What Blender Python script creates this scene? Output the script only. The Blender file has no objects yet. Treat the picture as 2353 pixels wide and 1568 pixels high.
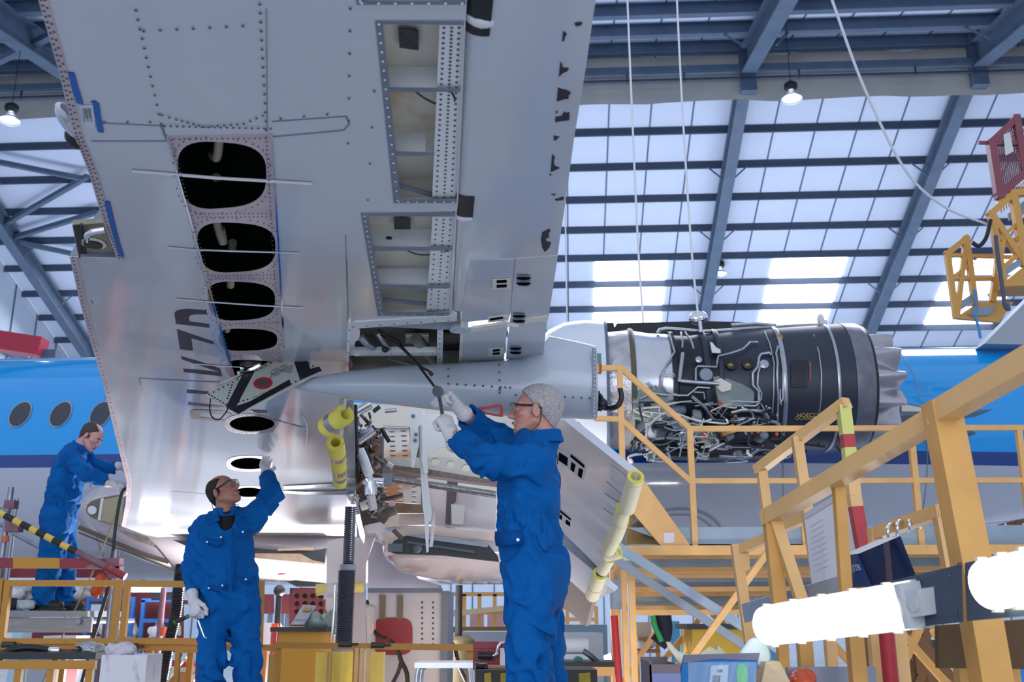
import bpy, bmesh, math, random
import numpy as np
from math import radians, sin, cos, pi, sqrt, atan2
from mathutils import Vector, Matrix, Euler
random.seed(7); np.random.seed(7)
S = bpy.context.scene
COL = S.collection
V = Vector
# ------------------------------------------------------------------ camera
F = 2290.0; TH = radians(15.52); CT, ST = cos(TH), sin(TH)
CAM = V((0, 0, 1.9))
cam_d = bpy.data.cameras.new('camera'); cam = bpy.data.objects.new('camera', cam_d); COL.objects.link(cam)
cam.location = CAM; cam.rotation_euler = (radians(90) + TH, 0, 0)
cam_d.sensor_width = 36; cam_d.lens = 36 * F / 2353; cam_d.clip_start = .05; cam_d.clip_end = 300
cam_d.dof.use_dof = True; cam_d.dof.focus_distance = 5.2; cam_d.dof.aperture_fstop = 5.0
S.camera = cam
S.view_settings.view_transform = 'Standard'; S.view_settings.look = 'None'
S.view_settings.exposure = 0.0; S.view_settings.gamma = 1.0; S.view_settings.use_curve_mapping = False
S.cycles.use_denoising = True
S.cycles.max_bounces = 8; S.cycles.diffuse_bounces = 4; S.cycles.glossy_bounces = 4
S.cycles.sample_clamp_indirect = 4.0
# ------------------------------------------------------------------ daylight: the hangar is open behind the camera
w = bpy.data.worlds.new('daylight'); S.world = w; w.use_nodes = True
bg = w.node_tree.nodes['Background']; bg.inputs[0].default_value = (.70, .80, 1.0, 1); bg.inputs[1].default_value = 0.78
def area(name, loc, target, sx, sy, power, col=(1, 1, 1), spread=180):
    d = bpy.data.lights.new(name, 'AREA'); d.shape = 'RECTANGLE'; d.size = sx; d.size_y = sy; d.energy = power; d.color = col
    d.spread = radians(spread)
    o = bpy.data.objects.new(name, d); COL.objects.link(o); o.location = loc
    o.rotation_euler = (V(target) - V(loc)).to_track_quat('-Z', 'Y').to_euler(); return o
LIGHTS = [
 # name, (x,y,z), target, size, power, colour   (z in metres above hangar floor)
 ('under_wing_floodlight', (-2.5, 13.2, .35), (-2.2, 9.0, 3.2), 1.2, .6, 1050, (1, .97, .98), 130),
 ('gear_bay_floodlight', (.0, 8.6, .5), (.1, 9.6, 3.2), 1.0, .7, 26, (1, .90, .86)),
 ('flap_floodlight', (2.6, 7.0, .35), (1.3, 8.0, 2.6), .8, .6, 60, (1, .97, .98)),
 ('deck_fill_light', (-1, -7, 4.5), (-1, 5, .8), 14, 6, 800, (.86, .92, 1)),  # added fill behind the camera, brightens the deck so it bounces onto the wing
 ('roof_fill_light', (9, 33, 2.0), (9, 38, 16), 22, 4, 2000, (.78, .86, 1)),  # added fill hidden behind the fuselage, only there to brighten the roof
 ('roof_fill_light_left', (-16, 33, 2.0), (-16, 38, 16), 20, 4, 1500, (.78, .86, 1)),  # same added roof fill for the left bays, not a hangar fitting
 ('hangar_roof_lights', (4, 24, 15.2), (3, 18, 0), 20, 5, 2600, (.86, .92, 1)),
]
for q_ in LIGHTS: area(*q_)

# ------------------------------------------------------------------ pixel -> place
def ray(u, v):
    a = (u - 1176.5) / F; b = (784 - v) / F
    return V((a, CT - b * ST, ST + b * CT))
def P(u, v, y): r = ray(u, v); return CAM + r * (y / r.y)
def PZ(u, v, z): r = ray(u, v); return CAM + r * (z / r.z)
WZ0, WK = 1.4984, .042                      # lower wing skin: height above camera = WZ0 - WK*y
def PW(u, v, off=0.0):                      # point on the lower wing skin (off = below it)
    r = ray(u, v); t = (WZ0 - off) / (r.z + WK * r.y); return CAM + r * t
WN = V((0, -WK, -1)).normalized()           # outward (down) normal of the wing
A3 = radians(3.0)
EX = V((cos(A3), -sin(A3), 0)); EY = V((sin(A3), cos(A3), 0)); EZ = V((0, 0, 1))
def B(s, t, z): return EX * s + EY * t + V((0, 0, z + 1.9))      # building / fuselage frame, z above camera height
def PR(u, v):                               # on the far roof slope
    r = ray(u, v); rt = r.dot(EY); k = 30.17 / (r.z + .384 * rt); p = r * k
    return p.dot(EX), p.dot(EY)

# ------------------------------------------------------------------ materials
def lin(h):
    h = h.lstrip('#'); c = [int(h[i:i + 2], 16) / 255 for i in (0, 2, 4)]
    return tuple(x / 12.92 if x <= .04045 else ((x + .055) / 1.055) ** 2.4 for x in c) + (1,)
MT = {}
def M(name, hexc, rough=.5, metal=0, var=0, vscale=6, bump=0, bscale=30, hex2=None, spots=0, emit=0, trans=0, coat=0, stretch=None, alpha=1, spec=None, sheen=0):
    if name in MT: return MT[name]
    m = bpy.data.materials.new(name); m.use_nodes = True; nt = m.node_tree; N = nt.nodes; L = nt.links
    b = N['Principled BSDF']; c = lin(hexc)
    b.inputs['Base Color'].default_value = c; b.inputs['Roughness'].default_value = rough; b.inputs['Metallic'].default_value = metal
    if spec is not None: b.inputs['Specular IOR Level'].default_value = spec
    if coat: b.inputs['Coat Weight'].default_value = coat; b.inputs['Coat Roughness'].default_value = .05
    if emit: b.inputs['Emission Color'].default_value = c; b.inputs['Emission Strength'].default_value = emit
    if trans: b.inputs['Transmission Weight'].default_value = trans
    if alpha < 1: b.inputs['Alpha'].default_value = alpha
    if sheen: b.inputs['Sheen Weight'].default_value = sheen
    tc = N.new('ShaderNodeTexCoord'); src = tc.outputs['Object']
    if stretch:
        mp = N.new('ShaderNodeMapping'); mp.inputs['Scale'].default_value = stretch; L.new(src, mp.inputs[0]); src = mp.outputs[0]
    if var or hex2:
        n = N.new('ShaderNodeTexNoise'); n.inputs['Scale'].default_value = vscale; n.inputs['Detail'].default_value = 6; L.new(src, n.inputs['Vector'])
        r = N.new('ShaderNodeValToRGB'); L.new(n.outputs[0], r.inputs[0])
        if hex2:
            lo = .5 + spots * .01; r.color_ramp.elements[0].position = lo; r.color_ramp.elements[1].position = min(1, lo + .08 + var)
            r.color_ramp.elements[0].color = c; r.color_ramp.elements[1].color = lin(hex2)
        else:
            r.color_ramp.elements[0].position = .3; r.color_ramp.elements[1].position = .7
            r.color_ramp.elements[0].color = tuple(x * (1 - var) for x in c[:3]) + (1,)
            r.color_ramp.elements[1].color = tuple(min(1, x * (1 + var)) for x in c[:3]) + (1,)
        L.new(r.outputs[0], b.inputs['Base Color'])
    if bump:
        n2 = N.new('ShaderNodeTexNoise'); n2.inputs['Scale'].default_value = bscale; n2.inputs['Detail'].default_value = 3; L.new(src, n2.inputs['Vector'])
        bp = N.new('ShaderNodeBump'); bp.inputs['Strength'].default_value = bump; bp.inputs['Distance'].default_value = .02
        L.new(n2.outputs[0], bp.inputs['Height']); L.new(bp.outputs[0], b.inputs['Normal'])
    MT[name] = m; return m

# ------------------------------------------------------------------ mesh builder
class MB:
    def __init__(s): s.v = []; s.f = []; s.mi = []; s.mats = []; s.cur = 0
    def use(s, m):
        if m not in s.mats: s.mats.append(m)
        s.cur = s.mats.index(m); return s
    def add(s, vs, fs):
        o = len(s.v); s.v += [tuple(x) for x in vs]
        for f in fs: s.f.append(tuple(i + o for i in f)); s.mi.append(s.cur)
        return s
    def box(s, c, size, R=None):
        hx, hy, hz = [k / 2 for k in size]; c = V(c)
        ps = [V((x, y, z)) for x in (-hx, hx) for y in (-hy, hy) for z in (-hz, hz)]
        if R is not None: ps = [R @ p for p in ps]
        return s.add([c + p for p in ps], [(0, 1, 3, 2), (4, 6, 7, 5), (0, 4, 5, 1), (2, 3, 7, 6), (0, 2, 6, 4), (1, 5, 7, 3)])
    def boxf(s, o, a, b, c):                # box from corner o with edge vectors
        o, a, b, c = V(o), V(a), V(b), V(c)
        ps = [o + a * i + b * j + c * k for i in (0, 1) for j in (0, 1) for k in (0, 1)]
        return s.add(ps, [(0, 1, 3, 2), (4, 6, 7, 5), (0, 4, 5, 1), (2, 3, 7, 6), (0, 2, 6, 4), (1, 5, 7, 3)])
    def beam(s, p0, p1, w, h, up=EZ):
        p0, p1 = V(p0), V(p1); d = (p1 - p0).normalized(); x = d.cross(V(up))
        if x.length < 1e-4: x = d.cross(V((0, 1, 0)))
        x.normalize(); z = x.cross(d).normalized()
        ps = [p + x * i * w / 2 + z * j * h / 2 for p in (p0, p1) for i in (-1, 1) for j in (-1, 1)]
        return s.add(ps, [(0, 1, 3, 2), (4, 6, 7, 5), (0, 4, 5, 1), (2, 3, 7, 6), (0, 2, 6, 4), (1, 5, 7, 3)])
    def ibeam(s, p0, p1, w, h, t=.03, up=EZ):
        p0, p1 = V(p0), V(p1); d = (p1 - p0).normalized(); x = d.cross(V(up)).normalized(); z = x.cross(d)
        s.beam(p0, p1, t, h, up); s.beam(p0 + z * h / 2, p1 + z * h / 2, w, t, up); return s.beam(p0 - z * h / 2, p1 - z * h / 2, w, t, up)
    def tube(s, pts, r, n=8, cap=True, rs=None):
        pts = [V(p) for p in pts]; k = len(pts); rings = []; prev = None
        for i, p in enumerate(pts):
            d = (pts[min(i + 1, k - 1)] - pts[max(i - 1, 0)]).normalized()
            if prev is None:
                x = d.orthogonal().normalized()
            else:
                x = (prev - d * prev.dot(d)).normalized()
            prev = x; y = d.cross(x); rr = rs[i] if rs else r
            rings.append([p + (x * cos(2 * pi * j / n) + y * sin(2 * pi * j / n)) * rr for j in range(n)])
        vs = [q for g in rings for q in g]; fs = []
        for i in range(k - 1):
            for j in range(n): fs.append((i * n + j, i * n + (j + 1) % n, (i + 1) * n + (j + 1) % n, (i + 1) * n + j))
        if cap: fs.append(tuple(range(n))[::-1]); fs.append(tuple((k - 1) * n + j for j in range(n)))
        return s.add(vs, fs)
    def cyl(s, p0, p1, r, n=16, r1=None): return s.tube([p0, p1], r, n, True, [r, r if r1 is None else r1])
    def lathe(s, prof, O, ax, n=32, cap=True):     # prof: (along, radius)
        O, ax = V(O), V(ax).normalized(); x = ax.orthogonal().normalized(); y = ax.cross(x); m = len(prof); vs = []; fs = []
        for a, r in prof:
            for j in range(n): vs.append(O + ax * a + (x * cos(2 * pi * j / n) + y * sin(2 * pi * j / n)) * r)
        for i in range(m - 1):
            for j in range(n): fs.append((i * n + j, i * n + (j + 1) % n, (i + 1) * n + (j + 1) % n, (i + 1) * n + j))
        if cap: fs.append(tuple(range(n))[::-1]); fs.append(tuple((m - 1) * n + j for j in range(n)))
        return s.add(vs, fs)
    def prism(s, poly, vec):
        poly = [V(p) for p in poly]; vec = V(vec); n = len(poly)
        return s.add(poly + [p + vec for p in poly], [tuple(range(n))[::-1], tuple(range(n, 2 * n))] + [(i, (i + 1) % n, n + (i + 1) % n, n + i) for i in range(n)])
    def ell(s, c, r, n=14, m=8, R=None):
        c = V(c); vs = []; fs = []
        if not hasattr(r, '__len__'): r = (r, r, r)
        for i in range(m + 1):
            a = pi * i / m
            for j in range(n):
                p = V((r[0] * sin(a) * cos(2 * pi * j / n), r[1] * sin(a) * sin(2 * pi * j / n), r[2] * cos(a)))
                vs.append(c + (R @ p if R is not None else p))
        for i in range(m):
            for j in range(n): fs.append((i * n + j, (i + 1) * n + j, (i + 1) * n + (j + 1) % n, i * n + (j + 1) % n))
        return s.add(vs, fs)
    def grid(s, rows):                       # rows of points
        m = len(rows); n = len(rows[0]); vs = [p for r in rows for p in r]
        return s.add(vs, [(i * n + j, i * n + j + 1, (i + 1) * n + j + 1, (i + 1) * n + j) for i in range(m - 1) for j in range(n - 1)])
    def build(s, name, mat=None, parent=None, smooth=52):
        me = bpy.data.meshes.new(name); me.from_pydata(s.v, [], s.f)
        if mat is not None and not s.mats: s.mats = [mat]
        for m in s.mats: me.materials.append(m)
        if len(s.mats) > 1: me.polygons.foreach_set('material_index', s.mi)
        return link(name, me, parent, smooth)
WL = {}
def link(name, me, parent=None, smooth=52, recalc=True):
    if recalc:
        bm = bmesh.new(); bm.from_mesh(me); bmesh.ops.remove_doubles(bm, verts=bm.verts, dist=1e-5) if len(bm.verts) < 3000 else None
        bmesh.ops.recalc_face_normals(bm, faces=bm.faces); bm.to_mesh(me); bm.free()
    if smooth:
        me.polygons.foreach_set('use_smooth', [True] * len(me.polygons)); me.set_sharp_from_angle(angle=radians(smooth))
    o = bpy.data.objects.new(name, me); COL.objects.link(o)
    if parent is not None:
        if parent.parent is not None and parent.parent.parent is not None: parent = parent.parent     # never deeper than thing > part > sub-part
        w_ = WL[parent.name]; me.transform(Matrix.Translation(-w_)); o.parent = parent; WL[o.name] = w_.copy()
    else:
        xs = [v.co for v in me.vertices]; c = sum((V(x) for x in xs), V()) / max(1, len(xs)); c.z = min(x.z for x in xs)
        me.transform(Matrix.Translation(-c)); o.location = c; WL[o.name] = c.copy()
    me.update(); return o
def tag(o, label, cat, group=None, kind=None):
    if label: o['label'] = label
    if cat: o['category'] = cat
    if group: o['group'] = group
    if kind: o['kind'] = kind
    return o
def thing(name, label, cat, loc, group=None):
    o = bpy.data.objects.new(name, None); COL.objects.link(o); o.location = V(loc); o.empty_display_size = .2
    WL[o.name] = V(loc); return tag(o, label, cat, group)
def struct(name, mb, mat=None, smooth=35):
    o = mb.build(name, mat, None, smooth); o['kind'] = 'structure'; return o
def dup(root, loc, label=None, group=None, rotz=None):
    r = root.copy(); COL.objects.link(r); r.location = V(loc); WL[r.name] = V(loc)
    if rotz is not None: r.rotation_euler = (0, 0, rotz)
    if label: r['label'] = label
    if group: r['group'] = group
    for ch in list(root.children):
        c = ch.copy(); COL.objects.link(c); c.parent = r
        for g in ch.children:
            d = g.copy(); COL.objects.link(d); d.parent = c
    return r
def plate(name, outline, holes, thick, mat, parent=None, n=None, smooth=30):
    """flat sheet from 3-D outline and holes (all in one plane); thickness grows along n"""
    o0 = V(outline[0]); n = V(n if n is not None else WN).normalized()
    ex = (V(outline[1]) - o0); ex = (ex - n * ex.dot(n)).normalized(); ey = n.cross(ex)
    cu = bpy.data.curves.new(name, 'CURVE'); cu.dimensions = '2D'; cu.fill_mode = 'BOTH'; cu.extrude = thick / 2
    for lp in [outline] + list(holes):
        sp = cu.splines.new('POLY'); sp.points.add(len(lp) - 1); sp.use_cyclic_u = True
        for i, p in enumerate(lp):
            d = V(p) - o0; sp.points[i].co = (d.dot(ex), d.dot(ey), 0, 1)
    ob = bpy.data.objects.new('tmp', cu); COL.objects.link(ob)
    me = bpy.data.meshes.new_from_object(ob); bpy.data.objects.remove(ob); bpy.data.curves.remove(cu)
    R = Matrix((ex, ey, n)).transposed().to_4x4(); me.transform(Matrix.Translation(o0 + n * thick / 2) @ R)
    me.materials.clear(); me.materials.append(mat); me.name = name
    return link(name, me, parent, smooth)
def text_mesh(body, size, origin, xd, yd, mat, name, parent=None, th=.002, align='LEFT', xs=1.0):
    cu = bpy.data.curves.new(name, 'FONT'); cu.body = body; cu.size = size; cu.extrude = th; cu.align_x = align
    ob = bpy.data.objects.new('tmp', cu); COL.objects.link(ob)
    me = bpy.data.meshes.new_from_object(ob); bpy.data.objects.remove(ob)
    me.transform(Matrix.Diagonal((xs, 1, 1, 1))); xd = V(xd).normalized(); yd = V(yd); yd = yd.normalized() if xs != 1.0 else (yd - xd * yd.dot(xd)).normalized(); z = xd.cross(yd).normalized()
    me.transform(Matrix.Translation(V(origin)) @ Matrix((xd, yd, z)).transposed().to_4x4())
    me.materials.clear(); me.materials.append(mat)
    return link(name, me, parent, 30)
def bez(pts, k=8):                            # Catmull-Rom through points
    pts = [V(p) for p in pts]; q = [pts[0] * 2 - pts[1]] + pts + [pts[-1] * 2 - pts[-2]]; out = []
    for i in range(1, len(q) - 2):
        a, b, c, d = q[i - 1:i + 3]
        for j in range(k):
            t = j / k; out.append(((b * 2) + (c - a) * t + (a * 2 - b * 5 + c * 4 - d) * t * t + (b * 3 - a - c * 3 + d) * t ** 3) * .5)
    return out + [pts[-1]]
def zz(x0, y0, s): return lambda x, y: (x0 + x / s, y0 + y / s)

# palette
STEEL = M('steel_blue_paint', '#5a6b80', .55, 0, .12, 2)
YEL = M('yellow_paint', '#dfac6a', .45, 0, .10, 5, hex2=None)
YELW = M('worn_yellow_paint', '#b9822c', .5, 0, .1, 18, hex2='#3b3226', spots=16)
WHITE = M('white_paint', '#d9dcdf', .35)
GREY = M('grey_paint', '#8a95a3', .5, 0, .1, 4)
DARK = M('dark_rubber', '#17191d', .6)
ALU = M('aluminium', '#b8bcc2', .28, 1, .08, 20)
STL = M('bare_steel', '#8d9299', .3, 1)
BLACK = M('black_paint', '#14161c', .4)
HOLE = M('unlit_hole', '#0a0b0e', .95, spec=.05)
RED = M('red_paint', '#b02834', .45, 0, .12, 8)
MAROON = M('maroon_paint', '#6b2b33', .55, 0, .15, 5)
# ================================================================== setting: hangar shell
ROOFP = M('roof_liner_panel', '#d3dcef', .6, 0, .03, .8)
SEAM = M('panel_seam', '#56657c', .6)
CURT = M('cream_curtain', '#cfc9bf', .7, 0, .06, 1.2, bump=.5, bscale=1.2)
CONC = M('concrete_floor', '#b9bcc2', .35, 0, .08, .7)
WALLP = M('wall_cladding', '#ccd8e6', .6, 0, .04, .6)
SKY = M('skylight_panel', '#eef4ff', .5, emit=7.0)
PURL = M('purlin_paint', '#3d4a5e', .6, 0, .1, 3)
def zr(t): return 30.17 - .384 * t
def zn(t): return 12.6 + .207 * t
S0, S1 = -24.3, 32.0; TR = 30.4; TW = 47.0; FL = -1.9
mb = MB(); mb.boxf(B(-40, -20, FL - .2), EX * 80, EY * 80, EZ * .2); struct('floor', mb, CONC)
# far roof slope
mb = MB(); mb.boxf(B(S0, TR, zr(TR)), EX * (S1 - S0), EY * (TW - TR) + EZ * (zr(TW) - zr(TR)), EZ * .12); struct('ceiling_far_slope', mb, ROOFP)
mb = MB(); mb.boxf(B(S0, 16, zn(16)), EX * (S1 - S0), EY * (TR - 16) + EZ * (zn(TR) - zn(16)), EZ * .12); struct('ceiling_near_slope', mb, ROOFP)
s1, _ = PR(1650, 490); s2, _ = PR(2082, 500); SP = s2 - s1
raft = [s1 + SP * k for k in range(-3, 4)]; raft[0:0] = [-22.7]; raft = [r_ for r_ in raft if r_ < S1]
sl = V((0, 0, 0)) + EY * 1 + EZ * -.384; sln = EY * 1 + EZ * .207
k = 1
for t in [33.4 + 1.63 * i for i in range(-1, 9)]:
    mb = MB(); mb.beam(B(S0, t, zr(t) - .15), B(S1, t, zr(t) - .15), .1, .26); struct('trim_purlin_%d' % k, mb, PURL); k += 1
for t in [30.15 - 1.62 * i for i in range(0, 6)]:
    mb = MB(); mb.ibeam(B(S0, t, zn(t) - .22), B(S1, t, zn(t) - .22), .22, .42, .05); struct('trim_purlin_%d' % k, mb, STEEL); k += 1
for i, s in enumerate(raft):
    mb = MB(); mb.ibeam(B(s, TR + .2, zr(TR + .2) - .62), B(s, TW - .3, zr(TW - .3) - .62), .42, .65, .05)
    for q in range(3):                         # knee braces to the purlins
        t = 35.0 + 3.26 * q
        for sg in (-1, 1): mb.beam(B(s + sg * .05, t, zr(t) - .9), B(s + sg * .75, t, zr(t) - .25), .05, .05)
    struct('trim_rafter_%d' % (i + 1), mb, STEEL)
    mb = MB(); mb.ibeam(B(s, TR - .05, zn(TR) - .85), B(s, 16.5, zn(16.5) - .85), .5, .85, .06)
    mb.boxf(B(s - .25, TR - .35, 16.9), EX * .5, EY * .5, EZ * 2.0)
    mb.beam(B(s - .5, TR - 2.4, zn(TR) - 1.6), B(s - 1.3, TR - 1.6, zn(TR) - .4), .07, .07); mb.beam(B(s + .5, TR - 2.4, zn(TR) - 1.6), B(s + 1.3, TR - 1.6, zn(TR) - .4), .07, .07)
    struct('trim_girder_%d' % (i + 1), mb, STEEL)
mb = MB(); q = SP / 5
n = int((S1 - S0) / q)
for i in range(-14, 22):
    s = s1 + q * i
    if S0 < s < S1: mb.beam(B(s, TR, zr(TR) - .01), B(s, TW, zr(TW) - .01), .05, .04)
for i in range(-14, 22):
    s = s1 + q * i
    if S0 < s < S1: mb.beam(B(s, 17, zn(17) - .01), B(s, TR, zn(TR) - .01), .05, .04)
struct('trim_panel_seams', mb, SEAM)
# skylights
sa, _ = PR(1368, 620); sb, _ = PR(1530, 620); k = 1
for bay in range(-4, 4):
    a, b = sa + SP * bay, sb + SP * bay
    if a < S0 or b > S1: continue
    for row in range(3):
        t0 = 40.05 + 1.63 * row; t1 = t0 + 1.42
        mb = MB(); mb.boxf(B(a, t0, zr(t0) - .05), EX * (b - a), EY * (t1 - t0) + EZ * (zr(t1) - zr(t0)), EZ * .04); struct('window_%d' % k, mb, SKY); k += 1
# ridge curtain, beam and rail
mb = MB(); rows = []
for j, z in enumerate((16.72, 17.1, 17.6, 18.1, 18.75)):
    rows.append([B(S0 + i * .8, TR + .12 * sin(i * 1.3) * (.3 + .1 * j) + .03 * sin(i * 4.1), z + (.04 * sin(i * .9) if j == 0 else 0)) for i in range(int((S1 - S0) / .8) + 1)])
mb.grid(rows); mb.grid([[p + EY * .02 for p in r] for r in rows]); struct('wall_ridge_curtain', mb, CURT)
mb = MB(); mb.beam(B(S0, TR - .3, 17.72), B(S1, TR - .3, 17.72), .3, .22); struct('trim_ridge_beam', mb, STEEL)
mb = MB(); mb.beam(B(S0, TR - .35, 17.36), B(S1, TR - .35, 17.36), .07, .07)
for i in range(int((S1 - S0) / 1.9)): mb.beam(B(S0 + 1.9 * i, TR - .35, 17.3), B(S0 + 1.9 * i, TR - .35, 17.62), .05, .05, EX)
struct('trim_ridge_rail', mb, PURL)
# walls
def wallpanel(name, o, a, b, nrm, pitch=1.0):
    mb = MB(); mb.use(WALLP); mb.boxf(o, a, b, nrm * .12); L = a.length; mb.use(SEAM)
    for i in range(1, int(L / pitch)): mb.boxf(o + a.normalized() * (i * pitch) - nrm * .03, a.normalized() * .05, b, nrm * .03)
    struct(name, mb)
wallpanel('wall_back', B(S0, TW, FL), EX * (S1 - S0), EZ * (zr(TW) - FL), EY)
mb = MB(); mb.prism([B(S0 - .15, 16, FL), B(S0 - .15, TW, FL), B(S0 - .15, TW, zr(TW)), B(S0 - .15, TR, zr(TR)), B(S0 - .15, 16, zn(16))], EX * .12); struct('wall_left', mb, WALLP)
mb = MB()
for i in range(15): mb.beam(B(S0, 17 + 2 * i, FL), B(S0, 17 + 2 * i, min(zn(17 + 2 * i), zr(17 + 2 * i)) - .1), .05, .05, EX)
mb.beam(B(S0 + .1, 17, 9.2), B(S0 + .1, TW, 9.2), .2, .3); mb.beam(B(S0 + .1, 17, 11.2), B(S0 + .1, TW, 11.2), .2, .3); struct('trim_left_wall_girts', mb, STEEL)
mb = MB(); mb.boxf(B(S1, 16, FL), EX * .12, EY * (TW - 16), EZ * (zr(TW) - FL)); struct('wall_right', mb, WALLP)
# braces in the left bay
mb = MB(); 
def onroof(u, v, dz=-.5):
    s, t = PR(u, v); return B(s, t, zr(t) + dz)
for a, b in (((0, 498), (205, 378)), ((0, 345), (200, 385)), ((20, 525), (225, 462)), ((15, 525), (180, 560))):
    mb.beam(onroof(*a), onroof(*b), .18, .18)
mb.beam(B(-20.5, TR - 6, zn(TR - 6) - .7), B(-13, TR - 1, zn(TR - 1) - .7), .2, .2); mb.beam(B(-20.5, TR - 1, zn(TR - 1) - 1.0), B(-13, TR - 6, zn(TR - 6) - .8), .2, .2)
struct('trim_roof_braces', mb, STEEL)

# ------------------------------------------------------------------ pendant lamps
BULB = M('lamp_bulb', '#f4f8ff', .4, emit=30)
LAMPG = M('lamp_glass', '#dfe9f2', .2, 0, trans=.5)
def pendant(px, py, y, label, roofz):
    p = P(px, py, y); t = thing('pendant_lamp', label, 'lamp', p - EZ * .3, 'hangar pendant lamps')
    m = MB(); m.lathe([(0, .12), (.08, .2), (.22, .2), (.3, .1)], p + EZ * .05, EZ, 14); m.build('ballast_housing', BLACK, t)
    m = MB(); m.lathe([(0, .33), (.02, .33), (.2, .13), (.26, .12), (.26, .10), (.2, .11), (.02, .31)], p - EZ * .25, EZ, 16, False); m.build('lamp_shade', LAMPG, t)
    m = MB(); m.ell(p - EZ * .1, (.1, .1, .12), 10, 6); m.build('bulb', BULB, t)
    m = MB(); m.cyl(p + EZ * .3, V((p.x, p.y, roofz)), .012, 5); m.build('suspension_wire', DARK, t); return t
pendant(1818, 212, 27.0, 'glowing pendant lamp hanging in front of the cream curtain, right of the wing', zn(27) + 1.9)
pendant(1713, 437, 36.5, 'pendant lamp hanging beside the steel rafter right of the white ropes', zr(36.5) + 1.9)
pendant(1655, 618, 40.0, 'small pendant lamp hanging low between two skylights', zr(40) + 1.9)
pendant(2236, 602, 39.5, 'pendant lamp seen through the yellow cage below the red gate', zr(39.5) + 1.9)
pendant(25, 262, 27.0, 'glowing pendant lamp at the left edge beside the wing tip', zn(27) + 1.9)
# ------------------------------------------------------------------ ropes
ROPE = M('white_rope', '#e4e6ec', .6)
def rope(pts, r, label, mat=None):
    m = MB(); m.tube(bez(pts, 10), r, 6); return tag(m.build('rope', mat or ROPE), label, 'rope', 'hoist ropes from the roof')
ye = 11.6
rope([P(1438, -90, ye), P(1452, 250, ye), P(1466, 560, ye), P(1478, 742, ye)], .013, 'white rope nearest the wing, hanging straight down to the engine cowl')
rope([P(1551, -90, ye), P(1568, 250, ye), P(1588, 560, ye), P(1605, 735, ye)], .013, 'white rope hanging straight down to the lifting bracket on top of the engine')
rope([P(1880, -90, 11), P(1912, 0, 11.2), P(1985, 200, 11.8), P(2080, 390, 12.4), P(2170, 475, 12.8), P(2272, 517, 13.2)], .018, 'grey rope sagging in a curve to the tail dock')
rope([P(1298, 430, 11.9), P(1300, 560, 11.9), P(1303, 742, 11.9)], .010, 'thin rope close beside the wing trailing edge')
# ================================================================== the airliner
def fus_mat():
    m = bpy.data.materials.new('livery_paint'); m.use_nodes = True; nt = m.node_tree; N = nt.nodes; L = nt.links; b = N['Principled BSDF']
    b.inputs['Roughness'].default_value = .12; b.inputs['Coat Weight'].default_value = .6; b.inputs['Coat Roughness'].default_value = .04
    g = N.new('ShaderNodeTexCoord'); s = N.new('ShaderNodeSeparateXYZ'); L.new(g.outputs['Object'], s.inputs[0])
    mr = N.new('ShaderNodeMapRange'); mr.inputs['From Min'].default_value = -3; mr.inputs['From Max'].default_value = 3; L.new(s.outputs['Z'], mr.inputs['Value'])
    r = N.new('ShaderNodeValToRGB'); r.color_ramp.interpolation = 'CONSTANT'; L.new(mr.outputs[0], r.inputs[0])
    e = r.color_ramp.elements; e[0].position = 0; e[0].color = lin('#b9c0cf')
    def pos(z): return (z + 3) / 6
    x = e.new(pos(FUS_Z0)); x.color = lin('#063c8c'); e[len(e) - 1].position = pos(FUS_Z1); e[len(e) - 1].color = lin('#00a0f0')
    L.new(r.outputs[0], b.inputs['Base Color']); return m
ROOT = B(0, 16, 2.35)
FUS_Z0, FUS_Z1 = 2.10 - 2.35, 2.28 - 2.35
AIR = thing('airliner', 'blue and white passenger jet on a jack with its wing underside and open engine exposed', 'airplane', ROOT)
FUSM = fus_mat()
WSKIN = M('wing_skin_paint', '#bcc2cc', .13, 0, .03, 1.2, bump=.05, bscale=2.2, coat=.15)
FLAPM = M('flap_paint', '#bcc3cd', .16, 0, .03, 1.5, bump=.03, bscale=3, coat=.4)
PRIM = M('pink_primer', '#b5a7ae', .45, 0, .12, 5, bump=.1, bscale=40)
RIV = M('rivet_heads', '#454a57', .5)
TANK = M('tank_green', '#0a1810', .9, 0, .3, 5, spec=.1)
CREAM = M('cream_primer', '#ddd9cc', .4, 0, .05, 3, hex2='#c39f6c', spots=11)
FLNG = M('flange_grey', '#6f7888', .45, 0, .1, 10)
CHIP = M('bare_dark_composite', '#2c2732', .7)
FAIR = M('fairing_paint', '#a9b3c0', .3, 0, .03, 2, coat=.2)
CHROME = M('polished_metal', '#e3e5ea', .08, 1)
PIPE = M('steel_pipe', '#aeb2bb', .3, .9, .1, 10)
HOSE = M('black_hose', '#1b1c22', .5)
PINKW = M('pinkish_white_paint', '#c6bcbf', .18, 0, .03, 2, coat=.4)
# ---- fuselage
def fsec(s):                                   # centre z, radius
    if s < -13: k = (-13 - s) / 9; return 2.35 - .35 * k, 1.85 * max(.05, sqrt(max(0, 1 - k * k)))
    if s < 2: return 2.35, 1.85
    k = (s - 2) / 14; return 2.35 + 1.55 * k ** 1.15, 1.85 - 1.50 * k ** 1.1
mb = MB(); rows = []
for i in range(72):
    s = -21.8 + 37.8 * i / 71; zc, r = fsec(s)
    rows.append([B(s, 16 + r * cos(a), zc + r * sin(a)) for a in [2 * pi * j / 56 for j in range(57)]])
mb.grid(rows); fus = mb.build('fuselage', FUSM, AIR, 60)
WGL = M('cabin_window_pane', '#2c3342', .05, spec=.8); WFR = M('window_frame', '#9aa6b8', .3)
def fpt(s, z, out=0.0):
    zc, r = fsec(s); dz = z - zc; return B(s, 16 - sqrt(max(0, r * r - dz * dz)) - out, z)
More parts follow.
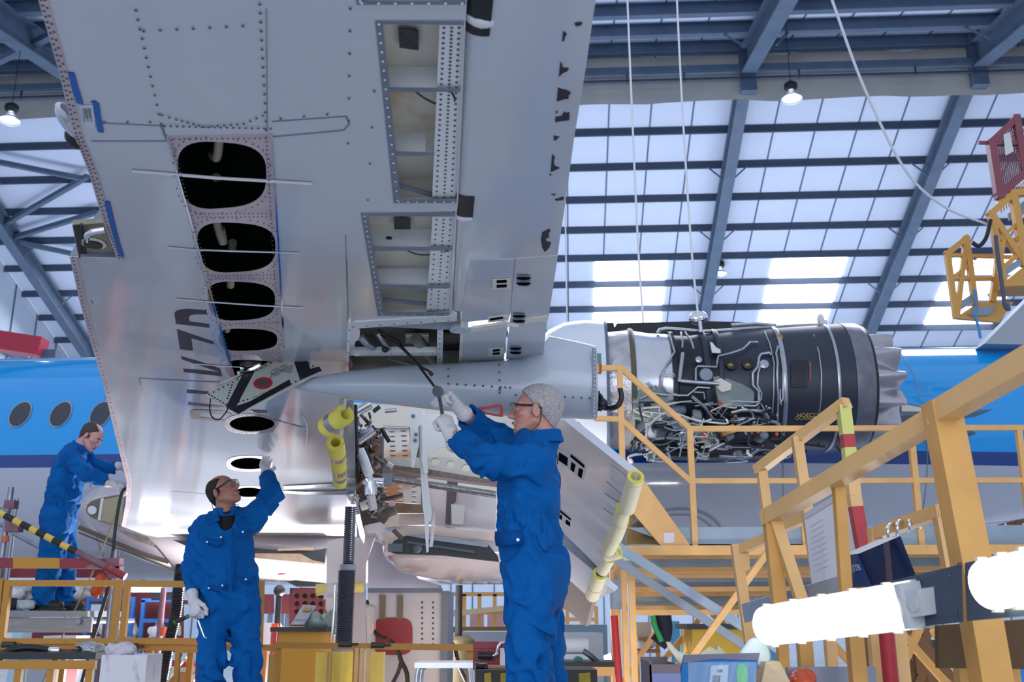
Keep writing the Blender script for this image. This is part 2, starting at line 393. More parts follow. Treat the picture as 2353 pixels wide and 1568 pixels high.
def fray(u, v):                                # pixel -> near side of the fuselage
    y = 14.3
    for _ in range(6):
        p = P(u, v, y); s = p.dot(EX); zc, r = fsec(s); dz = p.z - 1.9 - zc
        y = p.y + (16 - sqrt(max(0.01, r * r - dz * dz)) - p.dot(EY))
    return p.dot(EX), p.z - 1.9
for u in (-45, 47, 140, 232, 325, 418):
    s, z = fray(u, 952)
    for nm, a, b, o, m in (('cabin_window', .165, .215, .012, WFR), ('pane', .145, .195, .02, WGL)):
        q = MB(); rr = []
        for k in (0, .5, 1):
            rr.append([fpt(s + a * k * cos(t), z + b * k * sin(t) + .12 * a * k * cos(t), o) for t in [2 * pi * j / 24 for j in range(25)]])
        q.grid(rr); par = q.build(nm, m, AIR if nm == 'cabin_window' else par)
# seams on the fuselage and a hatch ring
mb = MB()
for s in (-9.6, -6.9, 3.1, 5.2): mb = MB(); mb.tube([fpt(s, fsec(s)[0] + fsec(s)[1] * sin(a), .002) for a in [-1.1 + .1 * k for k in range(22)]], .008, 4); mb.build('panel_seam', GREY, AIR)
c = fray(1560, 1235); mb = MB(); mb.tube([fpt(c[0] + .62 * cos(a), c[1] + .38 * sin(a), .004) for a in [pi * k / 20 for k in range(21)]], .02, 5)
mb.tube([fpt(c[0] + .5 * cos(a), c[1] + .3 * sin(a), .004) for a in [pi * k / 20 for k in range(21)]], .012, 5)
mb.build('hatch_ring', GREY, AIR)
mb = MB(); mb.prism([P(2262, 790, 14.6), P(2400, 650, 14.6), P(2600, 500, 14.6), P(2700, 800, 14.6)], EY * .5); mb.build('tail_fin', FAIR, AIR)

# ---- wing lower skin
UP = -WN
def pw(lst, off=0): return [PW(u, v, off) for u, v in lst]
def oval(cx, cy, a, b, n=28, p=2.0):
    o = []
    for j in range(n):
        t = 2 * pi * j / n; o.append((cx + a * abs(cos(t)) ** (2 / p) * (1 if cos(t) >= 0 else -1), cy + b * abs(sin(t)) ** (2 / p) * (1 if sin(t) >= 0 else -1)))
    return o
LE = [(60, -130), (88, 0), (135, 165), (168, 306), (204, 398), (237, 510), (268, 594), (160, 591), (182, 690), (206, 780), (236, 880), (266, 1006), (291, 1107), (289, 1157), (279, 1210)]
ROOTL = [(342, 1233), (440, 1247), (590, 1255), (748, 1239), (806, 1238)]
REAR = [(803, 1000), (800, 742), (1038, 736), (1050, 486), (1053, 463), (1070, 50), (1080, -130)]
OUT = LE + ROOTL + REAR
BAY0 = [(812, -110), (1072, -110), (1070, 8), (820, 12)]
BAYA = [(862, 48), (1066, 50), (1049, 463), (905, 468)]
BAYB = [(829, 489), (1046, 486), (1032, 718), (868, 727)]
STRIP = [(382, 311), (622, 306), (636, 560), (650, 800), (655, 884), (540, 884), (458, 600)]
OV1, OV2, OV3 = (579, 975), (573, 1066), (572, 1132)
ovs = [oval(*OV1, 52, 18), oval(*OV2, 43, 13.5), oval(*OV3, 37, 11)]
skin = plate('wing_lower_skin', pw(OUT), [pw(h) for h in (BAY0, BAYA, BAYB, STRIP)] + [pw(o) for o in ovs], .006, WSKIN, AIR, UP)
# upper skin and leading edge wall
mb = MB(); lo = pw(OUT); hi = [p + UP * (.015 if 7 <= i <= 11 else .36 + .012 * p.y) for i, p in enumerate(lo)]; n_ = len(OUT)
mb.add(hi, [tuple(range(n_))]); i0 = 0
for i in range(len(LE) + len(ROOTL) - 1): mb.add([lo[i] + UP * .004, lo[i + 1] + UP * .004, hi[i + 1], hi[i]], [(0, 1, 2, 3)])
mb.build('wing_upper_skin', FLNG, AIR, 0)
# leading edge strip
mb = MB(); wl = [22, 22, 21, 20, 20, 20, 18]
A_ = LE[:7]; mb.prism(pw(A_ + [(u + w_, v) for (u, v), w_ in zip(A_, wl)][::-1], .003), UP * .003)
A_ = LE[7:15]; mb.prism(pw(A_ + [(u + w_, v) for (u, v), w_ in zip(A_, [18, 17, 15, 13, 12, 11, 11, 9])][::-1], .003), UP * .003)
le = mb.build('leading_edge_strip', PRIM, AIR, 0)
def rivets(name, lines, r, par, off=.004, mat=None, n=6):
    q = MB()
    for a, b, k in lines:
        for i in range(k):
            t = i / max(1, k - 1); c_ = PW(a[0] + (b[0] - a[0]) * t, a[1] + (b[1] - a[1]) * t, off); q.lathe([(0, r), (.002, r * .7)], c_, WN, n)
    o_ = q.build(name, mat or RIV, par); o_['kind'] = 'stuff'; return o_
rl = []
for i in range(6): rl += [((A[0] + 6, A[1]), (Bp[0] + 6, Bp[1]), 14) for A, Bp in [(LE[i], LE[i + 1])]] + [((A[0] + 15, A[1]), (Bp[0] + 15, Bp[1]), 10) for A, Bp in [(LE[i], LE[i + 1])]]
for i in range(7, 14): rl += [((A[0] + 7, A[1]), (Bp[0] + 7, Bp[1]), 12) for A, Bp in [(LE[i], LE[i + 1])]]
rivets('rivets', rl, .004, le)
rivets('rivet_rows', [((312, 24), (370, 285), 13), ((597, 10), (612, 300), 15), ((330, 72), (558, 60), 7), ((372, 265), (405, 275), 3), ((405, 275), (470, 292), 6), ((470, 292), (560, 285), 7), ((560, 285), (604, 266), 4),
    ((240, 281), (345, 281), 3), ((645, 273), (752, 263), 3), ((805, 20), (800, 330), 7), ((860, 210), (845, 460), 4), ((378, 290), (622, 296), 18)], .0045, skin)
# access strip with its oval tank openings
TB = [(511, 404, 101, 77), (544, 570, 89, 57.5), (555, 693, 77, 45), (570, 782, 67, 26), (580, 850, 62, 22)]
def tb(c, g=0):                                  # lopsided rounded opening: left side slants with the strip
    cx, cy, a, b = c; o = []
    for u, v in oval(0, 0, a + g, b + g, 36, 3.0):
        sh = 1 - .10 * (v / b) * (1 if u < 0 else .12); o.append((cx + u * sh, cy + v * (1.0 - .10 * (u / a))))
    return o
strip = plate('access_strip', pw(STRIP), [pw(tb(c)) for c in TB], .004, PRIM, AIR, UP)
rl = [((394, 322), (545, 880), 62), ((612, 316), (645, 880), 58)]
for c in TB:
    pts = tb(c, 9); q = len(pts)
    rl += [(pts[i], pts[i], 1) for i in range(q)]
for v, a, b in ((492, 450, 622), (500, 455, 622), (634, 486, 630), (642, 488, 630), (744, 512, 640), (320, 400, 610)): rl.append(((a, v), (b, v - 2), 18))
rivets('rivets', rl, .0035, strip)
mb = MB()
for a, b, w_ in (((381, 312), (541, 884), 4), ((623, 306), (651, 800), 4)): mb.prism(pw([a, (a[0] + w_, a[1]), (b[0] + w_, b[1]), b], .004), UP * .004)
mb.build('edge_sealant', CHROME, strip)
# tank interior
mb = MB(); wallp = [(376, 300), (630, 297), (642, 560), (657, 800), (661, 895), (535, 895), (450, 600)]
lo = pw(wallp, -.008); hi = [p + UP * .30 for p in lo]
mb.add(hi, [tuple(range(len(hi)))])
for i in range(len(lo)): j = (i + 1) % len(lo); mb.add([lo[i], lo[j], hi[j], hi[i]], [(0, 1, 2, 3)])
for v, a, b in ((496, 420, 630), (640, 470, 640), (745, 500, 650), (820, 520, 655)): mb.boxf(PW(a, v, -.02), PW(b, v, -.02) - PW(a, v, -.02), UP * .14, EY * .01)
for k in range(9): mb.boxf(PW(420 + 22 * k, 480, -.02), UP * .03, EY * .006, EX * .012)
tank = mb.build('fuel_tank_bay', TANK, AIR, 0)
TUBE = M('cream_pipe', '#a59f8c', .5); BRACK = M('ochre_bracket', '#a07a2e', .5)
def pin(u, v, d): return PW(u, v) + UP * d
mb = MB(); mb.tube(bez([pin(497, 365, .17), pin(496, 400, .12), pin(491, 430, .11), pin(478, 452, .16)]), .015, 10); mb.build('fuel_pipe', TUBE, tank)
mb = MB(); mb.tube(bez([pin(525, 370, .15), pin(560, 372, .15), pin(600, 380, .15), pin(625, 400, .17)]), .014, 10); mb.build('fuel_pipe', TUBE, tank)
mb = MB(); mb.tube(bez([pin(487, 505, .17), pin(487, 540, .15), pin(490, 570, .12), pin(502, 600, .10)]), .016, 10); mb.cyl(pin(500, 590, .12), pin(508, 606, .09), .018, 10); mb.build('fuel_pipe', TUBE, tank)
mb = MB(); mb.tube([pin(527, 640, .16), pin(526, 680, .13), pin(525, 705, .1)], .018, 10); mb.build('fuel_pipe', TUBE, tank)
mb = MB(); mb.cyl(pin(519, 765, .1), pin(517, 782, .06), .028, 12); mb.build('fuel_pipe', CHROME, tank)
mb = MB()
for u in (473, 508): mb.boxf(pin(u - 4, 370, .14), EX * .02, EY * .012, UP * .08); mb.boxf(pin(u - 4, 340, .15), EX * .018, EY * .07, UP * .01)
mb.build('pump_bracket', BRACK, tank)
mb = MB(); mb.boxf(pin(474, 368, .16), EX * .07, EY * .06, UP * .08); mb.lathe([(0, .03), (.04, .035), (.05, .02)], pin(497, 372, .12), UP, 14); mb.build('fuel_pump', GREY, tank)
# oval inspection holes: rings
for (cx, cy), a, b, A2, B2 in ((OV1, 52, 18, 62, 23), (OV2, 43, 13.5, 53, 18), (OV3, 37, 11, 46, 14.5)):
    rg = plate('inspection_ring', pw(oval(cx, cy, A2, B2, 28, 2.6), .004), [pw(oval(cx, cy, a, b), .004)], .004, PRIM, AIR, UP)
    pts = oval(cx, cy, (a + A2) / 2, (b + B2) / 2, 36, 2.3); rivets('rivets', [(p, p, 1) for p in pts], .004, rg, .005)
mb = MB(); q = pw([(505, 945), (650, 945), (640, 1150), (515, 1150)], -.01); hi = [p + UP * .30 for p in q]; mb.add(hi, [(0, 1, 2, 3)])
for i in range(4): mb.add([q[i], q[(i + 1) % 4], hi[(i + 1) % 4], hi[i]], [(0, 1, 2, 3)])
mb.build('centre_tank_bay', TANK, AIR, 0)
# ---- registration letters (rotated a quarter turn along the span)
INK = M('registration_ink', '#161c2c', .45)
za = zz(380, 560, 4.6125); zb = zz(380, 740, 3.92)
LET = [('D', za, [(97, 745), (112, 722), (150, 706), (230, 697), (432, 712), (440, 752), (330, 750), (278, 757), (250, 775), (250, 800), (256, 830), (462, 858), (468, 893), (112, 853)]),
       ('Z', za, [(122, 910), (200, 938), (508, 1043), (516, 1072), (420, 1045), (272, 1005), (282, 1060), (290, 1137), (155, 1120)]),
       ('K', za, [(166, 1198), (330, 1245), (578, 1328), (592, 1368), (380, 1300), (175, 1228)]), ('K', za, [(190, 1330), (400, 1348), (590, 1370), (600, 1408), (196, 1364)]),
       ('hyphen', zb, [(192, 613), (388, 632), (391, 656), (196, 641)]),
       ('H', zb, [(205, 727), (545, 765), (560, 787), (209, 750)]),
       ('H', zb, [(745, 792), (916, 800), (913, 823), (742, 814)]),
       ('P', zb, [(220, 812), (235, 798), (270, 790), (520, 800), (600, 832), (585, 850), (530, 838), (345, 821), (318, 830), (312, 845), (318, 860), (530, 886), (530, 908), (231, 873)])]
for nm, f, pl in LET:
    plate('letter', pw([f(*p) for p in pl], .0025), [], .0015, INK, skin, UP)
# seams and panel lines
mb = MB()
for a, b, w_ in (((225, 283), (378, 290), 2), ((210, 325), (380, 325), 2), ((370, 288), (384, 325), 5), ((625, 280), (795, 268), 2), ((628, 315), (790, 300), 2.5), ((795, 268), (803, 285), 3), ((803, 285), (790, 300), 3), ((320, 870), (530, 880), 2.5), ((320, 870), (324, 886), 3), ((210, 690), (214, 700), 1), ((612, 20), (614, 300), 1.5), ((797, 600), (800, 742), 2), ((794, 540), (797, 660), 1.5), ((395, 1130), (520, 1140), 1.5)):
    dx, dy = b[0] - a[0], b[1] - a[1]; L_ = sqrt(dx * dx + dy * dy); nx, ny = -dy / L_ * w_ / 2, dx / L_ * w_ / 2
    mb = MB(); mb.prism(pw([(a[0] + nx, a[1] + ny), (b[0] + nx, b[1] + ny), (b[0] - nx, b[1] - ny), (a[0] - nx, a[1] - ny)], .002), UP * .002); mb.build('panel_line', FLNG, skin)
# ---- trailing-edge bays
def bay(nm, poly, d, ribs, strip_l, strip_r, seed):
    lo = pw(poly, -.007); hi = [p + UP * d for p in lo]; q = MB(); n = len(poly)
    q.add(hi, [tuple(range(n))])
    for i in range(n): j = (i + 1) % n; q.add([lo[i], lo[j], hi[j], hi[i]], [(0, 1, 2, 3)])
    b = q.build(nm, CREAM, AIR, 0)
    def lerp(v, side):                          # u of left/right edge at row v
        (a, c) = ((poly[0], poly[3]) if side == 0 else (poly[1], poly[2])); t = (v - a[1]) / (c[1] - a[1]); return a[0] + (c[0] - a[0]) * t
    v0, v1 = poly[0][1] + 2, poly[3][1] - 2
    q = MB(); q.prism(pw([(lerp(v0, 0), v0), (lerp(v0, 0) + strip_l, v0), (lerp(v1, 0) + strip_l, v1), (lerp(v1, 0), v1)], .003), UP * .004)
    q.prism(pw([(lerp(v1 - 6, 0), v1 - 6), (lerp(v1 - 6, 1), v1 - 6), (lerp(v1, 1), v1 + 1), (lerp(v1, 0), v1 + 1)], .004), UP * .004)
    q.prism(pw([(lerp(v0, 0), v0), (lerp(v0, 1), v0), (lerp(v0 + 6, 1), v0 + 6), (lerp(v0 + 6, 0), v0 + 6)], .004), UP * .004)
    fl = q.build('edge_flange', FLNG, b)
    rivets('screws', [((lerp(v0, 0) + strip_l * .5, v0 + 6), (lerp(v1, 0) + strip_l * .5, v1 - 6), 20), ((lerp(v1, 0) + 12, v1 - 2), (lerp(v1, 1) - 8, v1 - 2), 7)], .004, fl, .005, WHITE)
    q = MB(); q.prism(pw([(lerp(v0, 1) - strip_r, v0 + 8), (lerp(v0, 1), v0 + 8), (lerp(v1, 1), v1 - 8), (lerp(v1, 1) - strip_r, v1 - 8)], -.012), UP * .004)
    rs = q.build('riveted_cap', WHITE, b); h = v1 - v0
    rivets('rivets', [((lerp(v0, 1) - strip_r * f, v0 + 14), (lerp(v1, 1) - strip_r * f, v1 - 14), k) for f, k in ((.82, int(h / 12)), (.5, int(h / 9)), (.2, int(h / 13)))], .0045, rs, -.011)
    for rv, full in ribs:
        q = MB(); a = lerp(rv, 0) + 3; e = lerp(rv, 1) - (2 if full else strip_r)
        q.prism(pw([(a, rv - 4), (e, rv - 2), (e, rv + 3), (a, rv + 4)], .001), UP * .005)
        r_ = q.build('rib', FLNG, b); q = MB(); q.boxf(PW(a + 6, rv - 2, -.006), PW(e - 20, rv - 2, -.006) - PW(a + 6, rv - 2, -.006), UP * (d * .8), EY * .006); q.build('rib_web', WHITE, b, 0)
        q = MB(); q.prism([PW(a + 8, rv - 22, -d * .6), PW(a + 62, rv - 8, -d * .5), PW(a + 95, rv - 8, -d * .5), PW(a + 95, rv - 2, -d * .4), PW(a + 8, rv - 2, -d * .4)], UP * .01); q.build('gusset', CREAM, r_)
    return b, lerp
b0, _ = bay('aileron_bay', BAY0, .09, [], 16, 60, 1)
bA, _ = bay('spoiler_bay', BAYA, .09, [(208, True), (355, False)], 17, 56, 2)
bB, _ = bay('spoiler_bay', BAYB, .10, [(573, True), (660, True)], 16, 52, 3)
PLAC = M('data_placard', '#3a3a3c', .5, 0, .3, 60)
mb = MB(); mb.prism(pw([(915, 65), (962, 72), (962, 116), (918, 110)], -.08), UP * .004); mb.build('placard', PLAC, bA)
mb = MB(); mb.prism(pw([(905, 501), (943, 503), (943, 530), (906, 528)], -.085), UP * .004); mb.build('placard', PLAC, bB)
mb = MB(); mb.tube(bez([pin(948, 212, .01), pin(975, 240, .02), pin(1010, 255, .02), pin(1038, 250, .02), pin(1045, 235, .01), pin(1037, 218, .01)]), .003, 6); mb.build('bonding_wire', HOSE, bA)
mb = MB(); mb.tube(bez([pin(925, 577, .01), pin(960, 596, .02), pin(1000, 595, .02), pin(1028, 582, .01)]), .003, 6); mb.build('bonding_wire', HOSE, bB)
mb = MB(); mb.lathe([(0, .012), (.004, .012)], pin(893, 563, .03), WN, 12); mb.build('grommet', BLACK, bB)
mb = MB(); mb.prism(pw([(915, 425), (1010, 452), (1010, 458), (915, 432)], -.02), UP * .01); mb.build('stay_bar', FLNG, bA)
mb = MB(); mb.prism(pw([(880, 688), (1005, 702), (1005, 707), (880, 694)], -.02), UP * .01); mb.build('stay_bar', FLNG, bB)
# ---- outboard flap with rounded nose
NL = [(1130, -130), (1112, 30), (1100, 150), (1085, 320), (1070, 480), (1058, 640), (1056, 716)]
TEL = [(1392, -130), (1364, 30), (1347, 150), (1319, 320), (1297, 480), (1273, 640), (1262, 716)]
def flap_ring(nu, tu, r):
    N0, T0 = PW(*nu), PW(*tu); ch = (N0 - T0).normalized(); o = [T0, N0]
    for k in range(1, 9): a = pi * k / 8; o.append(N0 + UP * (r - r * cos(a)) + ch * (r * sin(a)))
    return o + [T0 + UP * .012]
mb = MB(); rows = [flap_ring(a, b, .05) for a, b in zip(NL, TEL)]; mb.grid([r + [r[0]] for r in rows]); mb.add(rows[-1], [tuple(range(len(rows[-1])))]); mb.add(rows[0], [tuple(range(len(rows[0])))])
flap = mb.build('outboard_flap', FLAPM, AIR, 40)
zc_ = zz(780, 0, 2.529)
CH = [[(1365, 138), (1380, 132), (1412, 132), (1405, 148), (1375, 155)], [(1300, 182), (1322, 200), (1312, 215), (1305, 242), (1294, 240)], [(1284, 362), (1294, 375), (1298, 395), (1333, 398), (1325, 415), (1300, 425), (1275, 448)],
      [(1270, 512), (1300, 522), (1320, 525), (1345, 540), (1330, 560), (1333, 575), (1300, 580), (1263, 592)], [(1256, 682), (1290, 678), (1308, 650), (1315, 660), (1338, 655), (1335, 700), (1290, 705), (1253, 712)], [(1258, 648), (1268, 648), (1266, 660), (1257, 660)],
      [(1246, 790), (1278, 798), (1268, 805), (1258, 818), (1245, 815)], [(1236, 898), (1252, 915), (1245, 940), (1250, 965), (1280, 978), (1240, 997), (1228, 1000)], [(1228, 1132), (1256, 1128), (1250, 1138)], [(1252, 1158), (1275, 1158), (1282, 1150), (1305, 1148), (1300, 1165), (1258, 1168)], [(1222, 1012), (1232, 1014), (1224, 1028)]]
CH = [[zc_(*p) for p in pl] for pl in CH] + [[(1246, 535), (1262, 527), (1265, 530), (1260, 540), (1262, 547), (1254, 548), (1256, 556), (1266, 558), (1262, 570), (1252, 580), (1246, 570), (1243, 553)]]
for pl in CH: plate('bare_patch', pw(pl, .0025), [], .0015, CHIP, flap, UP)
for (v0, v1) in ((-40, 84), (452, 500)):
    def at(L_, v):
        for p, q in zip(L_, L_[1:]):
            if p[1] <= v <= q[1]: t = (v - p[1]) / (q[1] - p[1]); return (p[0] + (q[0] - p[0]) * t, v)
    mb = MB(); rr = []
    for v in (v0, v1):
        nu = at(NL, v); N0, T0 = PW(*nu, .003), PW(nu[0] + 18, v, .003); ch = (N0 - T0).normalized(); r = .056
        rr.append([T0, N0] + [N0 + UP * (r - r * cos(pi * k / 8)) + ch * r * sin(pi * k / 8) for k in range(1, 9)])
    mb.grid(rr); hb = mb.build('hinge_shroud', BLACK, flap, 40)
    mb = MB(); a = at(NL, (v0 + v1) / 2 + 4); mb.lathe([(0, .052), (.012, .057), (.03, .057), (.04, .052)], PW(a[0] - 2, a[1], -.05), (PW(*NL[0]) - PW(*NL[-1])), 18); mb.build('hinge_collar', WHITE, hb)
# ---- inner trailing-edge panels
zd = zz(740, 500, 3.136)
PNL = [('inner_shroud_panel', [(1075, 300), (1385, 305), (1352, 720), (1005, 760), (1005, 680)], 0), ('inner_shroud_panel', [(1018, 838), (1332, 800), (1310, 1045), (1012, 1068)], 1), ('tab_panel', [(1395, 300), (1700, 275), (1632, 722), (1352, 752)], 2), ('tab_panel', [(1350, 775), (1622, 752), (1590, 1025), (1395, 1036), (1325, 1020)], 3)]
for nm, pl, k in PNL:
    mb = MB(); mb.prism(pw([zd(*p) for p in pl], .004 + .003 * (k % 2)), UP * .03); pn = mb.build(nm, FLAPM, AIR, 0)
    slots = {0: [(1228, 442, 1360, 520)], 1: [(1200, 945, 1310, 1000)], 2: [], 3: []}[k]
    for x0, y0, x1, y1 in slots:
        mb = MB(); mb.prism(pw([zd(x0, y0 + 6), zd(x1, y0), zd(x1 - 4, y1 - 6), zd(x0, y1)], .009), UP * .003); hp = mb.build('hinge_plate', CREAM, pn)
        for f in (.18, .6): mb = MB(); mb.prism(pw([zd(x0 + 30, y0 + (y1 - y0) * f), zd(x1 - 28, y0 + (y1 - y0) * f - 4), zd(x1 - 30, y0 + (y1 - y0) * (f + .24) - 3), zd(x0 + 30, y0 + (y1 - y0) * (f + .24))], .011), UP * .002); mb.build('slot', HOLE, hp)
for x0, y0, x1, y1 in ((1410, 420, 1495, 498), (1380, 695, 1460, 765), (1358, 930, 1432, 990)):
    mb = MB(); mb.prism(pw([zd(x0, y0), zd(x1, y0 + 5), zd(x1 - 5, y1), zd(x0 + 6, y1 - 4)], .012), UP * .003); hp = mb.build('tab_hinge', FLNG, AIR)
    for f in (.22, .72): mb = MB(); mb.ell(PW(*zd((x0 + x1) / 2, y0 + (y1 - y0) * f), .012), (.03, .012, .008), 12, 6); mb.build('slot', HOLE, hp)
mb = MB(); mb.prism(pw([zd(1075, 800), zd(1330, 765), zd(1330, 790), zd(1080, 825)], .014), UP * .012); mb.prism(pw([zd(1200, 730), zd(1310, 715), zd(1345, 720), zd(1340, 742), zd(1195, 760)], .012), UP * .01); mb.prism(pw([zd(1455, 735), zd(1628, 715), zd(1628, 742), zd(1460, 768)], .012), UP * .01)
mb.tube([PW(*zd(1330, 770), .02), PW(*zd(1415, 775), .02)], .012, 8); mb.build('flap_hinge_arm', CREAM, AIR)
mb = MB(); mb.prism(pw([zd(1210, 728), zd(1305, 716), zd(1305, 730), zd(1210, 745)], .0135), UP * .001); mb.build('hinge_gap', HOLE, AIR)
# ---- actuator bay behind the spoilers
zf = zz(780, 720, 5.6)
CAV = [(803, 757), (1058, 740), (1064, 842), (803, 852)]
lo = pw(CAV, -.01); hi = [p + UP * .2 for p in lo]; mb = MB(); mb.add(hi, [(0, 1, 2, 3)])
for i in range(4): j = (i + 1) % 4; mb.add([lo[i], lo[j], hi[j], hi[i]], [(0, 1, 2, 3)])
act = mb.build('actuator_bay', M('bay_primer', '#8f8b80', .5, 0, .25, 8), AIR, 0)
mb = MB(); mb.prism(pw([(800, 742), (1040, 727), (1050, 733), (1050, 738), (800, 757)], .008), UP * .03); mb.build('frame_beam', WHITE, AIR)
rivets('screws', [((812, 752), (1030, 737), 8)], .0045, act, .010)
mb = MB(); mb.tube([pin(884, 752, .03), pin(960, 752, .03), pin(1010, 755, .03), pin(1048, 758, .03)], .035, 14, True, [.028, .036, .034, .03]); mb.build('actuator_cylinder', GREY, act)
mb = MB(); mb.lathe([(-.02, .045), (.02, .045)], pin(1055, 756, .01), WN, 16); mb.lathe([(.02, .02), (.028, .02)], pin(1055, 756, .01), WN, 12); mb.build('actuator_lug', FAIR, act)
for p_, r_ in (([pin(862, 750, .03), pin(884, 748, .03)], .016), ([pin(862, 760, .03), pin(884, 760, .03)], .014), ([pin(865, 782, .04), pin(885, 800, .02), pin(892, 806, .01)], .013), ([pin(826, 780, .02), pin(840, 795, .02), pin(858, 803, .01)], .02)): mb = MB(); mb.tube(p_, r_, 10); mb.build('hydraulic_valve', PIPE, act)
mb = MB(); mb.prism(pw([zf(105, 180), zf(210, 180), zf(265, 230), zf(255, 340), zf(205, 365), zf(190, 450), zf(105, 490)], -.005), UP * .02); mb.build('mount_plate', WHITE, act)
mb = MB(); mb.ell(pin(885, 803, .0), (.018, .018, .018), 10, 6); mb.build('connector', BLACK, act)
mb = MB(); mb.prism(pw([zf(105, 505), zf(1250, 505), zf(1250, 548), zf(105, 545)], .004), UP * .03); mb.build('frame_beam', WHITE, act)
rivets('screws', [(zf(140, 525), zf(1200, 525), 9)], .004, act, .005)
mb = MB(); mb.prism(pw([zf(1258, 245), zf(1335, 245), zf(1325, 665), zf(1252, 665)], .005), UP * .02); mb.build('frame_strap', WHITE, act)
rivets('screws', [(zf(1293, 265), zf(1285, 655), 7)], .005, act, .006)
mb = MB(); mb.prism(pw([zf(1560, 120), zf(1605, 120), zf(1580, 675), zf(1535, 670)], .006), UP * .02); mb.build('riveted_edge', CREAM, act)
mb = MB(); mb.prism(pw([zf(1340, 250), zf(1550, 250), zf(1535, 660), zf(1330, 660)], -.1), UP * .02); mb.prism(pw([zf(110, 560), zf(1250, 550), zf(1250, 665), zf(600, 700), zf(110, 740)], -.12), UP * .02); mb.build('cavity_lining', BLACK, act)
mb = MB(); mb.prism(pw([zf(850, 280), zf(1150, 280), zf(1150, 440), zf(850, 440)], -.15), UP * .01); jb = mb.build('junction_panel', CREAM, act)
mb = MB(); mb.tube(bez([pin(948, 780, .13), pin(955, 775, .11), pin(975, 778, .11), pin(995, 778, .11), pin(1000, 768, .12)]), .008, 8); mb.ell(pin(947, 783, .13), .016, 10, 6); mb.ell(pin(968, 783, .13), .016, 10, 6); mb.build('cable_loom', HOSE, jb)
mb = MB(); mb.tube([pin(955, 800, .05), pin(1000, 840, .03)], .03, 10); mb.tube([pin(815, 832, .06), pin(880, 832, .06)], .03, 10); mb.tube([pin(890, 833, .02), pin(955, 842, .0)], .006, 6); mb.build('air_duct', M('duct_grey', '#7f857f', .5), act)
mb = MB(); mb.tube(bez([pin(804, 822, .0), pin(808, 835, -.01), pin(803, 845, .0)]), .005, 6); mb.build('warning_streamer', RED, act)
# hoses brought down to the mechanic
mb = MB()
h1 = bez([pin(868, 772, .03), pin(890, 773, .0), P(915, 784, 4.72), P(928, 802, 4.7), P(955, 832, 4.65), P(978, 862, 4.6), P(996, 886, 4.57), P(1001, 893, 4.565)], 8)
mb.tube(h1, .006, 8); mb.build('hydraulic_hose', HOSE, AIR)
mb = MB(); h2 = bez([pin(878, 786, .03), pin(905, 788, .0), P(926, 803, 4.71), P(950, 828, 4.66), P(970, 845, 4.62), P(985, 853, 4.6), P(991, 860, 4.6)], 8)
mb.tube(h2, .006, 8); mb.cyl(P(988, 856, 4.6), P(993, 863, 4.6), .009, 8); mb.build('hydraulic_hose', HOSE, AIR)
BRASS = M('brass_fitting', '#b58a4a', .35, .9)
mb = MB(); mb.cyl(P(1000, 889, 4.565), P(1005, 898, 4.56), .012, 6); mb.build('hose_fitting', BRASS, AIR)
# ---- flap-track fairing
ST_ = [(655, 884, 888), (720, 868, 903), (805, 853, 918), (900, 843, 929), (1000, 838, 941), (1100, 834, 951), (1200, 826, 957), (1245, 790, 958), (1262, 772, 959), (1320, 784, 961), (1368, 796, 963)]
mb = MB(); rows = []
for u, a, b in ST_:
    ce = P(u, (a + b) / 2, 5.02); hz = (P(u, a, 5.02) - P(u, b, 5.02)).length / 2; hw = min(.17, hz * 1.05 + .004)
    rows.append([ce + V((0, 1, 0)) * hw * abs(cos(t)) ** .8 * (1 if cos(t) > 0 else -1) + V((0, ST * .3, 1)).normalized() * hz * sin(t) for t in [2 * pi * j / 32 for j in range(33)]])
mb.grid(rows); tf = mb.build('flap_track_fairing', FAIR, AIR, 50)
yf = 4.845
mb = MB(); mb.prism([P(1361, 800, yf), P(1370, 802, yf), P(1370, 956, yf), P(1361, 956, yf)], V((0, .02, 0))); ef = mb.build('end_frame', FLNG, tf)
mb = MB()
for i in range(16): mb.ell(P(1366, 806 + 10 * i, yf - .001), .004, 6, 4)
mb.build('screws', WHITE, ef)['kind'] = 'stuff'
mb = MB()
def frow(u0, v0, u1, v1, n, y=yf + .012):
    for i in range(n): t = i / max(1, n - 1); mb.ell(P(u0 + (u1 - u0) * t, v0 + (v1 - v0) * t, y), .0055, 6, 4)
frow(1030, 882, 1150, 890, 7, yf + .02); frow(1147, 838, 1148, 892, 4, yf + .005); frow(1148, 897, 1148, 903, 2, yf + .005); frow(1150, 890, 1172, 891, 3, yf + .005); frow(1185, 908, 1355, 915, 10, yf + .004); frow(1030, 848, 1030, 882, 3, yf + .02); frow(700, 885, 790, 870, 4, 4.99)
mb.build('rivets', RIV, tf)['kind'] = 'stuff'
zg = zz(980, 860, 6.03)
RD = [(695, 495), (715, 462), (750, 452), (880, 440), (960, 418), (1010, 415), (1045, 430), (1060, 460), (1062, 585), (1030, 588), (960, 578), (850, 555), (740, 540), (705, 522)]
RI = [(752, 498), (850, 480), (920, 462), (1000, 452), (1012, 460), (1015, 555), (930, 550), (840, 528), (760, 508)]
rd = plate('red_outline', [P(*zg(*p), yf - .012) for p in RD], [[P(*zg(*p), yf - .012) for p in RI]], .012, RED, tf, V((0, 1, -.0)))
mb = MB(); mb.tube(bez([P(1372, 900, 5), P(1378, 930, 5), P(1395, 938, 5), P(1418, 934, 4.95), P(1428, 915, 4.95), P(1425, 893, 4.95)]), .014, 8); mb.tube(bez([P(1370, 905, 5), P(1382, 915, 4.98), P(1378, 945, 5)]), .012, 6); mb.ell(P(1384, 928, 5), (.03, .03, .03), 10, 6); mb.build('cable_loom', HOSE, tf)
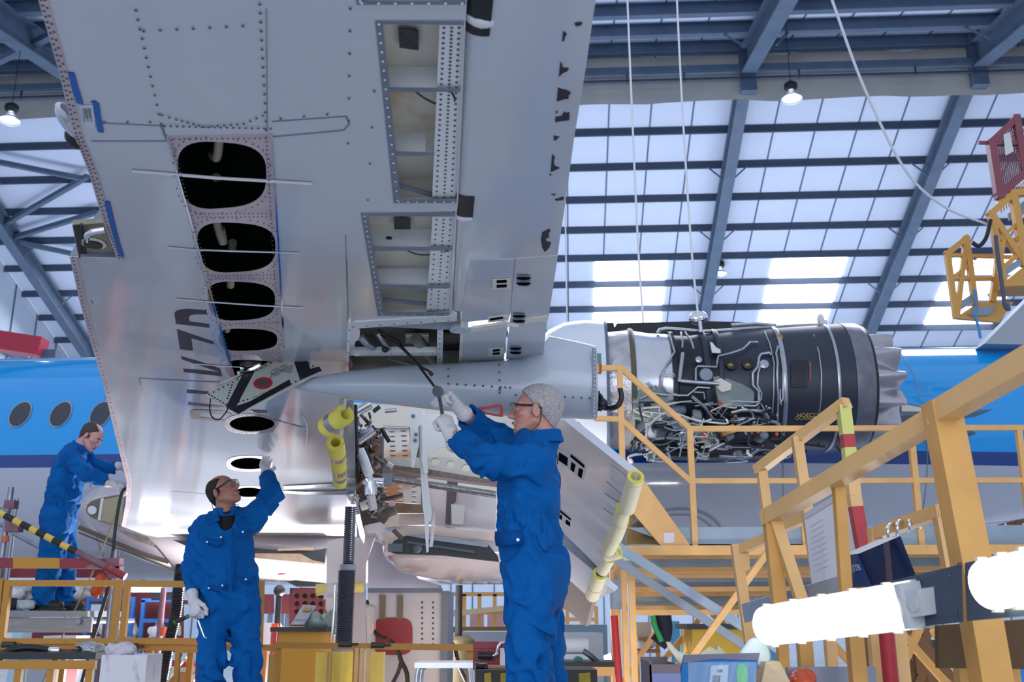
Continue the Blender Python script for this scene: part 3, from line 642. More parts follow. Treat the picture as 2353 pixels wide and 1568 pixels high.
mb = MB(); mb.cyl(P(1374, 838, 5), P(1374, 858, 5), .02, 10); mb.build('copper_coil', M('copper', '#b3683a', .35, .8), tf)
mb = MB(); mb.boxf(P(1369, 838, 5), V((.03, 0, 0)), V((0, .01, 0)), V((0, 0, .06))); mb.build('circuit_card', M('teal_card', '#4f7f86', .4), tf)
# wing rear flange beside the gear bay
mb = MB(); mb.prism(pw([(800, 742), (806, 742), (797, 920), (786, 1020), (778, 1020), (792, 900)], .02), UP * .06); mb.build('spar_flange', WHITE, AIR, 0)
rivets('screws', [((803, 760), (783, 1010), 11)], .004, skin, .022)
mb = MB(); mb.prism(pw([(788, 920), (812, 930), (820, 1236), (800, 1236)], .01), UP * .04); mb.build('spar_web', FLNG, AIR, 0)
mb = MB(); mb.prism([P(812, 930, 7.2), P(819, 930, 7.2), P(826, 1150, 8.8), P(819, 1150, 8.8)], V((0, .05, .0))); mb.build('seal_strip', DARK, AIR, 0)
mb = MB(); mb.prism(pw([(652, 1118), (805, 1110), (806, 1117), (652, 1126)], .01), UP * .01); mb.prism(pw([(652, 1128), (700, 1131), (806, 1128), (806, 1138), (700, 1137), (652, 1134)], .014), UP * .014); jp = mb.build('jacking_bracket', FLNG, AIR, 0)
rivets('screws', [((660, 1122), (800, 1114), 12), ((668, 1131), (798, 1133), 8)], .006, jp, .016, WHITE)
# ---- leading-edge fittings in the slat gap
NTC = [(166, 518), (240, 512), (262, 583), (180, 591)]
mb = MB(); mb.prism(pw(NTC, -.02), UP * .02); lf = mb.build('slat_fitting', M('olive_primer', '#8a8574', .45, 0, .2, 8), AIR, 0)
mb = MB(); mb.lathe([(0, .034), (.012, .034)], PW(215, 558, -.018), WN, 20); mb.build('drain_hole', BLACK, lf)
mb = MB(); mb.lathe([(0, .046), (.006, .046)], PW(215, 558, -.018), WN, 20); mb.build('drain_collar', CREAM, lf)
mb = MB(); mb.tube(bez([PW(199, 552, 0), PW(200, 540, .02), PW(212, 533, .02), PW(240, 528, .01)]), .011, 10); mb.build('drain_pipe', CHROME, lf)
mb = MB(); mb.prism(pw([(168, 518), (190, 516), (200, 590), (182, 591)], -.015), UP * .002); mb.beam(PW(187, 516, .0), PW(183, 590, .0), .006, .012, WN); mb.build('gap_rib', BLACK, lf)
mb = MB(); mb.ell(PW(178, 292, -.03), (.035, .14, .035), 14, 8); ll = mb.build('wing_light', CHROME, AIR)
mb = MB(); mb.ell(PW(172, 318, -.02), (.025, .05, .03), 12, 8); mb.build('lens', BLACK, ll)
# ---- belly fairing and wing root
STB = [(188, 1165, 1176, .05), (215, 1122, 1222, .6), (280, 1105, 1262, .95), (360, 1120, 1296, 1.15), (460, 1150, 1326, 1.3), (600, 1190, 1338, 1.4), (760, 1210, 1345, 1.4), (900, 1205, 1345, 1.35), (1040, 1190, 1340, 1.3), (1180, 1160, 1325, 1.2), (1320, 1150, 1310, .9), (1420, 1180, 1260, .2)]
mb = MB(); rows = []
for u, a, b, d in STB:
    y0 = 13.9; ce = P(u, (a + b) / 2, y0); hz = (P(u, a, y0).z - P(u, b, y0).z) / 2
    rows.append([ce + V((0, 1, 0)) * d * cos(t) + EZ * hz * sin(t) for t in [2 * pi * j / 28 for j in range(29)]])
mb.grid(rows); bf = mb.build('belly_fairing', PINKW, AIR, 60)
def plug(pl, y, d=.02): return [P(u, v, y) for u, v in pl]
zh = zz(120, 1080, 5.228)
mb = MB(); mb.prism(plug([zh(405, 480), zh(420, 420), zh(470, 375), zh(560, 345), zh(700, 315), zh(880, 290), zh(830, 685), zh(700, 650), zh(560, 615), zh(460, 570), zh(415, 520)], 12.72), V((0, .3, 0))); op = mb.build('landing_light_bay', M('brown_edge', '#6b6257', .5), bf, 0)
mb = MB(); mb.prism(plug([zh(620, 355), zh(870, 305), zh(822, 675), zh(590, 612)], 12.70), V((0, .01, 0))); mb.build('lining_panel', M('tan_panel', '#a39b80', .5, 0, .05, 3, hex2='#8d6f4f', spots=12), op, 0)
mb = MB(); mb.prism(plug([zh(585, 345), zh(618, 340), zh(580, 612), zh(545, 605)], 12.69), V((0, .01, 0))); mb.build('bay_frame', WHITE, op, 0)
mb = MB(); mb.prism(plug([zh(*p) for p in oval(478, 485, 54, 52)], 12.70), V((0, .01, 0))); mb.build('light_reflector', WHITE, op, 0)
mb = MB(); mb.tube([P(*zh(*p), 12.62) for p in ((320, 690), (560, 790), (800, 895), (1050, 1000), (1400, 1110))], .03, 6); mb.tube([P(*zh(*p), 12.62) for p in ((320, 755), (600, 870), (900, 985), (1500, 1225))], .012, 6); mb.tube([P(*zh(*p), 12.6) for p in ((1235, 905), (1300, 980), (1400, 1100), (1500, 1220))], .012, 6); mb.build('fairing_seal', M('brown_seal', '#5d5348', .6), bf)
mb = MB(); mb.prism(plug([zh(*p) for p in ((780, 715), (950, 755), (1130, 800), (1240, 900), (1240, 935), (1000, 850), (800, 745))], 12.6), V((0, .02, 0))); mb.build('bare_skin_strip', M('stained_metal', '#9d8f88', .5, 0, .3, 20), bf, 0)
zi = zz(560, 1080, 4.61)
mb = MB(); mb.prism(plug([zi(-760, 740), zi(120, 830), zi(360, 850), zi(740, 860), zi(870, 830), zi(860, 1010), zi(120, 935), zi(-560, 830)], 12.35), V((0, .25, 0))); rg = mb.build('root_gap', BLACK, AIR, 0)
mb = MB(); mb.prism(plug([zi(120, 885), zi(600, 890), zi(720, 955), zi(850, 985), zi(850, 1005), zi(120, 935)], 12.3), V((0, .04, 0))); mb.prism(plug([zi(360, 835), zi(740, 825), zi(740, 850), zi(360, 860)], 12.3), V((0, .04, 0))); mb.build('gap_liner', M('tan_liner', '#a08a72', .5, 0, .2, 10), rg, 0)
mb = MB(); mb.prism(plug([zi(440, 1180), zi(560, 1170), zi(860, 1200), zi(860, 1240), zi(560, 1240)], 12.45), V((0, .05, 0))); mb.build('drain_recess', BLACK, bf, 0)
mb = MB(); mb.ell(P(*zi(405, 1106), 12.52), (.06, .02, .015), 10, 6); mb.build('red_marking', RED, bf)
# ---- main gear bay
zj = zz(800, 920, 4.125)
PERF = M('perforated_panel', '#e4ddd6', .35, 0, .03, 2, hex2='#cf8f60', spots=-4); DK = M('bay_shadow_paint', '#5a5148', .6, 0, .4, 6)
mb = MB(); mb.prism(plug([(812, 925), (1290, 955), (1290, 1200), (1150, 1225), (830, 1230)], 12.5), V((0, .1, 0))); gb = mb.build('gear_bay_wall', CREAM, AIR, 0)
for pl, nh in (([(250, 285), (575, 260), (600, 545), (250, 545)], (6, 3)), ([(265, 790), (690, 735), (690, 985), (300, 960)], (5, 3))):
    holes = []
    a, b_, c, d = [zj(*p) for p in pl]
    for i in range(nh[0]):
        for j in range(nh[1]):
            f, g = (j + .5) / nh[1], (i + .6) / nh[0]
            u = (a[0] * (1 - f) + b_[0] * f) * (1 - g) + (d[0] * (1 - f) + c[0] * f) * g; v = (a[1] * (1 - f) + b_[1] * f) * (1 - g) + (d[1] * (1 - f) + c[1] * f) * g
            holes.append([P(x, y, 11.0) for x, y in oval(u, v, 7.5, 1.9, 12)])
    plate('perforated_web', plug([a, b_, c, d], 11.0), holes, .02, PERF, gb, V((0, 1, 0)))
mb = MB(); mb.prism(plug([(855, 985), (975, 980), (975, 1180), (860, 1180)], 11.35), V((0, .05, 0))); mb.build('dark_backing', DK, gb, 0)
hl = [[P(x, y, 8.6) for x, y in oval(*zj(cx, cy), 10, 9, 20)] for cx, cy in ((825, 582), (970, 608), (1120, 640))]
sb_ = plate('gear_beam', plug([zj(*p) for p in ((340, 545), (960, 540), (1160, 575), (1300, 660), (1420, 760), (700, 700), (420, 625))], 8.6), hl, .06, CREAM, gb, V((0, 1, 0)))
mb = MB(); mb.prism(plug([zj(*p) for p in ((420, 615), (760, 655), (1420, 765), (1425, 800), (1150, 770), (700, 705), (420, 650))], 8.5), V((0, .2, 0))); mb.build('beam_flange', M('brown_riveted', '#77655f', .4, .3, .3, 30), sb_, 0)
mb = MB(); mb.tube([P(*zj(400, 745), 8.4), P(*zj(700, 790), 8.4), P(*zj(1400, 895), 8.4)], .03, 10); mb.build('screw_jack_rod', M('greased_steel', '#8d8a8c', .3, .9, .4, 60), gb)
mb = MB(); mb.box(P(*zj(375, 755), 8.4), (.08, .1, .1)); mb.build('gearbox', GREY, gb)
mb = MB(); mb.prism(plug([zj(*p) for p in ((735, 820), (1400, 900), (1390, 1330), (1100, 1300), (800, 1180), (480, 1190), (490, 1020), (740, 990))], 11.5), V((0, .2, 0))); mb.build('fuselage_flank', PINKW, gb, 0)
mb = MB(); mb.prism(plug([zj(*p) for p in ((940, 745), (1040, 760), (1020, 960), (975, 1000), (970, 1180), (920, 1175))], 11.3), V((0, .05, 0))); mb.build('dark_strap', M('strap_grey', '#5b4e54', .5), gb, 0)
mb = MB(); mb.prism(plug([zj(*p) for p in ((975, 985), (1110, 1000), (1090, 1180), (985, 1170))], 11.25), V((0, .03, 0))); mb.build('cream_patch', CREAM, gb, 0)
# white gear doors hanging edge-on
mb = MB(); mb.prism(plug([zj(*p) for p in ((580, 85), (660, 95), (665, 420), (615, 640), (598, 630))], 7.9), V((0, .04, 0))); mb.build('gear_door', WHITE, AIR, 0)
mb = MB()
for a, b in (((617, 150), 0), ((645, 325), 0), ((637, 380), 0)): mb.ell(P(*zj(*a), 7.89), (.016, .01, .016), 8, 6)
mb.build('door_bolts', FLNG, AIR)
mb = MB(); mb.prism(plug([zj(*p) for p in ((685, 640), (720, 625), (745, 690), (790, 1070), (780, 1140), (760, 1150), (760, 1430), (740, 1445), (722, 1110), (705, 1010))], 8.2), V((0, .04, 0))); mb.tube([P(*zj(700, 240), 8.1), P(*zj(700, 560), 8.1), P(*zj(735, 690), 8.15)], .022, 8); mb.beam(P(*zj(712, 95), 8.0), P(*zj(735, 690), 8.0), .03, .03); mb.build('gear_door_link', WHITE, AIR, 0)
mb = MB(); mb.prism(plug([zj(*p) for p in ((790, 1040), (825, 1070), (815, 1260), (800, 1390), (765, 1390), (785, 1270))], 8.3), V((0, .03, 0))); mb.build('door_seal', PINKW, AIR, 0)
mb = MB(); mb.prism(plug([zj(*p) for p in ((740, 130), (1030, 140), (1030, 470), (900, 440), (760, 520))], 8.9), V((0, .04, 0))); mb.build('door_lining', WHITE, AIR, 0)
# struts, links and plumbing
def strut(pts, r, m, y, nm='gear_link'):
    q = MB(); q.tube([P(*zj(*p), y + (0 if len(p) < 3 else 0)) for p in pts], r, 10); return q.build(nm, m, gb)
strut([(85, 110), (215, 35)], .04, PIPE, 8.2, 'brace_strut'); strut([(90, 390), (245, 280)], .045, PIPE, 8.3, 'brace_strut'); strut([(105, 470), (150, 570), (200, 710)], .04, WHITE, 8.0, 'brace_strut'); strut([(180, 745), (215, 790), (215, 900)], .05, CHROME, 8.1); strut([(215, 905), (240, 1040)], .035, PINKW, 8.1); strut([(180, 770), (340, 785)], .04, CHROME, 8.15); strut([(300, 60), (238, 110)], .018, HOSE, 8.0, 'tie_rod'); strut([(315, 270), (390, 395)], .018, HOSE, 8.0, 'tie_rod'); strut([(370, 610), (420, 640)], .025, PIPE, 8.2); strut([(330, 250), (430, 262), (575, 265)], .02, PIPE, 10.9, 'edge_tube'); strut([(350, 105), (460, 95)], .02, PIPE, 9)
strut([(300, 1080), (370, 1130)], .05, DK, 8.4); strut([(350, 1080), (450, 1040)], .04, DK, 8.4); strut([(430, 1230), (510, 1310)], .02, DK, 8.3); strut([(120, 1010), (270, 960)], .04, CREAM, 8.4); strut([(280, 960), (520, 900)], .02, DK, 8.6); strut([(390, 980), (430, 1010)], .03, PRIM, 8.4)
rr = random.Random(3); BRONZE = M('bronze_fitting', '#7d5a44', .5, .3)
for k in range(58):
    x, y = rr.uniform(95, 270), rr.uniform(220, 1060); q = MB(); pts = [P(*zj(x, y), 8.5)]
    for _ in range(3): x += rr.uniform(-45, 50); y += rr.uniform(-60, 60); x = max(90, min(340, x)); pts.append(P(*zj(x, y), 8.5 + rr.uniform(-.2, .3)))
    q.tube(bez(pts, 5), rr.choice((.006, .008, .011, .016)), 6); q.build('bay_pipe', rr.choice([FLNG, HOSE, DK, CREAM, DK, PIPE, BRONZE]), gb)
for k in range(22):
    q = MB(); c_ = P(*zj(rr.uniform(100, 320), rr.uniform(380, 1040)), 8.8 + rr.uniform(0, .5)); R_ = Euler((rr.uniform(-.5, .5), rr.uniform(-.6, .6), 0)).to_matrix(); a = rr.uniform(.03, .07)
    if k % 2: q.lathe([(-a, .02), (-a * .6, .035), (a * .5, .03), (a, .015)], c_, R_ @ V((1, 0, .3)), 12)
    else: q.box(c_, (a, .08, a * 1.2), R_)
    q.build('bay_fitting', rr.choice([FLNG, DK, DK, BRONZE, DK]), gb)
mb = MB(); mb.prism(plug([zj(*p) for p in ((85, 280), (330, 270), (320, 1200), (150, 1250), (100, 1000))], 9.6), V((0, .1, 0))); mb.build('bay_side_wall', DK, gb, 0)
# gear fairing with open mouth
STG = [(882, 1222, 1268, .1), (895, 1212, 1295, .5), (930, 1210, 1318, .8), (1000, 1212, 1332, 1.0), (1090, 1215, 1338, 1.05), (1180, 1225, 1330, .9), (1260, 1240, 1300, .4)]
mb = MB(); rows = []
for u, a, b, d in STG:
    ce = P(u, (a + b) / 2, 10.2); hz = (P(u, a, 10.2).z - P(u, b, 10.2).z) / 2; rows.append([ce + V((0, 1, 0)) * d * cos(t) + EZ * hz * sin(t) for t in [2 * pi * j / 24 for j in range(25)]])
mb.grid(rows); gf = mb.build('gear_fairing', PINKW, AIR, 60)
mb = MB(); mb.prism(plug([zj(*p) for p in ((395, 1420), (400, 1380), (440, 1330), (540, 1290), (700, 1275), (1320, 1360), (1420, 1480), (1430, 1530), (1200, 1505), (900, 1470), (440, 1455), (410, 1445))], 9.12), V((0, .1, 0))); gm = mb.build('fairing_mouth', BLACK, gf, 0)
mb = MB(); mb.prism(plug([zj(*p) for p in ((540, 1280), (700, 1272), (1330, 1360), (1320, 1395), (820, 1330), (700, 1310))], 9.08), V((0, .03, 0))); mb.build('hinge_strip', GREY, gm, 0)
mb = MB(); mb.ell(P(*zj(655, 1400), 9.1), (.05, .03, .05), 14, 8); mb.box(P(*zj(450, 1400), 9.1), (.13, .05, .07)); mb.tube([P(*zj(560, 1345), 9.08), P(*zj(1200, 1440), 9.08)], .012, 6); mb.build('mouth_fitting', M('slate_fitting', '#4d5a66', .4), gm)
mb = MB(); mb.prism(plug([zj(*p) for p in ((350, 1260), (480, 1225), (700, 1190), (1400, 1260), (1420, 1340), (700, 1270), (540, 1288), (440, 1330), (395, 1420), (440, 1455), (350, 1480))], 9.14), V((0, .05, 0))); mb.build('mouth_lip', M('peach_paint', '#d8c2b4', .3), gf, 0)
mb = MB(); mb.prism(plug([zj(*p) for p in ((150, 1190), (320, 1150), (350, 1180), (350, 1330), (300, 1330), (260, 1260), (150, 1270))], 9.5), V((0, .3, 0))); mb.build('gear_leg_cover', PINKW, AIR, 0)
mb = MB(); mb.prism(plug([zj(*p) for p in ((70, 1090), (110, 1080), (160, 1290), (150, 1360), (110, 1290))], 8.6), V((0, .03, 0))); mb.build('door_stay', CHROME, AIR, 0)
mb = MB(); mb.prism(plug([(752, 1245), (790, 1236), (861, 1235), (842, 1290), (838, 1342), (842, 1500), (800, 1500), (748, 1400)], 9.9), V((0, .06, 0))); mb.build('main_gear_door', PINKW, AIR, 0)
mb = MB(); mb.prism(plug([(845, 1238), (905, 1260), (960, 1330), (1010, 1345), (1010, 1362), (845, 1362)], 12.2), V((0, .3, 0))); mb.build('belly_shadow_panel', M('belly_shade_grey', '#65666f', .4), AIR, 0)  # belly underside, with the shadow gap beside it drawn as grey sheet
# ---- drooped inboard flap
def plane3(a, b, c): a, b, c = P(*a), P(*b), P(*c); n = (b - a).cross(c - a).normalized(); return a, (n if n.dot(CAM - a) > 0 else -n)
def onp(pl, u, v, off=0.0): a, n = pl; r = ray(u, v); return CAM + r * ((a + n * off - CAM).dot(n) / r.dot(n))
def plat(nm, pts, mat, pl, par=AIR, off=0.0, th=.05): q = MB(); q.prism([onp(pl, u, v, off) for u, v in pts], -pl[1] * th); return q.build(nm, mat, par, 0)
INF = M('inboard_flap_paint', '#d5d8e4', .2, 0, .03, 2, bump=.04, bscale=8, coat=.3)
PF1 = plane3((1285, 966, 6.1), (1458, 1095, 6.0), (1380, 1310, 7.6)); PF2 = plane3((1290, 1240, 7.9), (1412, 1360, 7.85), (1270, 1290, 8.2)); PF3 = plane3((1290, 1305, 8.5), (1362, 1380, 8.3), (1300, 1400, 8.55))
fu = plat('inboard_flap', [(1255, 962), (1296, 966), (1458, 1095), (1422, 1190), (1385, 1288), (1380, 1310), (1265, 1195), (1255, 1100)], INF, PF1)
q = MB(); q.prism([P(u, v, 6.15) for u, v in ((1292, 966), (1330, 970), (1466, 1098), (1458, 1097))], V((0, .04, 0))); q.build('flap_end_rib', FLNG, fu, 0)
q = MB(); q.prism([P(u, v, 6.13) for u, v in ((1302, 969), (1328, 972), (1385, 1022), (1380, 1032))], V((0, .01, 0))); q.build('end_rib_pocket', DARK, fu, 0)
fl2 = plat('inboard_flap', [(1262, 1228), (1290, 1240), (1372, 1322), (1412, 1360), (1362, 1382), (1262, 1292)], INF, PF2)
q = MB(); q.prism([P(u, v, 7.8) for u, v in ((1262, 1200), (1330, 1250), (1386, 1318), (1386, 1330), (1270, 1232))], V((0, .04, 0))); q.build('flap_gap', FLNG, fl2, 0)
q = MB(); q.prism([P(u, v, 7.75) for u, v in ((1330, 1250), (1338, 1252), (1386, 1308), (1384, 1318))], V((0, .02, 0))); q.build('flap_gap_seal', BLACK, fl2, 0)
fl3 = plat('inboard_flap', [(1255, 1296), (1280, 1300), (1362, 1380), (1346, 1440), (1255, 1360)], M('tan_flap_paint', '#a3958c', .35), PF3)
zk = zz(1240, 960, 3.266)
def fplate(nm, pts, mat, par, pl, off): return plat(nm, [zk(*p) for p in pts], mat, pl, par, off, .003)
hp = fplate('access_plate', [(205, 250), (345, 385), (325, 475), (125, 310), (125, 240)], WHITE, fu, PF1, .004)
for pl in ([(232, 278), (332, 362), (332, 378), (230, 295)], [(145, 262), (210, 305), (205, 365), (140, 320)], [(238, 335), (268, 358), (255, 412), (230, 390)], [(295, 380), (325, 395), (312, 458), (285, 435)]): fplate('plate_slot', pl, HOLE, hp, PF1, .007)
hp = fplate('access_plate', [(140, 690), (240, 765), (240, 840), (205, 820), (130, 765)], WHITE, fu, PF1, .004)
for pl in ([(148, 695), (232, 762), (232, 775), (145, 705)], [(150, 728), (168, 740), (165, 770), (146, 758)], [(198, 768), (228, 790), (226, 818), (192, 795)]): fplate('plate_slot', pl, HOLE, hp, PF1, .007)
hp = fplate('access_plate', [(158, 1000), (205, 1040), (200, 1090), (155, 1055)], FLNG, fl2, PF2, .004)
for pl in ([(160, 1008), (190, 1032), (190, 1050), (160, 1030)], [(160, 1040), (185, 1058), (185, 1075), (160, 1060)]): fplate('plate_slot', pl, HOLE, hp, PF2, .007)
for a, b in (((540, 350), (650, 440)), ((500, 480), (620, 580)), ((490, 570), (600, 640)), ((480, 680), (590, 760))): mb = MB(); mb.beam(onp(PF1, *zk(*a), .02), onp(PF1, *zk(*b), .02), .012, .006); mb.build('static_wick', FLNG, fu)
# ---- rear engine
YE = 12.3; EC = P(1680, 893, YE); 
def ex(u): return (u - 1680) / 182.0
EA = EX
def er(px): return px / 182.0
FOIL = M('crinkled_foil', '#c3c0c4', .35, .75, .2, 6, bump=.6, bscale=14); ENGB = M('engine_black', '#2b3142', .42, .1, .25, 3); EDK = M('engine_dark', '#20222b', .45, .2, .3, 8)
ALU2 = M('fan_case_metal', '#d4d6dc', .22, .9, .06, 3)
mb = MB(); mb.lathe([(ex(1240), er(118)), (ex(1262), er(142)), (ex(1300), er(158)), (ex(1345), er(163)), (ex(1388), er(160)), (ex(1388), er(138)), (ex(1290), er(135))], EC, EA, 48, False); eng = mb.build('engine', M('intake_paint', '#dfe4ee', .2, coat=.3), AIR)
mb = MB(); mb.lathe([(ex(1387), er(160)), (ex(1395), er(160)), (ex(1395), er(130)), (ex(1387), er(130))], EC, EA, 48, False); mb.build('cowl_rim', STEEL, eng)
def es(nm, prof, mat, n=48): q = MB(); q.lathe([(ex(u), er(r)) for u, r in prof], EC, EA, n, True); return q.build(nm, mat, eng)
es('fan_case', [(1395, 133), (1443, 137)], FOIL); es('case_flange', [(1443, 140), (1450, 143), (1455, 140)], M('olive_band', '#5a5a45', .5)); es('intermediate_case', [(1455, 136), (1490, 130), (1535, 127)], ALU2); es('compressor_case', [(1535, 133), (1545, 133), (1548, 124), (1580, 122), (1610, 126), (1640, 130)], EDK); es('case_flange', [(1604, 134), (1610, 136), (1616, 134)], ENGB); es('case_flange', [(1634, 136), (1640, 138), (1645, 136)], ENGB)
es('bypass_duct', [(1640, 130), (1700, 134), (1760, 138), (1850, 142), (1920, 145), (1958, 144)], ENGB); es('duct_flange', [(1769, 141), (1773, 143), (1778, 141)], PIPE); es('duct_flange', [(1884, 146), (1887, 147), (1890, 146)], PIPE); es('rear_ring', [(1925, 146.5), (1958, 146), (1966, 142)], M('ring_metal', '#7d7d88', .35, .8, .2, 6)); es('exhaust_lip', [(1962, 143), (1972, 140), (1974, 128)], BLACK)
# lobed mixer
mb = MB(); rows = []; nl = 12; nn = 144
for u, r, amp in ((1972, 118, 4), (1995, 112, 12), (2015, 104, 20), (2032, 97, 26)):
    rows.append([EC + EA * ex(u) + (V((0, -1, 0)) * cos(t) + EZ * sin(t)) * er(r + amp * (cos(nl * t)) ** 1) for t in [2 * pi * j / nn for j in range(nn + 1)]])
mb.grid(rows); mb.build('exhaust_mixer', M('mixer_metal', '#b4b1ba', .3, .8, .1, 4), eng, 60)
es('exhaust_cone', [(1975, 60), (2020, 40), (2036, 12)], EDK, 20)
def ep(u, v, out=.03, r=None):                  # point on the near side of the engine drum
    p = P(u, v, YE); h = p.z - EC.z; R_ = er(r if r else 135); yy = sqrt(max(.0001, R_ * R_ - min(h * h, R_ * R_ * .999))); base = EC.y - (p.x - EC.x) * math.tan(A3)
    y = base - yy - out
    for _ in range(4):
        p = P(u, v, y); h = p.z - EC.z; yy = sqrt(max(.0001, R_ * R_ - min(h * h, R_ * R_ * .999))); y = base - yy - out
    return P(u, v, y)
zl = zz(1360, 720, 4.356); zm = zz(1680, 720, 4.355)
def epipe(f, pts, r=.012, m=PIPE, nm='pipe', out=.04, sm=False):
    q = MB(); pp = [ep(*f(*p), out) for p in pts]; q.tube(bez(pp, 4) if sm else pp, r, 8); return q.build(nm, m, eng)
for f, pts, r in ((zl, [(1480, 375), (1400, 400), (1265, 430), (1252, 495), (1250, 540), (1060, 530), (1040, 560), (1040, 680)], .013), (zl, [(820, 400), (740, 530), (705, 620), (700, 720), (760, 785), (880, 830)], .014), (zl, [(910, 400), (895, 520), (875, 690)], .026), (zl, [(885, 680), (1050, 695), (1270, 708)], .026), (zl, [(700, 605), (820, 605), (830, 640)], .01), (zl, [(770, 190), (830, 400)], .012), (zl, [(480, 860), (600, 800), (740, 820), (960, 825), (1060, 740), (1180, 750)], .014), (zl, [(740, 930), (880, 890), (1000, 880)], .012), (zl, [(1000, 830), (1130, 940), (1220, 1070), (1481, 1090)], .022), (zl, [(1240, 1020), (1340, 885), (1481, 880)], .014), (zl, [(1290, 1040), (1370, 925), (1481, 930)], .014), (zl, [(890, 190), (910, 280), (905, 350)], .012), (zl, [(930, 190), (990, 270), (1020, 360)], .012), (zl, [(560, 690), (620, 740), (620, 780)], .01), (zl, [(1020, 790), (1120, 795), (1130, 860)], .012),
                 (zm, [(0, 400), (120, 360), (195, 290), (270, 290)], .014), (zm, [(405, 420), (380, 395), (300, 410), (280, 440), (265, 540), (215, 600), (215, 720), (275, 780), (280, 900), (240, 930), (0, 925)], .018), (zm, [(300, 510), (270, 600), (262, 720), (305, 800), (300, 870), (260, 890), (0, 885)], .013), (zm, [(470, 330), (450, 400), (465, 500), (460, 600), (470, 880), (465, 1090)], .014), (zm, [(490, 340), (490, 860), (500, 920)], .013), (zm, [(490, 350), (520, 560), (520, 860), (490, 900)], .013), (zm, [(0, 995), (100, 970), (220, 972), (330, 985), (370, 1050)], .026), (zm, [(0, 1090), (130, 1060), (300, 1055), (440, 1090), (500, 1140)], .024), (zm, [(0, 1060), (150, 1045), (380, 1065), (490, 1110)], .012), (zm, [(800, 1080), (830, 1040), (930, 1030), (980, 965), (1000, 970)], .012), (zm, [(330, 180), (385, 300), (430, 500), (425, 800), (410, 1030)], .01), (zm, [(770, 130), (830, 220), (880, 400), (905, 600), (900, 850), (880, 1020)], .009)):
    epipe(f, pts, r)
for f, pts in ((zl, [(660, 200), (680, 165), (740, 155), (900, 165), (1090, 185), (1481, 165)]), (zm, [(0, 120), (250, 105), (450, 120)]), (zm, [(0, 165), (550, 130), (850, 115), (1050, 150)])):
    q = MB(); q.tube([P(*f(*p), YE - .25) for p in pts], .022, 8); q.build('pipe', PIPE, eng)
for f, c_, r, m in ((zl, (1140, 622), .078, GREY), (zl, (1065, 475), .04, PIPE), (zm, (325, 520), .055, PIPE), (zm, (0, 515), .07, BLACK), (zm, (165, 515), .07, BLACK), (zm, (480, 250), .04, BRASS)):
    q = MB(); p = ep(*f(*c_), .0); q.lathe([(0, r), (.045, r), (.05, r * .8)], p + V((0, .01, 0)), V((0, -1, .1)), 18); q.build('port_cover', m, eng)
YTX = M('yellow_stencil', '#b3942f', .5)
q = MB()
for f, c_ in ((zm, (-5, 515)), (zm, (165, 515))):
    for k in range(3): q.box(ep(*f(c_[0] - 14 + 14 * k, c_[1] + 6 - 8 * (k % 2)), .055), (.014, .005, .03))
q.build('stencil_mark', YTX, eng)
tp = ep(*zm(660, 1042), .012, 143); text_mesh('HOECOH', .07, tp, EX, EZ, YTX, 'stencil_text', eng, .001); text_mesh('OCASIII', .06, ep(*zm(640, 1068), .012, 143), EX, EZ, YTX, 'stencil_text', eng, .001)
q = MB(); q.grid([[ep(*zm(x, y), .006, 143) for x in (600, 640, 680, 720, 760)] for y in (470, 560, 650, 740)]); q.build('duct_hatch', EDK, eng, 60)
q = MB(); q.grid([[ep(*zm(x, y), .008, 144) for x in (785, 800)] for y in (490, 560, 620, 670)]); q.build('red_scuff', M('red_scuff', '#a8564a', .6), eng)
q = MB(); q.prism([ep(*zl(*p), .02) for p in ((1180, 290), (1205, 300), (1240, 345), (1285, 370), (1285, 405), (1200, 400))], V((0, -.02, 0))); q.build('mount_bracket', WHITE, eng, 0)
GRNG = M('gearbox_green', '#7e8b88', .45, 0, .15, 6)
q = MB(); q.prism([P(*p, YE - .72) for p in [zl(1210, 640), zl(1290, 625), zm(0, 670), zm(200, 745), zm(230, 800), zm(225, 880), zm(0, 940), zl(1280, 930)]], V((0, .2, 0))); gx = q.build('gear_casing', GRNG, eng, 0)
q = MB(); q.prism([P(*zl(*p), YE - .75) for p in ((1200, 690), (1290, 650), (1400, 710), (1390, 770), (1300, 790))], V((0, .03, 0))); q.build('mount_bracket', CREAM, eng, 0)
q = MB(); q.prism([P(*zl(*p), YE - .66) for p in ((410, 780), (640, 720), (760, 800), (760, 1000), (600, 1060), (420, 1040))], V((0, .3, 0))); q.build('oil_tank', GRNG, eng, 0)
# accessory cluster slung under the engine
q = MB(); q.prism([P(u, v, YE - .1) for u, v in ((1452, 930), (1800, 930), (1800, 1030), (1780, 1046), (1640, 1052), (1520, 1048), (1462, 1020))], V((0, .3, 0))); q.build('lower_casing', EDK, eng, 0)
rr = random.Random(11)
for k in range(46):
    u = rr.uniform(1462, 1790); v = rr.uniform(935, 1050); w_, h_ = rr.uniform(.06, .2), rr.uniform(.06, .18); q = MB(); c_ = P(u, v, YE - rr.uniform(.3, .62))
    if k % 3: q.lathe([(-w_ / 2, h_ / 2), (-w_ / 2 + .02, h_ / 2 + .012), (w_ / 2, h_ / 2), (w_ / 2 + .02, h_ / 4)], c_, EA if k % 2 else V((.2, -1, .1)), 14)
    else: q.box(c_, (w_, .14, h_), Euler((0, rr.uniform(-.3, .3), 0)).to_matrix())
    q.build('accessory_unit', rr.choice([EDK, GREY, GRNG, FLNG, BRASS if k % 9 == 0 else EDK, GRNG]), eng)
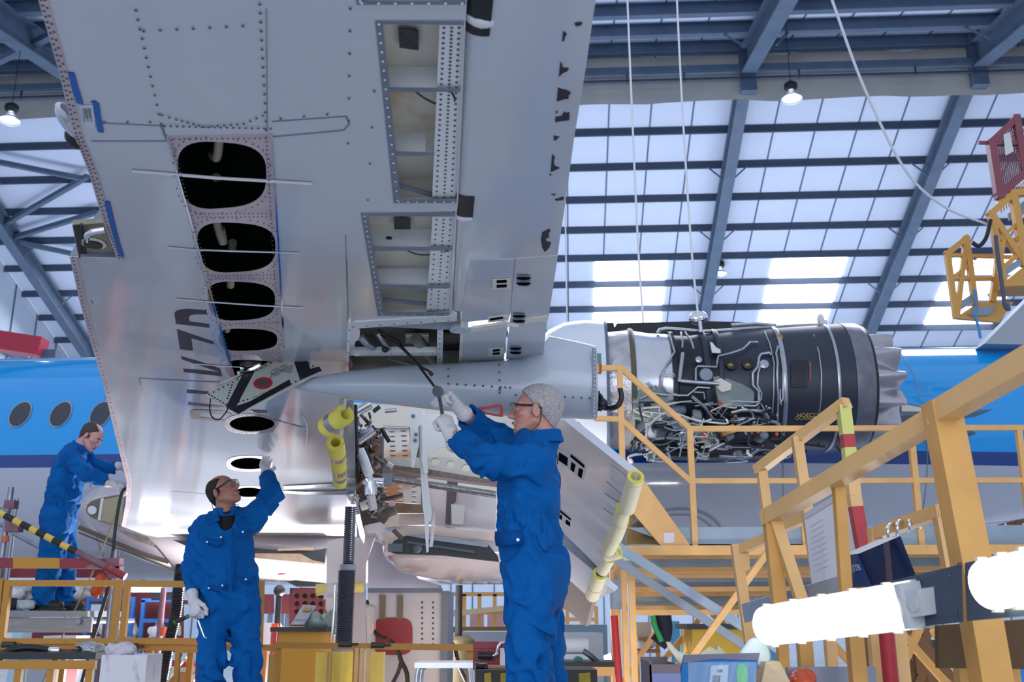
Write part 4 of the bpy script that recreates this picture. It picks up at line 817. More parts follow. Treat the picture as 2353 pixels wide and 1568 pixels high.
for k in range(62):
    u, v = rr.uniform(1450, 1800), rr.uniform(930, 1055); y = YE - rr.uniform(.6, .85); pts = [P(u, v, y)]
    for _ in range(rr.randint(3, 5)):
        u += rr.choice((rr.uniform(-75, 75), rr.uniform(-10, 10))); v += rr.choice((rr.uniform(-8, 8), rr.uniform(-35, 35))); u = min(1815, max(1448, u)); v = min(1062, max(925, v)); pts.append(P(u, v, y + rr.uniform(-.04, .04)))
    q = MB(); q.tube(bez(pts, 4), rr.choice((.007, .009, .012, .016)), 6); q.build('pipe', rr.choice((PIPE, PIPE, PIPE, HOSE, CREAM)), eng)
q = MB(); q.tube(bez([P(*zm(*p), YE - .5) for p in ((-120, 1430), (150, 1440), (220, 1400), (280, 1360), (370, 1310), (480, 1340), (560, 1330))]), .02, 8); q.build('pipe', PIPE, eng)
for pts in (((620, 1290), (720, 1310), (940, 1340)), ((690, 1360), (760, 1390)), ((1050, 1330), (1080, 1370), (1120, 1390)), ((860, 1330), (880, 1300))): q = MB(); q.tube([P(*zm(*p), YE - .4) for p in pts], .014, 6); q.build('pipe', EDK, eng)
q = MB(); q.tube(bez([P(*zl(*p), YE - .75) for p in ((1130, 1150), (1135, 1185), (1105, 1230), (1130, 1262), (1165, 1235), (1145, 1190), (1130, 1150))]), .012, 6); q.build('red_tie', M('red_cord', '#c1433f', .5), eng)
for u, v in ((1785, 998), (1743, 992), (1690, 958), (1655, 925)): q = MB(); q.ell(P(u, v, YE - .72), .025, 8, 6); q.build('orange_cap', M('orange_cap', '#d35a3c', .5), eng)
q = MB(); q.prism([P(u, v, YE + .2) for u, v in ((1394, 742), (1410, 742), (1412, 752), (1418, 743), (1610, 738), (1700, 740), (1920, 760), (1910, 775), (1640, 790), (1394, 762))], V((0, .4, 0))); q.build('upper_cowl', EDK, eng, 0)
q = MB(); q.tube([P(*zl(1075, 50), YE - .3), P(*zl(1095, 200), YE - .4)], .028, 8); q.ell(P(*zl(1040, 50), YE - .3), (.09, .07, .09), 10, 6); q.ell(P(*zl(1095, 40), YE - .3), (.08, .07, .08), 10, 6); q.build('lifting_bracket', CHROME, eng)
q = MB(); q.box(P(1890, 745, YE - .2), (.09, .1, .08)); q.ell(P(1886, 735, YE - .2), (.05, .05, .08), 8, 6); q.build('top_vent', WHITE, eng)
# pylon, lower cowl
q = MB(); q.prism([P(u, v, 12.9) for u, v in ((1985, 935), (2010, 922), (2060, 922), (2140, 938), (2222, 942), (2282, 941), (2222, 950), (2140, 953), (2030, 957), (1990, 955))], V((0, .5, 0))); py = q.build('pylon', M('pylon_grey', '#6b7688', .4), AIR, 0)
q = MB(); q.prism([P(u, v, 12.88) for u, v in ((2048, 925), (2066, 925), (2066, 945), (2052, 948))], V((0, .02, 0))); q.prism([P(u, v, 12.88) for u, v in ((2072, 928), (2130, 940), (2128, 946), (2072, 946))], V((0, .02, 0))); q.build('pylon_cutout', CREAM, py, 0)
q = MB(); q.ell(P(2030, 942, 12.8), (.1, .08, .08), 12, 8); q.build('bleed_duct', WHITE, py)
q = MB(); q.prism([P(u, v, 13.6) for u, v in ((2000, 985), (2020, 962), (2150, 952), (2245, 996), (2200, 1000), (2000, 1000))], V((0, .3, 0))); q.build('stub_fairing', M('slate_fairing', '#54657f', .35), AIR, 0)
q = MB(); q.prism([P(u, v, 12.4) for u, v in ((1955, 1060), (1985, 1000), (1998, 985), (1995, 1050), (1985, 1075))], V((0, .3, 0))); q.build('lower_cowl', CREAM, AIR, 0)
# ================================================================== people (implicit surfaces -> one continuous mesh each)
f4 = np.float32
def A_(p): return np.array(p, dtype=f4)
class Field:
    def __init__(s, lo, hi, h):
        s.h = h; s.lo = A_(lo); n = np.maximum(4, np.ceil((A_(hi) - s.lo) / h).astype(int) + 1)
        g = [s.lo[i] + h * np.arange(n[i], dtype=f4) for i in range(3)]
        s.X, s.Y, s.Z = np.meshgrid(*g, indexing='ij'); s.D = np.full(s.X.shape, 9.0, f4)
    def cap(s, a, b, ra, rb, flat=None):       # round cone; flat=(axis, scale): squash along axis
        a, b = A_(a), A_(b); px, py, pz = s.X - a[0], s.Y - a[1], s.Z - a[2]; d = b - a
        if flat is not None:
            ax = A_(flat[0]); ax = ax / np.linalg.norm(ax); k = flat[1]; q = px * ax[0] + py * ax[1] + pz * ax[2]; m = q * (1 / k - 1)
            px, py, pz = px + ax[0] * m, py + ax[1] * m, pz + ax[2] * m; d = d + ax * (float(d @ ax) * (1 / k - 1))
        L = float(d @ d) + 1e-9; t = np.clip((px * d[0] + py * d[1] + pz * d[2]) / L, 0, 1)
        r = np.sqrt((px - d[0] * t) ** 2 + (py - d[1] * t) ** 2 + (pz - d[2] * t) ** 2) - (ra + (rb - ra) * t)
        return r * (min(1, flat[1]) if flat is not None else 1)
    def ell(s, c, r, R=None):
        c = A_(c); p = [s.X - c[0], s.Y - c[1], s.Z - c[2]]
        if R is not None:
            R = np.array(R, dtype=f4); p = [p[0] * R[0, i] + p[1] * R[1, i] + p[2] * R[2, i] for i in range(3)]
        k0 = np.sqrt(sum((q / k) ** 2 for q, k in zip(p, r))); k1 = np.sqrt(sum((q / (k * k)) ** 2 for q, k in zip(p, r))) + 1e-6
        return k0 * (k0 - 1) / k1
    def u(s, d, k=.02):
        if k <= 0: s.D = np.minimum(s.D, d); return
        h = np.clip(.5 + .5 * (s.D - d) / k, 0, 1); s.D = s.D + (d - s.D) * h - k * h * (1 - h)
    def sub(s, d, k=.01):
        d = -d; h = np.clip(.5 - .5 * (s.D - d) / k, 0, 1); s.D = s.D + (d - s.D) * h + k * h * (1 - h)
    def plane(s, c, n): n = A_(n); n = n / np.linalg.norm(n); return (s.X - c[0]) * n[0] + (s.Y - c[1]) * n[1] + (s.Z - c[2]) * n[2]
    def mesh(s):
        D = s.D; inn = D < 0; sh = D.shape; acc = np.zeros(tuple(n - 1 for n in sh) + (3,), f4); cnt = np.zeros(tuple(n - 1 for n in sh), f4)
        for ax in range(3):
            sl0 = [slice(None)] * 3; sl1 = [slice(None)] * 3; sl0[ax] = slice(0, -1); sl1[ax] = slice(1, None)
            a, b = D[tuple(sl0)], D[tuple(sl1)]; cr = (a < 0) != (b < 0); t = np.where(cr, a / (a - b + 1e-12), 0).astype(f4)
            o1, o2 = [x for x in range(3) if x != ax]
            for i in (0, 1):
                for j in (0, 1):
                    s_ = [slice(None)] * 3; s_[o1] = slice(i, sh[o1] - 1 + i); s_[o2] = slice(j, sh[o2] - 1 + j)
                    c = cr[tuple(s_)]; tt = t[tuple(s_)]; off = [None] * 3; acc[..., ax] += np.where(c, tt, 0); acc[..., o1] += c * f4(i); acc[..., o2] += c * f4(j); cnt += c
        act = cnt > 0; idx = -np.ones(act.shape, int); idx[act] = np.arange(act.sum()); I = np.argwhere(act)
        vs = (I + acc[act] / cnt[act][:, None]) * s.h + s.lo; fs = []
        for ax in range(3):
            o1, o2 = [(1, 2), (2, 0), (0, 1)][ax]; sl0 = [slice(None)] * 3; sl1 = [slice(None)] * 3; sl0[ax] = slice(0, -1); sl1[ax] = slice(1, None)
            for o in (o1, o2): sl0[o] = slice(1, -1); sl1[o] = slice(1, -1)
            a, b = inn[tuple(sl0)], inn[tuple(sl1)]
            for want in (True, False):
                E = np.argwhere((a == want) & (b != want))
                if not len(E): continue
                E[:, o1] += 1; E[:, o2] += 1; q = []
                for d1, d2 in ((0, 0), (-1, 0), (-1, -1), (0, -1)):
                    e = E.copy(); e[:, o1] += d1; e[:, o2] += d2; q.append(idx[e[:, 0], e[:, 1], e[:, 2]])
                q = np.stack(q, 1); fs.append(q if want else q[:, ::-1])
        return vs, np.concatenate(fs) if fs else np.zeros((0, 4), int)
    def build(s, name, mat, parent=None):
        vs, fs = s.mesh(); me = bpy.data.meshes.new(name); me.vertices.add(len(vs)); me.vertices.foreach_set('co', vs.ravel().astype(f4))
        n = len(fs); me.loops.add(n * 4); me.loops.foreach_set('vertex_index', fs.ravel().astype(np.int32)); me.polygons.add(n)
        me.polygons.foreach_set('loop_start', np.arange(0, n * 4, 4, dtype=np.int32)); me.update(calc_edges=True); me.validate(); me.materials.append(mat)
        me.polygons.foreach_set('use_smooth', [True] * n)
        return link(name, me, parent, 0, recalc=False)
def box_of(pts, pad): q = np.array([list(p) for p in pts]); return q.min(0) - pad, q.max(0) + pad
def folds(F_, amp, k, seed):
    X, Y, Z = F_.X, F_.Y, F_.Z; o = seed * 1.7
    w_ = np.sin(X * k * .7 + o + 1.3 * np.sin(Z * k * .5 + o)) + np.sin(Y * k * .8 - o + 1.5 * np.sin((X + Z) * k * .45))
    q = np.sin((Z * k + 1.8 * w_ + o)) * .6 + np.sin((X * .8 - Y * .5 + Z * .6) * k * 1.15 + w_ * 1.4) * .5
    return amp * q
CLOTH = M('blue_coverall_cloth', '#0058a0', .8, 0, .10, 9, bump=.55, bscale=16, spec=.15)
SEAMB = M('coverall_seam', '#004a8e', .8, spec=.15); SNAP = M('metal_snap', '#8fa0b4', .3, .8)
GLOVE = M('white_glove', '#d3d0d4', .6, 0, .05, 12, bump=.3, bscale=90)
SKIN1 = M('skin', '#c58c7c', .5, 0, .08, 14, bump=.08, bscale=120); SKIN2 = M('skin_olive', '#a87466', .5, 0, .10, 14, bump=.08, bscale=120); SKIN3 = M('skin_pale', '#c9938f', .5, 0, .08, 14, bump=.08, bscale=120)
HAIRG = M('grey_hair', '#b4aeb0', .7, 0, .3, 130, bump=.6, bscale=260, stretch=(1, 1, .4)); HAIRD = M('black_stubble', '#2a211f', .8, 0, .2, 80, bump=.5, bscale=200); HAIRB = M('brown_hair', '#4d403e', .75, 0, .2, 60, bump=.8, bscale=170, stretch=(1, 1, .5))
LIPM = M('lips', '#95584f', .5); EYEW = M('eye_white', '#d9d2cf', .25); IRIS = M('iris', '#33302d', .2)
LENS = M('safety_lens', '#eef2f6', .04, trans=.92, alpha=.35); SHIRT = M('black_shirt', '#15151a', .8); TSHIRT = M('white_tshirt', '#cfd0d6', .8)
BOOT = M('black_boot', '#1c1a1c', .5, 0, .2, 20)
def frame(f, up):                              # head axes: right, forward, up
    f = V(f).normalized(); up = V(up); up = (up - f * f.dot(up)).normalized(); r = f.cross(up); return Matrix((r, f, up)).transposed()
def head_field(F_, c, R, s=1.0):
    def w(x, y, z): return tuple(V(c) + R @ (V((x, y, z)) * s))
    def e(x, y, z, r, k=.012): F_.u(F_.ell(w(x, y, z), [q * s for q in r], R), k)
    def cp(a, b, ra, rb, k=.012): F_.u(F_.cap(w(*a), w(*b), ra * s, rb * s), k)
    e(0, -.018, .040, (.077, .100, .082), .0); e(0, .030, -.020, (.062, .066, .088), .03); e(0, .040, -.082, (.046, .046, .034), .02); cp((0, .076, -.100), (0, .072, -.096), .019, .019, .02)
    for sg in (-1, 1):
        cp((sg * .056, -.004, -.052), (sg * .026, .062, -.094), .022, .020, .02); cp((sg * .046, .074, .022), (sg * .008, .089, .018), .012, .010, .012); e(sg * .046, .056, -.024, (.022, .022, .018), .016)
        F_.sub(F_.ell(w(sg * .032, .106, -.002), [.019 * s, .022 * s, .014 * s], R), .012); e(sg * .032, .080, -.001, (.0145, .0135, .013), .003); e(sg * .011, .100, -.037, (.009, .012, .008), .007)
        cp((sg * .030, .095, -.006), (sg * .045, .085, -.010), .003, .003, .006)
    cp((0, .094, .014), (0, .118, -.030), .0085, .0125, .008); cp((0, .118, -.030), (0, .096, -.040), .0115, .008, .006)
    e(0, .094, -.061, (.024, .0095, .006), .006); e(0, .092, -.071, (.022, .0095, .0065), .005); F_.sub(F_.ell(w(0, .104, -.066), [.022 * s, .005 * s, .0009 * s], R), .002)
    for sg in (-1, 1):
        Re = R @ Euler((radians(-12), 0, radians(sg * -22))).to_matrix(); F_.u(F_.ell(w(sg * .083, -.010, -.012), [.010 * s, .020 * s, .034 * s], Re), .006); F_.sub(F_.ell(w(sg * .094, -.006, -.008), [.008 * s, .011 * s, .020 * s], Re), .004)
    return w
def hair(c, R, s, mat, par, style):
    lo, hi = box_of([c], .17 * s); F_ = Field(lo, hi, .0035)
    def w(x, y, z): return tuple(V(c) + R @ (V((x, y, z)) * s))
    th = {'short': .013, 'bald': .005, 'thin': .008}[style]
    F_.u(F_.ell(w(0, -.020, .040), [(.077 + th) * s, (.100 + th) * s, (.082 + th) * s], R), 0); F_.u(F_.cap(w(0, -.055, -.02), w(0, -.05, -.075), .060 * s, .045 * s), .03)
    F_.D = F_.D + folds(F_, .0010, 260, 2)
    n = R @ V((0, -.70, .70)); F_.D = np.maximum(F_.D, -F_.plane(w(0, .066, .082) if style == 'short' else w(0, .05, .072), n))
    F_.D = np.maximum(F_.D, -F_.plane(w(0, -.05, -.082), R @ V((0, -.1, 1))))
    if style != 'short': F_.sub(F_.ell(w(0, .028, .125), [.062 * s, .105 * s, .075 * s], R) if style == 'bald' else F_.ell(w(0, .055, .125), [.055 * s, .085 * s, .062 * s], R), .01)
    for sg in (-1, 1):
        F_.u(F_.ell(w(sg * .072, .014, -.004), [.006 * s, .008 * s, .022 * s], R), .006)
        F_.sub(F_.ell(w(sg * .09, -.010, -.012), [.022 * s, .022 * s, .036 * s], R), .003)
    return F_.build('hair', mat, par)
def eyes_etc(w, R, s, par, glasses=True):
    for sg in (-1, 1):
        m = MB(); m.ell(w(sg * .032, .0835, -.001), (.0115 * s,) * 3, 12, 8); e = m.build('eye', EYEW, par); m = MB(); m.ell(w(sg * .032, .0925, -.001), (.0048 * s, .0048 * s, .0048 * s), 10, 6, R); m.build('iris', IRIS, e)
        m = MB(); m.tube(bez([w(sg * .014, .0965, .021), w(sg * .032, .0955, .027), w(sg * .052, .078, .022)], 5), .004 * s, 6); m.build('eyebrow', par['hairmat_'] and bpy.data.materials[par['hairmat_']], par)
    m = MB(); m.tube(bez([w(-.022, .098, -.066), w(0, .1045, -.064), w(.022, .098, -.066)], 5), .0035 * s, 6); m.build('lips', LIPM, par)
    if glasses:
        m = MB(); rows = []
        for j in range(6):
            z = -.028 + .048 * j / 5; rows.append([w(x, .121 - 6.5 * x * x - (.004 if abs(x) < .012 and j < 2 else 0), z + (.012 * max(0, 1 - abs(x) / .02) if j == 0 else 0)) for x in [-.068 + .136 * k / 20 for k in range(21)]])
        m.grid(rows); m.grid([[tuple(V(p) + R @ V((0, .0022 * s, 0))) for p in r] for r in rows]); gl = m.build('safety_glasses', LENS, par, 60)
        for sg in (-1, 1): m = MB(); m.tube([w(sg * .068, .093, .012), w(sg * .080, .05, .010), w(sg * .084, -.005, .012), w(sg * .082, -.035, .0)], .0045 * s, 8); m.build('temple_arm', BLACK, gl)
        m = MB(); m.tube(bez([w(-.067, .093, .02), w(-.03, .117, .022), w(0, .122, .021), w(.03, .117, .022), w(.067, .093, .02)], 5), .002 * s, 6); m.build('glasses_rim', BLACK, gl)
        m = MB(); m.tube(bez([w(.082, -.035, .0), w(.080, -.07, -.06), w(.06, -.10, -.13), w(.03, -.115, -.19), w(-.0, -.125, -.24)], 6), .0022 * s, 6); m.tube(bez([w(-.082, -.035, .0), w(-.085, -.03, -.07), w(-.075, .01, -.12), w(-.085, -.03, -.15), w(-.05, -.09, -.16)], 6), .0022 * s, 6); m.build('neck_cord', HOSE, gl)
def hand(name, par, wrist, dirv, palm, curl, side, thumb=.6, mat=None, spread=.06, s=1.0, cuff=True, fan=None):
    """dirv: wrist->knuckles; palm: direction the palm faces; side: +1 thumb on dirv x palm side"""
    y = V(dirv).normalized(); z = V(palm); z = (z - y * z.dot(y)).normalized(); x = y.cross(z) * side
    def w(a, b, c): return V(wrist) + (x * a + y * b + z * c) * s
    segs = []
    for i, (kx, ln) in enumerate(((.027, (.042, .026, .020)), (.009, (.047, .030, .022)), (-.010, (.043, .028, .021)), (-.028, (.034, .021, .018)))):
        base = V((kx, .088 - .006 * abs(i - 1), 0)); segs.append((V((kx * .6, .02, 0)), base, .0155, .0125)); a = 0; p = base; cu = curl[i] if hasattr(curl, '__len__') else curl
        sp = kx * (fan or spread) * 22
        for k, L in enumerate(ln):
            a += cu * (1.0, 1.15, .75)[k]; q = p + V((sin(sp) * cos(a), cos(a) * cos(sp), sin(a))) * L; segs.append((p, q, .0115 - .001 * k, .0105 - .0012 * k)); p = q
    b = V((.026, .026, .006)); t1 = b + V((.030 * (1 - thumb * .35), .030, .018 * thumb + .004)); t2 = t1 + V((.014 - .016 * thumb, .024, .020 * thumb)); t3 = t2 + V((.004 - .018 * thumb, .021, .012 * thumb))
    segs += [(V((.012, .010, 0)), b, .017, .017), (b, t1, .0165, .013), (t1, t2, .0125, .0112), (t2, t3, .0112, .009)]
    pts = [w(*a) for a, b_, r1, r2 in segs] + [w(*b_) for a, b_, r1, r2 in segs] + [w(0, -.06, 0)]
    lo, hi = box_of(pts, .04); F_ = Field(lo, hi, .0030)
    F_.u(F_.cap(w(0, .012, 0), w(0, .068, 0), .030 * s, .036 * s, (z, .52)), 0)
    for i, (a, b_, r1, r2) in enumerate(segs): F_.u(F_.cap(w(*a), w(*b_), r1 * s, r2 * s), .006)
    if cuff:
        F_.u(F_.cap(w(0, -.045, 0), w(0, .012, 0), .0335 * s, .029 * s), .012); F_.u(F_.cap(w(0, -.046, 0), w(0, -.043, 0), .036 * s, .036 * s), .004)
    F_.D = F_.D + folds(F_, .0007, 230, 4)
    return F_.build(name, mat or GLOVE, par)
def person(spec):
    J = {k: V(v) for k, v in spec['j'].items()}; fw = V(spec['fwd']).normalized(); sd = fw.cross(EZ).normalized(); sk = spec['skin']; hr = spec['hairmat']; s = spec.get('hs', 1.0)
    R = frame(spec['look'], spec['up'])
    # --- body: head, neck, shoulders, arms and legs as one skin
    pts = [J[k] for k in ('head', 'sl', 'sr', 'el', 'er', 'wl', 'wr', 'chest')]; lo, hi = box_of(pts, .16); F_ = Field(lo, hi, .0052)
    F_.u(F_.cap(J['chest'], J['neck'], .10, .075, (fw, .8)), 0); F_.u(F_.cap(J['sl'], J['sr'], .05, .05), .04)
    for a, b, c in (('sl', 'el', 'wl'), ('sr', 'er', 'wr')): F_.u(F_.cap(J[a], J[b], .052, .040), .03); F_.u(F_.cap(J[b], J[c], .040, .0285), .015)
    nk = V(J['head']) + R @ V((0, -.030 * s, -.055 * s)); F_.u(F_.cap(J['neck'], nk, .062 * s, .055 * s), .03)
    body = F_; w = head_field_into(body, J['head'], R, s)
    root = body.build('person', sk); root['hairmat_'] = hr.name
    tag(root, spec['label'], 'person')
    hair(J['head'], R, s, hr, root, spec['style']); eyes_etc(w, R, s, root, spec.get('glasses', True))
    # --- coveralls
    hips = ('hl', 'hr'); allp = [J[k] for k in ('sl', 'sr', 'el', 'er', 'wl', 'wr', 'chest', 'waist', 'hl', 'hr', 'kl', 'kr', 'al', 'ar')]; lo, hi = box_of(allp, .17); lo[2] += .11; F_ = Field(lo, hi, .0092)
    T = spec['t']                              # torso sizes: chest, waist, hip half-depths and half-widths
    def tor(a, b, ra, rb, k): F_.u(F_.cap(a, b, ra[1], rb[1], (fw, (ra[0] + rb[0]) / (ra[1] + rb[1]))), k)
    pel = (J['hl'] + J['hr']) / 2
    tor(J['chest'] + EZ * .10, J['chest'], (T[0] * .85, T[1] * .82), (T[0], T[1]), 0); tor(J['chest'], J['waist'], (T[0], T[1]), (T[2], T[3]), .04); tor(J['waist'], pel, (T[2], T[3]), (T[4], T[5]), .05)
    F_.u(F_.cap(J['sl'], J['sr'], .072, .072), .07); F_.u(F_.cap(J['chest'] + EZ * .12, J['neck'], .10, .072), .05)
    for sh, el, wr in (('sl', 'el', 'wl'), ('sr', 'er', 'wr')):
        F_.u(F_.cap(J[sh], J[el], .082, .070), .045); F_.u(F_.cap(J[el], J[wr], .070, spec.get('cuffr', .054)), .02)
    for hp, kn, an in (('hl', 'kl', 'al'), ('hr', 'kr', 'ar')):
        F_.u(F_.cap(J[hp], J[kn], spec['lg'][0], spec['lg'][1]), .035); F_.u(F_.cap(J[kn], J[an], spec['lg'][1], spec['lg'][2]), .02)
    F_.u(F_.cap(pel + EZ * .02 - fw * .045, pel - EZ * .06 - fw * .04, T[4] * .80, T[4] * .78), .05)
    # wrinkles: stronger round the waist, elbows, knees
    amp = np.full(F_.D.shape, .0050, f4)
    for c_, r_, a_ in [(J['waist'], .16, .007), (J['el'], .13, .010), (J['er'], .13, .010), (J['kl'], .2, .009), (J['kr'], .2, .009), (J['al'], .2, .010), (J['ar'], .2, .010), (J['sl'], .13, .006), (J['sr'], .13, .006), (pel, .2, .006)]:
        amp += 1.35 * a_ * np.exp(-((F_.X - c_.x) ** 2 + (F_.Y - c_.y) ** 2 + (F_.Z - c_.z) ** 2) / (r_ * r_)).astype(f4)
    F_.D = F_.D + folds(F_, 1.0, 46, spec['seed']) * amp
    wa = np.exp(-((F_.Z - J['waist'].z) / .028) ** 2); F_.D = F_.D + wa * .010 * spec.get('belt', 1)
    ang = np.arctan2((F_.X - J['waist'].x), (F_.Y - J['waist'].y)); F_.D = F_.D + .0045 * np.sin(ang * 34) * np.exp(-((F_.Z - J['waist'].z + .03) / .07) ** 2) * spec.get('belt', 1)
    for el, wr in (('el', 'wl'), ('er', 'wr')):   # open cuffs
        d = (J[wr] - J[el]).normalized(); r_ = spec.get('cuffr', .054); F_.sub(F_.cap(J[wr] + d * .0, J[wr] + d * .3, r_ * 1.25, r_ * 3), .006); F_.sub(F_.cap(J[wr] - d * .05, J[wr] + d * .2, r_ * .80, r_ * .80), .005)
    nd = (J['head'] - J['neck']).normalized(); F_.sub(F_.cap(J['neck'] + nd * .055, J['neck'] + nd * .4, .075, .3), .01); F_.sub(F_.cap(J['neck'] - nd * .02 + fw * .01, J['neck'] + nd * .2 + fw * .04, .062, .075), .01)
    if spec.get('vneck'): c_ = J['neck'] + fw * .09 - EZ * .03; F_.sub(F_.ell(tuple(c_), (.055, .07, .10)), .01)
    cov = F_.build('coveralls', CLOTH, root)
    # collar
    lo, hi = box_of([J['neck']], .19); G = Field(lo, hi, .005); up_ = (nd + EZ * .8).normalized(); cn = J['neck'] + nd * .012 - fw * .006
    G.u(G.cap(cn - up_ * .02, cn + up_ * .012, .094, .088), 0); G.sub(G.cap(cn - up_ * .1, cn + up_ * .1, .074, .076), .003); G.D = np.maximum(G.D, G.plane(cn + up_ * .032, up_)); G.D = np.maximum(G.D, -G.plane(cn - up_ * .028, up_))
    G.sub(G.cap(cn + fw * .05 + up_ * .0, cn + fw * .2 + up_ * .02, .022, .05), .006); G.build('collar', CLOTH, cov)
    # boots
    for an, kn in (('al', 'kl'), ('ar', 'kr')):
        a = J[an]; z0 = spec['floor']; ft = V(spec.get('foot', fw)).normalized(); lo, hi = box_of([V((a.x, a.y, z0)) - ft * .1, V((a.x, a.y, z0 + .2)) + ft * .22], .07); lo[2] = z0 - .01; G = Field(lo, hi, .006); b = V((a.x, a.y, z0))
        G.u(G.cap(b + EZ * .05 - ft * .04, b + EZ * .042 + ft * .15, .046, .044), 0); G.u(G.cap(b + EZ * .06, b + EZ * .19, .05, .048), .03); G.D = np.maximum(G.D, -(G.Z - (z0 + .012))); G.u(np.maximum(G.cap(b - ft * .045, b + ft * .16, .052, .052), G.Z - (z0 + .022)), .0); G.D = np.maximum(G.D, -(G.Z - z0))
        G.build('boot', BOOT, root)
    return root, cov, w, R
def head_field_into(F_, c, R, s):
    lo, hi = box_of([c], .15 * s); G = Field.__new__(Field); G.h = F_.h
    i0 = np.maximum(0, ((A_(lo) - F_.lo) / F_.h).astype(int)); i1 = np.minimum(np.array(F_.D.shape), ((A_(hi) - F_.lo) / F_.h).astype(int) + 1)
    sl = tuple(slice(a, b) for a, b in zip(i0, i1)); G.lo = F_.lo; G.X, G.Y, G.Z = F_.X[sl], F_.Y[sl], F_.Z[sl]; G.D = np.full(G.X.shape, 9.0, f4)
    w = head_field(G, c, R, s); d = F_.D[sl]; k = .02; h = np.clip(.5 + .5 * (d - G.D) / k, 0, 1); F_.D[sl] = d + (G.D - d) * h - k * h * (1 - h); return w
def detail(par, rows, nm, mat, th=.004):         # a sewn-on flap or pocket following given points
    m = MB(); m.grid([[V(p) for p in r] for r in rows]); o = m.build(nm, mat, par, 60); md = o.modifiers.new('s', 'SOLIDIFY'); md.thickness = th; return o
DOCK = 1.9 - .80
# ------------------------------------------------------------------ 1 mechanic with the hose (profile, facing left)
J1 = dict(head=P(1231, 946, 4.6), neck=P(1247, 1014, 4.61), chest=P(1216, 1110, 4.6), waist=P(1214, 1196, 4.6),
          sl=P(1226, 1062, 4.43), sr=P(1212, 1040, 4.79), el=P(1118, 1062, 4.34), er=P(1120, 1000, 4.83), wl=P(1040, 1000, 4.47), wr=P(1062, 945, 4.66),
          hl=P(1221, 1315, 4.51), hr=P(1230, 1312, 4.72), kl=P(1217, 1490, 4.5), kr=P(1246, 1495, 4.74), al=P(1221, 1700, 4.52), ar=P(1258, 1700, 4.76))
p1, c1, w1, R1 = person(dict(j=J1, fwd=(-1, .06, 0), look=(-1, .10, .10), up=(.12, 0, 1), skin=SKIN1, hairmat=HAIRG, style='short', hs=1.0, t=(.132, .185, .132, .175, .146, .185), lg=(.118, .098, .088), floor=DOCK, seed=1, label='grey-haired person in blue coveralls and safety glasses reaching up with a wrench'))
zg = zz(980, 860, 6.03)
fr = P(1012, 906, 4.58)
hand('glove', p1, P(1052, 936, 4.65), P(1018, 903, 4.60) - P(1052, 936, 4.65), V((-.35, -.55, -.75)), (1.15, 1.2, 1.2, 1.2), -1, .9, s=1.08)
hand('glove', p1, P(1036, 1000, 4.47), P(1020, 960, 4.50) - P(1036, 1000, 4.47), V((-.55, .75, .2)), (1.3, 1.3, 1.35, 1.35), -1, .8, s=1.1)
WR = M('wrench_steel', '#9fb0ba', .25, 1)
t = thing('wrench', 'steel open-ended wrench gripped by the grey-haired person on the hose fitting', 'wrench', P(1016, 938, 4.52))
m = MB(); m.beam(P(1009, 908, 4.545), P(1018, 962, 4.50), .016, .008, V((0, 1, 0))); m.build('shank', WR, t)
m = MB(); m.lathe([(-.006, .026), (.006, .026)], P(1006, 900, 4.55), V((0, 1, -.2)), 18); m.build('jaw', WR, t)
# coverall details
detail(c1, [[P(1139, 1222, 4.50), P(1170, 1222, 4.405), P(1200, 1217, 4.398)], [P(1138, 1238, 4.50), P(1170, 1238, 4.40), P(1201, 1234, 4.392)], [P(1141, 1256, 4.50), P(1170, 1254, 4.395), P(1202, 1249, 4.388)]], 'pocket_flap', SEAMB)
m = MB(); m.lathe([(0, .009), (.004, .007)], P(1190, 1241, 4.375), V((0, -1, 0)), 12); m.build('snap', SNAP, c1)
# ------------------------------------------------------------------ 2 mechanic inspecting the tank opening
J2 = dict(head=P(514, 1130, 6.80), neck=P(521, 1181, 6.83), chest=P(514, 1258, 6.82), waist=P(528, 1345, 6.82),
          sr=P(468, 1216, 6.78), sl=P(578, 1196, 6.88), er=P(444, 1306, 6.84), wr=P(444, 1376, 6.72), el=P(626, 1138, 6.98), wl=P(612, 1090, 7.25),
          hr=P(492, 1392, 6.80), hl=P(560, 1392, 6.84), kr=P(484, 1520, 6.76), kl=P(568, 1520, 6.82), ar=P(485, 1672, 6.82), al=P(575, 1672, 6.86))
p2, c2, w2, R2 = person(dict(j=J2, fwd=(.30, -1, 0), look=(.78, -.38, .50), up=(-.45, .1, 1), skin=SKIN2, hairmat=HAIRD, style='bald', hs=.98, t=(.125, .185, .125, .178, .135, .175), lg=(.104, .083, .085), floor=DOCK, seed=2, vneck=1, belt=.5, label='shaved-head person in blue coveralls touching an oval opening overhead, screwdriver in hand'))
hand('glove', p2, P(611, 1082, 7.3), P(604, 1062, 7.5) - P(611, 1082, 7.3), V((.5, -.2, .8)), .35, 1, .3, s=1.1)
hand('glove', p2, P(444, 1380, 6.7), P(449, 1410, 6.66) - P(444, 1380, 6.7), V((.35, .9, 0)), (1.25, 1.25, 1.3, 1.3), 1, .8, s=1.12)
sh = (J2['chest'] + V((.3, -1, 0)).normalized() * .06 + EZ * .12)
lo, hi = box_of([J2['neck'] - EZ * .09], .13); G = Field(lo, hi, .006); G.u(G.cap(J2['chest'], J2['neck'], .112, .082, (V((.3, -1, 0)).normalized(), .84)), 0); G.build('undershirt', SHIRT, p2)
m = MB(); m.tube([P(447, 1410, 6.58), P(465, 1470, 6.58)], .006, 8)
t = thing('screwdriver', 'long screwdriver shaft pointing down from the shaved-head person\'s gloved fist', 'screwdriver', P(458, 1440, 6.56))
